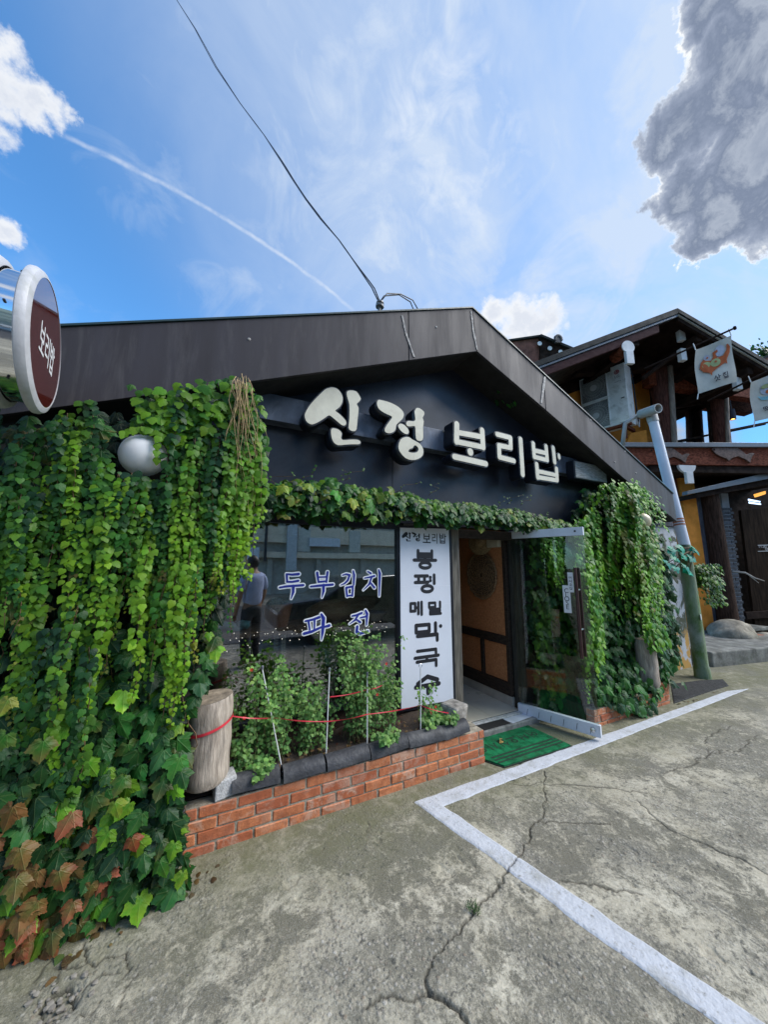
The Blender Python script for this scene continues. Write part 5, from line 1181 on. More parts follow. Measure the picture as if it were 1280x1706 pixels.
for k in range(420):                                   # broad leaves filling in under the curtain
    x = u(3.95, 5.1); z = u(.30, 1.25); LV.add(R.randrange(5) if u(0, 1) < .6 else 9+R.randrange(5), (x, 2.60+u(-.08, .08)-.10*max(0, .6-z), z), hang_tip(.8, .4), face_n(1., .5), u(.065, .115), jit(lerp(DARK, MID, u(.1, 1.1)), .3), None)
for k in range(90): LV.add(R.randrange(5) if u(0, 1) < .4 else 5+R.randrange(4), (u(4.55, 4.95), 2.33+u(-.03, .05), u(.66, .95)), hang_tip(.6), face_n(.8), u(.045, .085), jit(lerp(MID, LIME, u(0, .6)), .25), None)
LV.a = [q for q in LV.a if not (abs(q[1][0]-4.72) < .12 and .34 < q[1][2] < .64 and q[1][1] < 2.6)]
lampc = U(1070, 868, Y=2.42); LV.a = [q for q in LV.a if q[1][1] > 2.62 or math.hypot(q[1][0]-lampc[0]-.02, q[1][2]-lampc[2]) > .115]
plant('ivy', 'thick ivy curtain hanging right of the open glass door', 'ivy', (4.4, 2.6, 0), LV, ST)
# ---- ivy mound beyond the green pipe
LV = Leaves(); ST = MB(); mcn = U(1172, 968, Y=2.95)
for k in range(900):
    a = u(0, 6.28); r = u(0, 1)**.5; x = mcn[0]+.42*r*math.cos(a); f = u(0, 1); z = mcn[2]+.30-.75*f*(.4+.6*abs(math.cos(a))) if math.cos(a) > 0 else mcn[2]+.28-.35*f
    LV.add(5+R.randrange(4), (x, mcn[1]+u(-.25, .15)*(1-r*.4), z), hang_tip(.8), face_n(1., .5), u(.045, .07), jit(lerp(DARK, LIME, u(0, .6)), .25), None)
plant('ivy', 'rounded ivy mound on the wall beyond the mossy green pipe', 'ivy', mcn, LV, None, npart=60)

# ---- sprig growing out of the right gable edge
LV = Leaves(); ST = MB(); g0 = U(830, 640, Y=2.80)
for k in range(26):
    d = np.array([u(-.10, .22), u(-.14, .02), u(-.25, .10)]); q = g0+d
    if k % 3 == 0: ST.tube([g0+(0, 0, .05), g0+d*.5+(0, 0, .02), q], [.003, .002, .001], 4)
    LV.add(5+R.randrange(4), q, d, face_n(.8), u(.05, .085), jit(lerp(DARK, MID, u(.2, 1.2))), None)
plant('weed', 'small leafy weed sprouting under the right gable edge', 'weed', g0, LV, ST, npart=30)

# ------------------------------------------------------------------ bushes in the planter
def bush(base, top_z, wx, nst, label, seed, flowers, leafsize=.0205, spread=.7, density=1.0, lean=0.):
    rr = random.Random(seed); LV = Leaves(); ST = MB(); tips = []
    for k in range(nst):
        a = rr.uniform(0, 6.28); b = np.array([base[0]+rr.uniform(-.5, .5)*wx*.5, base[1]+rr.uniform(-.05, .06), base[2]-.02]); H = (top_z-base[2])*rr.uniform(.55, 1.0); dx = rr.uniform(-.5, .5)*wx*1.1*spread+lean*H; dy = rr.uniform(-.15, .06)
        pts = []; n = 12
        for i in range(n+1):
            f = i/n; pts.append(b+np.array([dx*f**1.3+.012*math.sin(i*1.7+k), dy*f+.010*math.cos(i*1.3+k), H*f-.10*H*abs(dx)*f*f]))
        ST.tube(pts, [.0026-.0016*i/n for i in range(n+1)], 4); tips.append(pts[-1])
        for i in range(2, n+1):
            f = i/n
            for j in range(int(round(rr.uniform(2.2, 5.0)*density*(.35+.9*f)))):
                c = lerp((.075,.185,.050), (.25,.41,.11), rr.uniform(0, 1)**1.2*(.5+.5*f)); d = (rr.uniform(-1, 1), rr.uniform(-1, .3), rr.uniform(-.6, .6))
                q = pts[i]+np.array(d)*np.array([.03, .025, .02])*rr.uniform(.3, 1.3)
                LV.add(5+rr.randrange(4), q, d, (rr.uniform(-.5, .5), -.7, rr.uniform(.2, 1.2)), leafsize*rr.uniform(.65, 1.45), jit(c, .2), None)
    o = plant('flower_bush', label, 'plant', base, LV, ST, npart=0, group='flowering bushes in the window planter', stem_mat=mk('green stem', (.16, .17, .06), .7, var=.3, scale=30))
    for k in range(flowers):
        p = rr.choice(tips)+np.array([rr.uniform(-.03, .03), -.03, rr.uniform(-.15, .02)]); mb = MB()
        for j in range(5):
            a = 2*math.pi*j/5; e1 = np.array([math.cos(a), -.3, math.sin(a)]); e2 = np.array([-math.sin(a), 0, math.cos(a)]); mb.add([p, p+e1*.009+e2*.005, p+e1*.013, p+e1*.009-e2*.005], [(0, 1, 2, 3)])
        mb.build('flower', M_flow, o, fix=False)
    return o
M_flow = mk('scarlet petal', (.60, .030, .012), .5, var=.15)
def bb(px, py, y): q = U(px, py, Y=y); return np.array([q[0], y, .27])
def zt2(px, py, y): return U(px, py, Y=y)[2]
bush(bb(452, 1250, 2.64), zt2(440, 1088, 2.62), .44, 32, 'loose green bush with scarlet flowers beside the ribboned log', 1, 3)
bush(bb(515, 1240, 2.66), zt2(500, 1118, 2.64), .42, 24, 'low airy bush in the middle of the planter', 2, 1, density=.9)
bush(bb(602, 1220, 2.66), zt2(610, 1050, 2.64), .50, 52, 'tallest dense green bush before the dark window end', 3, 4, density=1.15)
bush(bb(645, 1210, 2.70), zt2(645, 1118, 2.68), .20, 12, 'thin twiggy bush leaning towards the white board', 4, 0, density=.7, lean=.08)
bush(bb(722, 1205, 2.60), zt2(722, 1178, 2.58), .26, 22, 'low leafy clump below the white board', 5, 0, leafsize=.026)
bush(bb(705, 1205, 2.66), zt2(700, 1120, 2.66), .12, 4, 'wispy shoot with a red flower before the white board', 6, 1, density=.5)
bush(bb(402, 1275, 2.58), zt2(410, 1195, 2.58), .12, 9, 'pale green clump against the right side of the log', 7, 0, leafsize=.020, density=.7)
bush(bb(432, 1280, 2.56), zt2(432, 1250, 2.56), .11, 10, 'small fresh green seedling clump beside the coping', 8, 0, leafsize=.024)
bush(bb(640, 1235, 2.50), zt2(645, 1205, 2.50), .12, 9, 'tiny seedlings at the coping by the grey stake', 9, 0, leafsize=.022)
bush(bb(375, 1260, 2.72), zt2(372, 1100, 2.72), .10, 7, 'spindly tall shoot behind the log', 10, 0, density=.5)
# litter on the planter soil
LV = Leaves()
for k in range(160): 
    x = u(.2, 1.95); y = u(2.50, 2.85); LV.add(5+R.randrange(4), (x, y, .285+.05*(y-2.47)+u(0, .012)), (u(-1, 1), u(-1, 1), u(-.2, .2)), (u(-.4, .4), u(-.6, .2), 1), u(.018, .035), jit(R.choice(((.16,.085,.035), (.09,.05,.03), (.22,.13,.06), (.11,.03,.02)))), None)
me = leaf_mesh('leaf_litter', LV.a); tag(link('leaf_litter', me, PL), kind='stuff')
# bits on the ground along the house
LV = Leaves()
for k in range(70):
    x = u(-.45, .15) if k < 30 else u(4.9, 6.2); y = (2.12-.12*u(0, 1)+(x+.4)*.35 if k < 30 else u(2.28, 2.5)); LV.add(5+R.randrange(4), (x, y, float(gz(x, y))+.006), (u(-1, 1), u(-1, 1), .1), (u(-.3, .3), u(-.4, .2), 1), u(.012, .04), jit(R.choice(((.20,.11,.045), (.12,.07,.04), (.28,.20,.08), (.10,.13,.04)))), None)
me = leaf_mesh('leaf_litter', LV.a); tag(link('leaf_litter', me), kind='stuff')
# grass tuft in the crack
gt = thing('grass_tuft', 'small green grass tuft growing in the ground crack', 'grass', (*zc(232, 842), 0)); mb = MB(); gcx, gcy = zc(232, 842)
for k in range(70):
    a = u(0, 6.28); l = u(.012, .04); b = np.array([gcx+R.gauss(0, .013), gcy+R.gauss(0, .018), -.004]); d = np.array([math.cos(a), math.sin(a), 0])*l*.8; s = np.array([-math.sin(a), math.cos(a), 0])*.0016
    mb.add([b-s, b+s, b+d*.6+(0, 0, l*.7)+s*.8, b+d*.6+(0, 0, l*.7)-s*.8, b+d+(0, 0, l*.75)], [(0, 1, 2, 3), (3, 2, 4)])
mb.build('blades', mk('grass blade', (.055, .12, .03), .6, var=.3), gt, fix=False)['kind'] = 'stuff'
# loose stones in the broken patch and on the concrete
mb = MB()
for k in range(75):
    if k < 40: cx, cy = pc[0]+R.gauss(0, .05), pc[1]+R.gauss(0, .045); r = u(.004, .014)
    else: cx, cy = u(-.4, 2.6), u(.6, 2.0); r = u(.002, .006)
    z = float(gz(cx, cy))-(.014*math.exp(-(math.hypot(cx-pc[0], cy-pc[1])/.07)**4)); v = []
    bm = bmesh.new(); bmesh.ops.create_icosphere(bm, subdivisions=1, radius=r)
    for w in bm.verts: w.co = Vector((w.co.x*u(.8, 1.3)+cx, w.co.y*u(.7, 1.1)+cy, w.co.z*u(.5, .8)+z+r*.25))
    mb.add([w.co for w in bm.verts], [[w.index for w in f.verts] for f in bm.faces]); bm.free()
tag(mb.build('gravel', mk('loose stones', (.30, .28, .24), .9, var=.4, scale=35, col2=(.14, .12, .10)), autos=30), kind='stuff')
# ------------------------------------------------------------------ neighbouring timber restaurant
NB = thing('timber_house', 'two storey dark timber house with ochre walls and wide eaves', 'building', (9.0, 4.5, 0))
A_ = math.radians(22); n1_ = np.array([math.cos(A_), -math.sin(A_), 0]); nin = np.array([math.sin(A_), math.cos(A_), 0]); P0 = np.array([9.6, 3.35, 0])
def N(px, py, off=0.): return UP(px, py, P0+nin*off, nin)
Zv = np.array([0, 0, 1.])
M_red = mk('red brown timber', (.20, .055, .030), .75, spec=.12, var=.4, scale=6, stretch=(3, 3, 6), bump=.25, bscale=30)
M_dkt = mk('near black timber', (.026, .014, .010), .8, spec=.15, var=.35, scale=7, bump=.2)
M_och = mk('ochre plaster', (.68, .255, .030), .85, var=.12, scale=5, bump=.25, bscale=70)
M_wht = mk('white painted end', (.66, .67, .69), .6, var=.06, scale=8)
M_col = mk('purple brown log', (.115, .046, .036), .75, spec=.12, var=.35, scale=8, stretch=(5, 5, .7), bump=.3)
M_gmet = mk('grey metal edge', (.16, .175, .20), .4, metal=.3, var=.1)
M_gut = mk('dark green gutter', (.016, .021, .022), .6, spec=.2, var=.15); M_plum = mk('plum painted board', (.075, .034, .034), .75, spec=.12, var=.15, stretch=(2, 2, 6))
def slab(pts, ext, name, m, bevel=.004, parent=NB, label=None): return MB().prism(pts, ext).build(name, m, parent, bevel=bevel, label=label)
def board(a, b, w, off, th, name, m):
    """board whose top edge runs from pixel a to pixel b, w pixels deep, in the house's front plane"""
    return slab([N(a[0], a[1], off), N(b[0], b[1], off), N(b[0]+w*.12, b[1]+w, off), N(a[0]+w*.10, a[1]+w, off)], nin*th, name, m)
# roof: left and right slopes with layered edges
VO = -1.0
ap, lf_, rg = (1130, 513), (880, 607), (1300, 612)
lf2 = (840, 622)
board(lf2, ap, 9, VO-.06, .08, 'verge_edge', M_gut); board(ap, rg, 7, VO-.06, .08, 'verge_edge', M_gut)
board((lf2[0], lf2[1]+10), (ap[0], ap[1]+10), 4, VO-.03, .06, 'verge_strip', M_gmet); board((ap[0], ap[1]+8), (rg[0], rg[1]+8), 3.5, VO-.03, .06, 'verge_strip', M_trim)
board((lf2[0], lf2[1]+16), (1098, 540), 13, VO, .06, 'verge_board', M_plum); board((ap[0], ap[1]+13), (rg[0], rg[1]+13), 8, VO, .06, 'verge_board', M_dkt)
for a, b in ((lf2, ap), (ap, rg)):
    p, q = N(a[0], a[1]+6, VO+.02), N(b[0], b[1]+6, VO+.02); slab([p, q, q-Zv*.07, p-Zv*.07], nin*4.6, 'roof', M_dkt)
# rafters under both slopes, running back from the verge
for px, py in ((1060, 565), (1165, 558), (1205, 582), (1250, 612)):
    p = N(px, py, VO+.08); MB().obox(p+nin*1.6-Zv*.06, n1_*.06, nin*1.6, Zv*.07).build('rafter', M_dkt, NB)
# big log purlins with white ends standing out under the verge
def purlin(px, py, r, tab=True, back=1.9, lab=None):
    c = N(px, py, VO-.06); d = nin
    MB().tube([c+d*.01, c+d*back], r*.92, 20).build('purlin', M_red, NB, autos=40)
    e_ = MB().lathe([(0, 0), (r, 0), (r, .02), (0, .02)], c-d*.012, d, 28).build('purlin_end', M_wht, NB)
    if tab: MB().obox(c-d*.0-Zv*(r+.10), n1_*.075, d*.03, Zv*.13).build('end_block', M_wht, NB, bevel=.004)
purlin(1047, 578, .125, True, .35)
for px, py in ((1135, 559), (1137, 592), (1229, 640)):
    MB().obox(N(px, py, VO+.3), n1_*.06, nin*.05, Zv*.13).build('end_block', M_wht, NB, bevel=.01)
# beams of the upper floor
def nbeam(a, b, w, off, th, name='beam', m=M_red): return board(a, b, w, off, th, name, m)
nbeam((960, 600), (1120, 590), 22, .1, .2, m=M_dkt); nbeam((1080, 610), (1300, 640), 30, .15, .2); nbeam((1100, 585), (1300, 610), 24, .3, .2, m=M_dkt)
MB().tube([N(1072, 630, -.3), N(1165, 560, VO+.3)], .045, 10).build('brace', M_dkt, NB)
# ochre walls behind the air conditioner and the side wall
slab([N(925, 690, .75), N(955, 640, .75), N(1108, 590, .75), N(1108, 760, .75), N(925, 760, .75)], nin*.15, 'wall', M_och)
slab([N(930, 620, .7), N(1000, 596, .7), N(1085, 580, .7), N(1085, 610, .7), N(935, 660, .7)], nin*.03, 'wall_board', M_dkt)
# upper columns
def ncol(a, b, r, off, m=M_col, name='column'):
    p, q = N(*a, off), N(*b, off); MB().tube([p, p+(q-p)*.25, p+(q-p)*.6, q], [r, r*1.03, r*.98, r], 18).build(name, m, NB, autos=50)
ncol((1095, 600), (1112, 742), .19, .25); ncol((1117, 610), (1125, 742), .055, .05, mk('pale weathered post', (.26, .22, .19), .8, var=.3, stretch=(5, 5, .7)))
ncol((1195, 640), (1204, 742), .16, .25); ncol((1211, 660), (1214, 742), .04, .08, mk('pale weathered post', (.26, .22, .19)))
for px in (1088, 1182, 1187): slab([N(px-5, 605, .3), N(px+4, 605, .3), N(px+14, 742, .3), N(px+5, 742, .3)], nin*.06, 'mullion', M_dkt)
# glazing of the upper floor
G_up = glassmat('sky reflecting glass', (.20, .22, .24), .55, (.95, .97, 1.))
for a, b in ((1116, 1186), (1190, 1300)):
    slab([N(a-8, 640, .55), N(b-8, 640, .55), N(b, 742, .55), N(a, 742, .55)], nin*.01, 'window_pane', G_up, 0)
slab([N(1085, 600, 2.2), N(1320, 600, 2.2), N(1320, 745, 2.2), N(1085, 745, 2.2)], nin*.05, 'inner_wall', M_dkt, 0)
nbeam((1104, 683), (1180, 668), 3, .45, .04, 'glazing_bar', M_dkt); nbeam((1120, 735), (1182, 723), 3, .45, .04, 'glazing_bar', M_dkt); nbeam((1212, 716), (1290, 700), 3, .45, .04, 'glazing_bar', M_dkt)
# floor beam with carved fish, its grey cap
nbeam((1036, 743), (1320, 746), 30, -.25, .25, 'fish_beam', M_red); slab([N(1030, 736.5, -.32), N(1320, 737.5, -.32), N(1320, 744.5, -.32), N(1033, 744.0, -.32)], nin*.35, 'beam_cap', M_gmet)
M_fish = mk('carved fish timber', (.115, .055, .040), .6, var=.35, scale=20)
def fish(cx, cy, s, half=False):
    F_ = [(-34,-7),(-26,-13),(-8,-15),(6,-12),(16,-4),(24,2),(32,-1),(38,0),(33,6),(30,16),(22,10),(10,5),(0,8),(-5,13),(-9,9),(-20,5),(-28,0)]
    if half: F_ = [p for p in F_ if p[0] > -12]
    slab([N(cx+x*s, cy+y*s, -.253) for x, y in F_], -nin*.035, 'carved_fish', M_fish, .008)
    for k in range(0): 
        x = -18+k*6; slab([N(cx+x*s, cy-11*s, -.292), N(cx+(x+1.2)*s, cy-11*s, -.292), N(cx+(x+2.6)*s, cy+1*s, -.292), N(cx+(x+1.4)*s, cy+1*s, -.292)], -nin*.008, 'fish_scale', M_dkt, 0)
    MB().lathe([(.022, 0), (0, .012)], N(cx-27*s, cy-7*s, -.288), -nin, 10).build('fish_eye', M_dkt, NB)
fish(1218, 756, 1.0); fish(1112, 757, .95, True)
# white half round bracket under the beam
c = N(1146, 775, -.31); mb = MB(); mb.prism([c+n1_*.19*math.cos(a)+Zv*.17*math.sin(a) for a in np.linspace(math.pi, 2*math.pi, 16)], nin*.05); mb.build('bracket', M_wht, NB); MB().obox(c-Zv*.27, n1_*.075, nin*.03, Zv*.12).build('end_block', M_wht, NB, bevel=.004)
# ground floor: recess, lean-to edge, columns, brick pier, door, stones
slab([N(1080, 770, 1.5), N(1400, 770, 1.5), N(1400, 1120, 1.5), N(1080, 1120, 1.5)], nin*.1, 'wall', M_dkt, 0)
slab([N(1085, 772, -.2), N(1400, 776, -.2), N(1400, 790, -.2), N(1085, 786, -.2)], nin*1.8, 'floor_slab', M_dkt, 0)
slab([N(1146, 818, -.1), N(1320, 778, -.1), N(1320, 790, -.1), N(1146, 824, -.1)], nin*.12, 'lean_to_edge', M_gmet); slab([N(1150, 824, .0), N(1320, 790, .0), N(1320, 800, .0), N(1150, 832, .0)], nin*.9, 'lean_to_roof', M_dkt)
slab([N(1226, 776, .2), N(1238, 776, .2), N(1240, 796, .2), N(1228, 796, .2)], nin*.08, 'hanger', M_gmet)
slab([N(1130, 775, .27), N(1153, 775, .27), N(1197, 1084, .27), N(1172, 1084, .27)], nin*.3, 'pilaster', M_och)
slab([N(1120, 790, .34), N(1130, 790, .34), N(1141, 858, .34), N(1132, 858, .34)], nin*.1, 'pilaster', M_red)
slab([N(1122, 835, .42), N(1160, 835, .42), N(1185, 1000, .42), N(1150, 1000, .42)], nin*.05, 'wall', M_och)
M_gcol = mk('blue grey post', (.075, .080, .105), .8, spec=.12, var=.3, scale=9, stretch=(5, 5, .7))
slab([N(1150, 826, .28), N(1168, 824, .28), N(1205, 1062, .28), N(1182, 1062, .28)], nin*.15, 'post', M_gcol)
p, q = N(1181, 822, .25), N(1214, 1052, .25); q = np.array([p[0], p[1], q[2]]) if False else q
MB().tube([p, p+(q-p)*.5, q], [.175, .18, .205], 20).build('column', mk('weathered brown log', (.055, .032, .024), .85, spec=.1, var=.4, scale=8, stretch=(5, 5, .6), bump=.5), NB, autos=50)
# dark brick pier, brick by brick
slab([N(1202, 822, .475), N(1214, 822, .475), N(1243, 1048, .475), N(1230, 1048, .475)], nin*.2, 'pier_core', mk('pale joint', (.24, .26, .30), .9))
M_gb = mk('slate blue brick', (.055, .065, .085), .8, var=.25, scale=20, bump=.5, objrand=.25); z_ = .40; k = 0
dz = .083
ztop_ = N(1206, 845, .5)[2]
pb = N(1231, 1043, .5); ptp = N(1210, 845, .5)
while z_ < ztop_:
    f = (z_-pb[2])/(ptp[2]-pb[2]); c = pb+(ptp-pb)*f
    for s, L in (((-.09, .10), (.075, .06)) if k % 2 else ((-.03, .15), (.125, .03)))[0:1] if False else ([(-.075, .07), (.075, .062)] if k % 2 else [(-.02, .125)]):
        MB().obox(np.array([c[0], c[1], z_])+n1_*s, n1_*L, nin*.04, Zv*.029).build('brick', M_gb, NB)
    z_ += dz; k += 1
slab([N(1235, 850, .9), N(1420, 830, .9), N(1420, 1080, .9), N(1262, 1062, .9)], nin*.06, 'door', mk('dark brown door', (.024, .013, .007), .8, spec=.1, var=.4, scale=4, stretch=(5, 5, .6), bump=.3))
slab([N(1244, 1020, .86), N(1400, 1010, .86), N(1400, 1022, .86), N(1246, 1032, .86)], nin*.05, 'door_rail', M_dkt)
for y in (908, 918): slab([N(1264, y, .88), N(1300, y-1, .88), N(1300, y, .88), N(1264, y+.9, .88)], nin*.004, 'sign_line', M_wht, 0)
text_mesh('11:30 - 21:00', .10, (N(1281, 910.5, .885), n1_, Zv, -nin), M_wht, 'lettering', NB); text_mesh('OPEN', .08, (N(1282, 915, .885), n1_, Zv, -nin), M_wht, 'lettering', NB)
# wall light and lit panel in the porch
M_warm = emit('warm light', (1, .45, .08), .7); M_cool = emit('cool lit sign', (.55, .72, 1), 1.4)
slab([N(1260, 823, .7), N(1277, 818, .7), N(1277, 823, .7), N(1262, 828, .7)], nin*.05, 'porch_light', M_warm)
for k in range(2): slab([N(1248+k, 831+k*4.5, .8), N(1268+k, 835+k*4, .8), N(1268+k, 837+k*4, .8), N(1248+k, 834+k*4.5, .8)], nin*.01, 'lit_sign', M_cool, 0)
# branch lying across the porch
tw = MB(); a = N(1222, 952, -.1); b = N(1275, 968, -.3); tw.tube([a, a+(b-a)*.4+(0, 0, .05), a+(b-a)*.7, b], [.02, .018, .014, .008], 6); tw.tube([a+(b-a)*.5+(0, 0, .03), a+(b-a)*.8+(0, 0, -.08)], [.012, .006], 5); tag(tw.build('branch', mk('bleached branch', (.42, .40, .37), .8, var=.2), smooth=True), 'bleached bare branch in front of the timber porch', 'branch')
# mossy end wall between the two houses
M_peel = bpy.data.materials.new('peeling painted wall'); M_peel.use_nodes = True; t = NT(M_peel.node_tree); b_ = t.n['Principled BSDF']; P = t.new('ShaderNodeTexCoord').outputs['Object']
c = t.mix(t.mr(t.noise(P, 3.2, 6, .62, .6), .50, .53), (.40, .43, .48), (.045, .055, .030)); c = t.mix(t.mr(t.noise(P, 18, 5, .7), .45, .7, 0, .6), c, (.22, .24, .25)); sp_ = t.new('ShaderNodeSeparateXYZ'); t.l.new(P, sp_.inputs[0])
c = t.mix(t.m('MULTIPLY', t.mr(sp_.outputs[2], .50, .62, 1, 0), t.mr(t.noise(P, 4, 4), .45, .5)), c, (.42, .24, .06)); t.put(b_.inputs['Base Color'], c); b_.inputs['Roughness'].default_value = .85
ww = thing('end_wall', 'peeling grey white wall with moss stains behind the mossy green pipe', 'wall', (6.4, 3.1, 0))
MB().box(5.42, 7.05, 3.02, 3.12, 0, 2.25).build('wall', M_peel, ww); MB().box(5.40, 7.1, 2.98, 3.16, 2.252, 2.34).build('wall_cap', M_gcol, ww)
wp = MB().box(5.42, 6.9, 3.0, 3.1, 2.342, 2.9).build('upper_panel', mk('yellowed panel', (.46, .38, .22), .8, var=.3, dirt=(.2, .2, .2)), ww)
# asphalt patch, kerb steps and stones
ap_ = [gp(*p) for p in ((1123, 1173), (1185, 1152), (1216, 1143), (1206, 1132), (1165, 1134), (1118, 1140))]
ao = MB().prism([(p[0], p[1], -.02) for p in ap_], (0, 0, .030)).build('asphalt_patch', mk('fresh asphalt', (.030, .031, .033), .9, var=.3, scale=40, bump=1., bscale=160), bevel=.015); tag(ao, kind='structure')
M_step = mk('mossy concrete step', (.22, .22, .20), .9, var=.35, scale=5, bump=.5, dirt=(.07, .08, .055), dscale=3)
k0 = [gp(1190, 1112), gp(1330, 1145)]
st_ = np.array([k0[0][0], k0[0][1], 0]); en = np.array([9.9, 2.35, 0]); dd_ = en-st_
st1 = thing('concrete_step', 'long mossy concrete step along the foot of the timber house', 'step', st_)
MB().prism([st_+(0, 0, -.05), en+(0, 0, -.05), en+np.array([.8, 2.2, -.05]), st_+np.array([.1, 1.8, -.05])], (0, 0, .28)).build('lower_step', M_step, st1, bevel=.02)
MB().prism([st_+np.array([2.0, .75, .19]), en+np.array([1.4, .95, .19]), en+np.array([1.6, 2.4, .19]), st_+np.array([2.0, 1.8, .19])], (0, 0, .08)).build('upper_step', M_step, st1, bevel=.02)
def rock(c, s, seed, label, mat):
    rr = np.random.default_rng(seed); bm = bmesh.new(); bmesh.ops.create_icosphere(bm, subdivisions=4, radius=1)
    for v in bm.verts:
        p = np.array(v.co); d = 1+.5*float(fbm(np.array(p[0]*1.3+seed), np.array(p[2]*1.5+p[1]*1.1), 3, seed)); p = p*d; p = np.sign(p)*np.abs(p)**.85; v.co = Vector(p*np.array(s)+np.array(c))
    me = bpy.data.meshes.new('boulder'); bm.to_mesh(me); bm.free(); me.materials.append(mat); me.polygons.foreach_set('use_smooth', [True]*len(me.polygons)); tag(link('boulder', me), label, 'stone')
M_rock = mk('pale boulder', (.40, .36, .29), .9, spec=.15, var=.35, scale=4, bump=1., bscale=18, dirt=(.10, .11, .075), dscale=3)
rc = N(1222, 1062, -.05); rock(rc, (.50, .34, .33), 3, 'large rounded boulder under the timber column', M_rock)
rc = N(1262, 1085, -.25); rock(rc, (.5, .30, .10), 5, 'flat pale stone before the large boulder', M_rock)
rc = N(1277, 1066, .1); rock(rc, (.22, .2, .16), 8, 'small stone at the right of the large boulder', M_rock)
rk = MB().obox(N(1263, 1066, -.05), n1_*.10, nin*.08, Zv*.11); tag(rk.build('brick_stub', mk('broken red brick', (.34, .13, .07), .9, var=.3), bevel=.02), 'broken red brick between the boulders', 'brick')

# air conditioner on the side wall
ax_ = np.array([-.165, .986, 0]); as2 = np.array([.986, .165, 0]); TR = UD(1040, 603, 7.6); Wd, Hh, Dp = .95, 1.38, .36
AC = thing('air_conditioner', 'tall grey outdoor unit with two fans on the ochre wall', 'air conditioner', TR-Zv*Hh)
M_ac = mk('grey white casing', (.88, .89, .90), .45, var=.06, scale=3, dirt=(.38, .38, .36), dscale=4); M_acd = mk('dark fan cavity', (.27, .275, .28), .7, var=.2); M_grl = mk('grille wire', (.55, .56, .57), .5, var=.1)
cc = TR+ax_*Wd/2+as2*Dp/2-Zv*Hh/2
MB().obox(cc, ax_*Wd/2, as2*Dp/2, Zv*Hh/2).build('casing', M_ac, AC, bevel=.012)
def acp(s, z, o=0.): return TR+ax_*s-Zv*z-as2*o          # s metres from the near top corner, z down
for z0, z1, nm in ((.04, .64, 'fan'), (.71, 1.34, 'fan')):
    mb = MB(); mb.obox(acp(.645, (z0+z1)/2, .002), ax_*.275, as2*.004, Zv*(z1-z0)/2); pn = mb.build('fan_panel', M_acd, AC)
    fc = acp(.645, (z0+z1)/2, .016)
    mb = MB()
    for k in range(36):
        a = 2*math.pi*k/36; d0 = ax_*math.cos(a)+Zv*math.sin(a); d1 = ax_*math.cos(a+.22)+Zv*math.sin(a+.22); R1 = min(.265/max(abs(math.cos(a+.22)), 1e-6), (z1-z0)/2*.94/max(abs(math.sin(a+.22)), 1e-6), .30)
        mb.tube([fc+d0*.07, fc+d1*R1], .0027, 4)
    for r_ in (.12, .18, .24): mb.tube([fc+(ax_*math.cos(a)+Zv*math.sin(a))*r_ for a in np.linspace(0, 2*math.pi, 25)], .0035, 4, caps=False)
    mb.build('fan_grille', M_grl, pn); MB().lathe([(.072, 0), (.072, .012), (.0, .016)], fc, -as2, 24).build('fan_hub', M_wht, pn)
    mb = MB()
    for s0, s1, za, zb in ((.36, .93, z0-.022, z0), (.36, .93, z1, z1+.022), (.36, .375, z0+.001, z1-.001), (.915, .93, z0+.001, z1-.001)): mb.obox(acp((s0+s1)/2, (za+zb)/2, .012), ax_*(s1-s0)/2, as2*.012, Zv*(zb-za)/2)
    mb.build('fan_frame', M_ac, pn)
M_logo = mk('red badge', (.42, .02, .06), .5, var=.05, bump=0); M_lgr = mk('grey print', (.16, .16, .17), .5, var=.02, bump=0)
bc_ = acp(.155, .165, .002); MB().lathe([(.052, 0), (.0, .0005)], bc_, -as2, 28).build('badge', M_logo, AC, fix=False)
fr_ = (bc_-as2*.002, -ax_, Zv, -as2); mb = MB(); lay_strokes(mb, [((-.012, .022), (-.012, -.018), .007, .007), ((-.012, -.018), (.002, -.018), .007, .007), ((.03, 0), (.012, 0), .007, .007)]+[((.036*math.cos(a), .036*math.sin(a)), (.036*math.cos(a+.25), .036*math.sin(a+.25)), .006, .006) for a in np.linspace(.6, 5.9, 20)]+[((-.021, .02), (-.020, .02), .009, .009)], fr_, 0, .0001); mb.build('badge_mark', M_wht, AC, fix=False)
text_mesh('LG', .085, (acp(.155, .275, .003), -ax_, Zv, -as2), M_lgr, 'lettering', AC); text_mesh('INVERTER', .03, (acp(.15, .395, .003), -ax_, Zv, -as2), M_lgr, 'lettering', AC)
MB().obox(acp(.09, .80, .004), ax_*.035, as2*.004, Zv*.010).build('grip_slot', M_black, AC)
MB().obox(acp(.09, 1.26, .012), ax_*.10, as2*.012, Zv*.09).build('service_cover', M_ac, AC, bevel=.008)
mb = MB(); a = TR+as2*.30-Zv*1.18; mb.tube([a, a+as2*.08-Zv*.02, a+as2*.12-Zv*.16, a+as2*.22-Zv*.20, a+as2*.25-Zv*.02], .013, 8); mb.build('pipe', M_wht, AC, smooth=True)
mb = MB(); a = TR+as2*.34-Zv*.05; mb.tube([a, a+as2*.10-Zv*.1, a+as2*.12-Zv*.6, a+as2*.16-Zv*1.2], .014, 8); mb.build('cable', M_black, AC, smooth=True)
bkx = thing('bracket', 'red brown steel bracket carrying the grey outdoor unit', 'bracket', TR-Zv*(Hh+.1)); 
for s in (.12, .83): MB().obox(acp(s, Hh+.04)+as2*.25, ax_*.03, as2*.30, Zv*.035).build('arm', M_red, bkx)
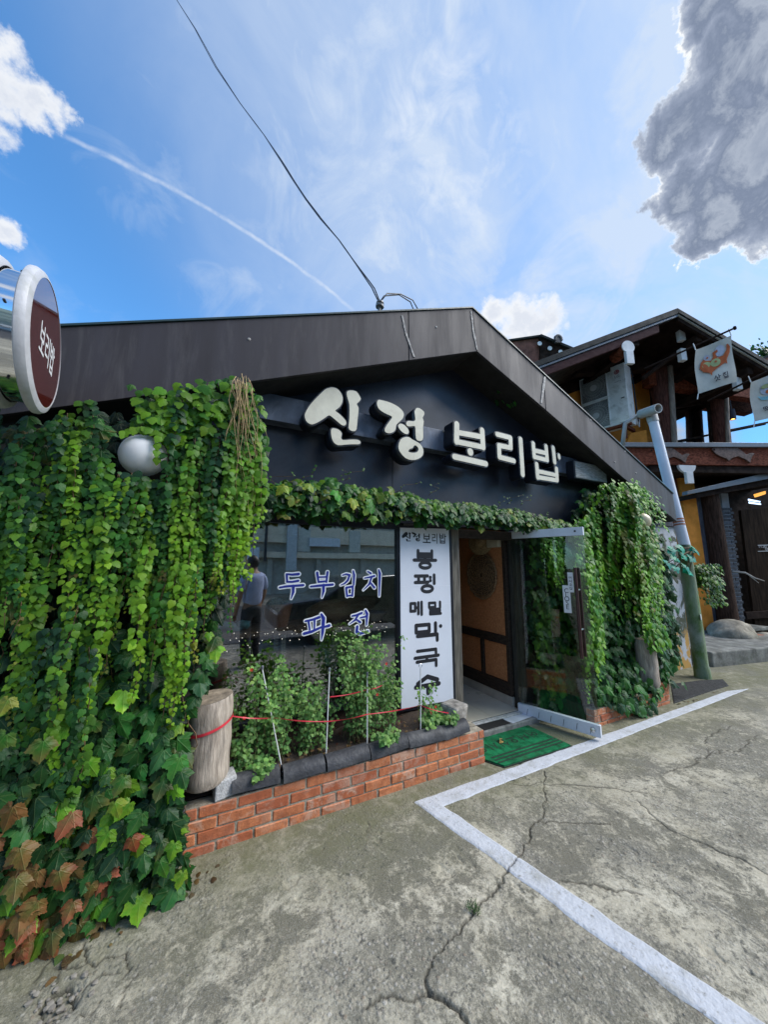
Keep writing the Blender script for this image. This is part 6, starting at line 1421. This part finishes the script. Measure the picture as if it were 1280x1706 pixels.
MB().obox(acp(.475, Hh+.04, -.0)+as2*.0, ax_*.49, as2*.035, Zv*.03).build('rail', M_red, bkx); MB().tube([acp(.12, Hh+.07), acp(.12, Hh+.34)], .045, 8).build('post', M_red, bkx)
slab([N(1045, 738, .2), N(1052, 722, .2), N(1078, 716, .2), N(1080, 738, .2)], nin*.3, 'wall_ledge', M_och)

# downpipe: white upper pipe with a tee, mossy green lower pipe
dp = thing('downpipe', 'leaning white drain pipe with tee joint above the brown eave end', 'pipe', (6.4, 2.9, 2)); M_pvc = mk('white pvc', (.62, .64, .70), .4, var=.05, scale=3); M_pvg = mk('grey pvc', (.42, .41, .39), .5, var=.1)
da = U(1086, 690, Y=3.0); db = U(1144, 918, Y=2.72)
MB().tube([da, db], .072, 20).build('pipe', M_pvc, dp, autos=40)
dv = (da-db)/np.linalg.norm(da-db); MB().lathe([(.082, -.16), (.082, .05), (.0, .05)], da, dv, 20).build('joint', M_pvg, dp, autos=40)
ta = UD(1068, 690, np.dot(da-CAM, W_)+.05); tb2 = UD(1098, 680, np.dot(da-CAM, W_)-.28); dd3 = (tb2-ta)/np.linalg.norm(tb2-ta)
MB().lathe([(.0, 0), (.078, 0), (.078, np.linalg.norm(tb2-ta)), (.064, np.linalg.norm(tb2-ta)), (.064, np.linalg.norm(tb2-ta)-.2), (.0, np.linalg.norm(tb2-ta)-.2)], ta, dd3, 20).build('tee', M_pvg, dp, autos=40)
MB().tube([da+np.array([-.02,.05,.1]), da+np.array([-.25, .3, -.1]), da+np.array([-.3, .35, -.5])], .035, 8).build('branch_pipe', M_pvg, dp, smooth=True)
M_strap = mk('copper strap', (.36, .13, .07), .6)
for k in range(3): MB().lathe([(.076, -.012), (.076, .012)], da+(db-da)*(.79+.018*k), dv, 20).build('strap', M_strap, dp)
gpz = thing('mossy_pipe', 'moss green standing pipe with flaking paint at the peeling wall', 'pipe', (6.51, 2.65, 0))
M_gp = mk('moss covered pipe', (.105, .180, .050), .9, var=.3, scale=4, bump=.8, bscale=50, stretch=(1, 1, .4), dirt=(.34, .37, .34), dscale=2.2)
MB().lathe([(.100, -.03), (.096, .12), (.086, .17), (.088, 1.1), (.080, 1.92), (.0, 1.92)], (6.52, 2.68, 0), (-.012, .01, 1), 24).build('pipe', M_gp, gpz, autos=50)
MB().obox((6.47, 2.592, .86), (.028, .008, 0), (0, .004, 0), (0, 0, .035)).build('sticker', M_card, gpz)
LV = Leaves(); ST = MB()
tcol = (.025, .32, .22)
for px, py in ((1120, 915), (1128, 930), (1135, 912), (1145, 945), (1155, 930), (1113, 938), (1150, 952), (1140, 925), (1160, 915), (1127, 945)):
    p = U(px, py, Y=2.50); ST.tube([(6.5, 2.58, 1.86), p], .006, 5)
    for j in range(7): a = 6.28*j/7; LV.add(5+R.randrange(4), p, (math.cos(a), u(-.6, 0), math.sin(a)), (u(-.3, .3), -1, .6), u(.07, .11), jit(tcol, .25), None)
plant('leaf_garland', 'turquoise artificial leaves tied round the top of the mossy pipe', 'garland', (6.5, 2.58, 1.86), LV, ST, npart=70)

# hanging banners
def banner(cs, label, art, rod):
    pts = [UD(x, y, 6.1) for x, y in cs]; o = thing('banner', label, 'banner', pts[3]); n_ = 12; v = []
    def at(s, t_): return (pts[0]*(1-s)+pts[1]*s)*(1-t_)+(pts[3]*(1-s)+pts[2]*s)*t_+nin*(.03*math.sin(s*4+t_*2)+.02*math.sin(t_*5))
    for j in range(n_+1):
        for i in range(n_+1): v.append(at(i/n_, j/n_))
    me = MB().add(v, [(j*(n_+1)+i, j*(n_+1)+i+1, (j+1)*(n_+1)+i+1, (j+1)*(n_+1)+i) for j in range(n_) for i in range(n_)])
    me.build('cloth', mk('pale banner cloth', (.50, .50, .46), .8, var=.1, scale=4, bump=.2), o, smooth=True)
    out_ = -nin*.012
    for polys, m in art:
        mb = MB()
        for k, pl in enumerate(polys): mb.poly([at(x, y)+out_*(1+.12*k) for x, y in pl])
        mb.build('print', m, o, fix=False); out_ = out_*1.35
    MB().tube([UD(*rod[0], 6.6), UD(*rod[1], 6.05)], .018, 8).build('rod', M_dkt, o); MB().lathe([(.035, 0), (.035, .02), (0, .03)], UD(*rod[1], 6.05), (UD(*rod[1], 6.05)-UD(*rod[0], 6.6)), 10).build('rod_end', M_dkt, o)
    for s, k in ((0, 3), (1, 0), (0, 0)):
        p = at(s, 0 if k == 0 else 1); MB().tube([p, p+Zv*(.12 if k == 0 else -.10)+n1_*(-.03)], .008, 5).build('tie', M_wht, o)
    return at, o
M_or = mk('orange print', (.46, .10, .025), .8, var=.1, bump=0); M_gy = mk('green yellow print', (.42, .48, .22), .8, var=.2, bump=0); M_cy = mk('sky print', (.20, .46, .55), .8, var=.2, bump=0); M_lil = mk('lilac print', (.44, .47, .58), .8, bump=0)
ves = [(.12,.44),(.17,.33),(.26,.27),(.30,.31),(.44,.36),(.50,.30),(.50,.20),(.62,.17),(.63,.22),(.57,.25),(.60,.35),(.74,.35),(.84,.25),(.84,.15),(.88,.14),(.93,.22),(.90,.34),(.80,.46),(.78,.56),(.74,.52),(.55,.57),(.40,.63),(.38,.70),(.34,.62),(.20,.55)]
el = lambda cx, cy, rx, ry: [(cx+rx*math.cos(a), cy+ry*math.sin(a)) for a in np.linspace(0, 2*math.pi, 15)[:-1]]
at_, bo = banner([(1160, 583), (1217, 560), (1226, 637), (1165, 656)], 'pale banner printed with an orange vessel and two words', [([el(.68, .22, .12, .12), el(.34, .27, .09, .07)], M_lil), ([ves], M_or), ([el(.30, .42, .11, .07), el(.52, .44, .12, .09)], M_gy), ([el(.34, .27, .03, .02), el(.52, .42, .03, .025)], M_or)], ((1075, 614), (1224, 547)))
def ban_text(at, bo, chars, x0, y0, w, h, gap):
    mb = MB()
    for i, ch in enumerate(chars):
        for a, b, wa, wb in glyph_segs(ch, x0+i*gap, 0, w, h, .022): mb.poly([at(p[0], y0-p[1])-nin*.035 for p in capsule(a, b, wa, wb)])
    mb.build('lettering', M_ink, bo, fix=False)
ban_text(at_, bo, '삿집', .38, .86, .14, .13, .20)
at2, bo2 = banner([(1252, 637), (1310, 614), (1318, 690), (1259, 702)], 'pale banner with a blue bowl print cut by the right picture edge', [([el(.52, .30, .22, .14)], M_lil), ([[(.20,.40),(.28,.52),(.6,.60),(.9,.5),(.95,.38),(.85,.44),(.6,.5),(.34,.45)]], M_cy), ([el(.6, .24, .14, .07), el(.48, .36, .07, .05)], M_or), ([el(.42, .22, .12, .05)], M_gy)], ((1180, 668), (1318, 600)))
ban_text(at2, bo2, '떡밥', .22, .84, .16, .14, .22)
# pendant spots in the upper gallery
for px, py, d, lb in ((1211, 683, 8.3, 'dark cylinder spot close before the second log column'), (1221, 691, 8.2, 'dark cylinder spot just right of the second log column'), (1168, 694, 8.6, 'small dark cylinder spot hanging before the bright upper glazing')):
    p = UD(px, py, d); sp = thing('pendant_spot', lb, 'lamp', p, 'pendant spots in the upper gallery')
    MB().lathe([(.055, .13), (.062, 0), (.058, -.12), (.05, -.12), (.04, .0), (.0, .0)], p, (0, 0, 1), 16).build('shade', M_gcol, sp, autos=40); MB().lathe([(.045, -.10), (.0, -.10)], p, (0, 0, 1), 16).build('bulb', emit('warm spot', (1, .72, .30), 2.2), sp); MB().tube([p+Zv*.12, p+Zv*.6], .006, 5).build('cord', M_black, sp)

# tiled roof of the house behind
BH = thing('tiled_roof_house', 'old red boarded house with tiled roof end behind the gable', 'building', UD(890, 640, 13)); 
def B(px, py, d=13): return UD(px, py, d)
slab([B(845, 566), B(902, 558), B(930, 600), B(900, 640), B(860, 600)], nin*.2, 'gable_board', mk('worn red board', (.22, .085, .06), .8, var=.4, scale=3), parent=BH)
slab([B(840, 566, 12.9), B(903, 557, 12.9), B(903, 560, 12.9), B(840, 569, 12.9)], nin*.3, 'roof_edge', M_gut, parent=BH)
slab([B(902, 559, 12.9), B(955, 580, 12.9), B(962, 588, 12.9), B(935, 600, 12.9), B(900, 612, 12.9)], nin*.4, 'eave_soffit', M_dkt, parent=BH); slab([B(902, 556, 12.8), B(960, 580, 12.8), B(960, 584, 12.8), B(902, 560, 12.8)], nin*.2, 'roof_edge', M_gut, parent=BH)
for x, y in ((900, 572), (917, 580), (935, 586), (951, 590)):
    MB().lathe([(.0, .0), (.085, 0), (.085, .03), (0, .03)], B(x, y, 12.85), nin, 16).build('rafter_end', M_wht, BH)
mb = MB(); c = B(930, 566, 12.8)
for k in range(9): a = math.pi*k/8; mb.lathe([(.05, 0), (.05, .06), (0, .07)], c+n1_*.12*math.cos(a)+Zv*(.16*math.sin(a)-.02), -nin, 8)
mb.obox(c, n1_*.12, nin*.05, Zv*.14); mb.build('ridge_tile', M_ctile, BH)
# roof corner and tree top at the right edge
RH = thing('roof_corner', 'red roof corner rising behind the right verge', 'building', UD(1290, 640, 14)); slab([UD(1252, 608, 14), UD(1300, 585, 14), UD(1300, 640, 14), UD(1262, 620, 14)], nin*.5, 'eave_board', mk('red eave board', (.24, .07, .04), .7, var=.3), parent=RH); slab([UD(1250, 606, 13.9), UD(1300, 581, 13.9), UD(1300, 585, 13.9), UD(1252, 610, 13.9)], nin*.3, 'roof_edge', M_gut, parent=RH)
LV = Leaves(); tc = UD(1272, 600, 18); ST = MB(); ST.tube([tc-Zv*5, tc], [.15, .06], 6)
for k in range(500):
    d = np.array([R.gauss(0, .5), R.gauss(0, .5), R.gauss(0, .35)]); LV.add(5+R.randrange(4), tc+d, (u(-1, 1), u(-1, 1), u(-.5, 1)), (u(-1, 1), -1, u(-.2, 1)), u(.12, .25), jit(lerp(DARK, MID, u(0, 1))), None)
tr_ = plant('tree', 'green tree top behind the red roof corner at the right edge', 'tree', tc-Zv*5, LV, ST, npart=0)

# ------------------------------------------------------------------ power cable and insulator on the ridge
ins = thing('insulator', 'small grey insulator on the brown roof edge holding the cable', 'insulator', U(633, 516, Y=2.52)); ic = U(633, 509, Y=2.53)
MB().lathe([(.012, -.06), (.014, -.02), (.036, -.018), (.038, .0), (.022, .004), (.022, .012), (.036, .018), (.034, .032), (.012, .04), (.0, .045)], ic, (.1, 0, 1), 16).build('insulator_body', mk('grey porcelain', (.16, .17, .18), .3, var=.1), ins, autos=40)
MB().tube([ic+(-.03, 0, .02), ic+(.04, 0, -.01)], .012, 8).build('clamp', M_steel, ins)
pw = thing('power_cable', 'thin twisted black cable running up from the roof edge', 'cable', ic)
cp = [(633, 505), (622, 480), (597, 445), (565, 400), (535, 365), (510, 332), (490, 302), (470, 270), (440, 225), (400, 172), (360, 112), (325, 48), (293, -2), (262, -60)]
ds = [0, .1, .3, .55, .8, 1.1, 1.4, 1.8, 2.5, 3.4, 4.6, 6, 7.6, 9.5]; d0 = float((ic-CAM)@W_)
P1 = [UD(x, y, d0+.5*k) for (x, y), k in zip(cp, ds)]; A1, A2 = [], []
for i in range(len(P1)-1):
    for j in range(8):
        f = j/8; p = P1[i]*(1-f)+P1[i+1]*f; w = .0042+.006*math.sin((i*8+j)*.21)*math.sin((i*8+j)*.05+1); rgt = R_
        A1.append(p+rgt*w); A2.append(p-rgt*w)
MB().tube(A1, .0062, 6).tube(A2, .0062, 6).build('wire', M_black, pw, smooth=True)
mb = MB(); mb.tube([ic+(0, 0, .03), U(645, 489, Y=2.55), U(668, 490, Y=2.6), U(688, 500, Y=2.65), U(698, 518, Y=2.7)], .0058, 6); mb.tube([ic+(0, 0, .03), U(640, 493, Y=2.56), U(665, 491, Y=2.62), U(684, 503, Y=2.67), U(690, 518, Y=2.72)], .0058, 6); mb.build('wire', M_black, pw, smooth=True)
# ------------------------------------------------------------------ across the street (seen mirrored in the window)
AB = thing('street_building', 'long beige building with banded floors across the street', 'building', (2, -19, -.4))
M_bei = mk('beige cladding', (.80, .66, .49), .8, var=.08, scale=2); M_bei2 = mk('grey band', (.44, .40, .34), .8, var=.1); M_shop = mk('dark shop glass', (.02, .022, .026), .15, var=.1)
yb0 = -19.
MB().box(-30, 40, yb0-8, yb0-.6, -.5, 9).build('wall', M_bei2, AB)
for z0, z1, m, d in ((2.05, 2.45, M_bei, .0), (2.45, 3.1, M_bei2, .5), (3.1, 4.3, M_bei, .05), (4.3, 4.9, M_bei2, .5), (4.9, 6.1, M_bei, .05), (6.1, 7.2, M_bei2, .4), (7.2, 9.2, M_bei, .05)):
    MB().box(-30, 40, yb0-.6, yb0-d, z0+.003, z1).build('floor_band', m, AB)
MB().box(-30, 40, yb0-.9, yb0-.62, -.45, 2.05).build('shop_front', M_shop, AB)
for x in np.arange(-28, 40, 3.5): MB().box(x, x+.35, yb0-.58, yb0-.3, -.45, 2.04).build('pillar', M_bei2, AB)
for x in (-6, -2.2, 5.5, 9.4): MB().box(x, x+.9, yb0-.5, yb0+.03, 2.5, 4.2).build('window', mk('pale window', (.6, .58, .5), .4), AB)
for x in (3.2,): MB().box(x, x+.16, yb0+.1, yb0+.26, 1.8, 6.5).build('pole', M_black, AB)
MB().box(6.3, 8.6, yb0+.06, yb0+.2, 2.9, 3.5).build('sign_board', M_wht, AB); MB().box(4.7, 5.4, yb0+.06, yb0+.3, 1.2, 5.5).build('pale_column', mk('pale column', (.55, .56, .56), .6), AB); MB().box(1.2, 2.9, yb0+.06, yb0+.2, 1.9, 2.7).build('sign_board', M_wht, AB)
# parked cars
def car(loc, col, label, rev=1):
    o = thing('parked_car', label, 'car', loc, 'cars parked across the street'); m = mk('car paint '+label[:9], col, .25, var=.03, bump=0, coat=.5); L, Wd_ = 4.4, 1.75; x0, y0, z0 = loc
    pr = [(-2.2,.35),(-2.2,.72),(-2.05,.88),(-1.3,.95),(-.62,1.38),(.55,1.42),(1.2,1.02),(2.05,.93),(2.2,.75),(2.2,.35)]
    MB().prism([(x0+rev*x, y0-Wd_/2, z0+z) for x, z in pr], (0, Wd_, 0)).build('body', m, o, bevel=.06)
    for s in (-1, 1):
        MB().prism([(x0+rev*x, y0+s*(Wd_/2+.003), z0+z) for x, z in ((-1.12,.98),(-.58,1.32),(-.02,1.35),(-.02,.98))], (0, s*.01, 0)).build('window', M_shop, o); MB().prism([(x0+rev*x, y0+s*(Wd_/2+.003), z0+z) for x, z in ((.05,.98),(.05,1.35),(.5,1.35),(1.05,1.02))], (0, s*.01, 0)).build('window', M_shop, o)
        for x in (-1.35, 1.35):
            w = MB().lathe([(.0, -.09), (.31, -.09), (.32, .09), (.0, .09)], (x0+x, y0+s*(Wd_/2-.08), z0+.32), (0, 1, 0), 20).build('wheel', M_black, o, autos=40); MB().lathe([(.19, 0), (.17, .02), (0, .02)], (x0+x, y0+s*(Wd_/2+.012), z0+.32), (0, s, 0), 16).build('rim', M_steel, w)
car((3.45, -2.25, -.05), (.012, .013, .016), 'black saloon mirrored in the shop window behind the person'); car((-2.2, -8.3, -.42), (.55, .57, .60), 'silver saloon parked across the street to the left', -1); car((9.6, -8.3, -.42), (.5, .5, .5), 'pale grey saloon farther along the street', -1)
rd = MB().prism([(-120, -3.0, -.36), (120, -3.0, -.36), (120, -12.5, -.36), (-120, -12.5, -.36)], (0, 0, .004)); rx = np.linspace(-60, 60, 121); ry = np.linspace(-2.6, -13, 40); RX, RY = np.meshgrid(rx, ry); ri = np.arange(RX.size).reshape(RX.shape)
rf = np.stack([ri[:-1, :-1], ri[1:, :-1], ri[1:, 1:], ri[:-1, 1:]], -1).reshape(-1, 4)
tag(link('road', big_mesh('road', np.stack([RX, RY, gz(RX, RY)+.012], -1).reshape(-1, 3), rf, mk('asphalt', (.055, .056, .060), .85, var=.2, scale=12, bump=.5, bscale=90))), kind='structure')

# ------------------------------------------------------------------ person beside the camera, back to the shop (mirrored in the window)
def skin(name, verts, edges, radii, mat, parent, lv=2, cut=None):
    me = bpy.data.meshes.new(name); me.from_pydata([tuple(v) for v in verts], edges, []); o = bpy.data.objects.new(name, me); COL.objects.link(o)
    sk = o.modifiers.new('s', 'SKIN'); 
    for i, r in enumerate(radii): me.skin_vertices[0].data[i].radius = (r, r) if not isinstance(r, tuple) else r
    me.skin_vertices[0].data[0].use_root = True
    sb = o.modifiers.new('d', 'SUBSURF'); sb.levels = lv; sb.render_levels = lv; bpy.context.view_layer.update()
    m2 = bpy.data.meshes.new_from_object(o.evaluated_get(bpy.context.evaluated_depsgraph_get())); bpy.data.objects.remove(o)
    m2.materials.clear(); m2.materials.append(mat); m2.polygons.foreach_set('use_smooth', [True]*len(m2.polygons)); m2.name = name; return link(name, m2, parent)
px_, py_ = .66, -.36; zf = float(gz(.66, -.36))
pe = thing('person', 'person in pale blue t-shirt and dark trousers reflected in the shop window', 'person', (px_, py_, zf))
M_skin = mk('skin', (.36, .20, .13), .5, var=.08, bump=0); M_tee = mk('pale blue cotton', (.46, .54, .80), .85, var=.10, scale=8, bump=.3); M_trou = mk('dark trousers', (.018, .019, .026), .8, var=.2); M_hair = mk('black hair', (.012, .010, .009), .5, var=.2)
fw = np.array([-.55, -.85, 0]); fw /= np.linalg.norm(fw); rt_ = np.array([fw[1], -fw[0], 0])
def bp(r, f, z): return np.array([px_, py_, zf+z])+rt_*r+fw*f
bv = [bp(0,0,.92), bp(0,-.01,1.12), bp(0,-.02,1.32), bp(0,.0,1.44), bp(0,.01,1.50), bp(0,.035,1.58), bp(0,.04,1.66),
      bp(-.17,-.01,1.39), bp(-.235,0,1.12), bp(-.22,.10,.88), bp(-.21,.13,.79), bp(.17,-.01,1.39), bp(.235,0,1.12), bp(.22,.10,.88), bp(.21,.13,.79),
      bp(-.09,0,.85), bp(-.10,.01,.47), bp(-.10,-.02,.09), bp(-.11,.12,.035), bp(.09,0,.85), bp(.10,.01,.47), bp(.10,-.02,.09), bp(.11,.12,.035)]
be = [(0,1),(1,2),(2,3),(3,4),(4,5),(5,6),(3,7),(7,8),(8,9),(9,10),(3,11),(11,12),(12,13),(13,14),(0,15),(15,16),(16,17),(17,18),(0,19),(19,20),(20,21),(21,22)]
bro = [(.15,.11),(.145,.10),(.16,.11),(.09,.075),.055,.085,.085,.06,.043,.034,.036,.06,.043,.034,.036,.085,.058,.042,.035,.085,.058,.042,.035]
skin('body', bv, be, bro, M_skin, pe)
tv = [bp(0,0,.90), bp(0,-.01,1.12), bp(0,-.02,1.30), bp(0,-.005,1.42), bp(-.175,-.01,1.385), bp(-.232,0,1.17), bp(.175,-.01,1.385), bp(.232,0,1.17)]
skin('t_shirt', tv, [(0,1),(1,2),(2,3),(3,4),(4,5),(3,6),(6,7)], [(.18,.135),(.175,.13),(.19,.14),(.10,.09),.082,.075,.082,.075], M_tee, pe)
skin('trousers', [bp(0,0,.97), bp(0,0,.90), bp(-.09,0,.83), bp(-.10,.01,.47), bp(-.10,-.02,.08), bp(.09,0,.83), bp(.10,.01,.47), bp(.10,-.02,.08)], [(0,1),(1,2),(2,3),(3,4),(1,5),(5,6),(6,7)], [(.155,.12),(.165,.125),.10,.08,.065,.10,.08,.065], M_trou, pe)
hb = bmesh.new(); bmesh.ops.create_icosphere(hb, subdivisions=3, radius=1)
bmesh.ops.delete(hb, geom=[v for v in hb.verts if v.co.z < -.35 and v.co.y > -.2 or v.co.z < -.75 or (v.co.y > .55 and v.co.z < .35)], context='VERTS')
for v in hb.verts:
    q = bp(v.co.x*.092, .03+v.co.y*.108, 1.635+v.co.z*.118); v.co = Vector(q)
me = bpy.data.meshes.new('hair'); hb.to_mesh(me); hb.free(); me.materials.append(M_hair); link('hair', me, pe)
for s in (-1, 1): MB().lathe([(0, -.03), (.018, -.02), (.022, .01), (.0, .03)], bp(s*.088, .03, 1.60), (0, 0, 1), 8).build('ear', M_skin, pe, smooth=True)
for s in (-1, 1):
    for k in range(5): MB().tube([bp(s*.21+(k-2)*.012, .135, .79), bp(s*.21+(k-2)*.016, .145, .74), bp(s*.21+(k-2)*.015, .14, .70+.008*abs(k-2))], [.010, .009, .006], 6).build('finger', M_skin, pe, smooth=True)
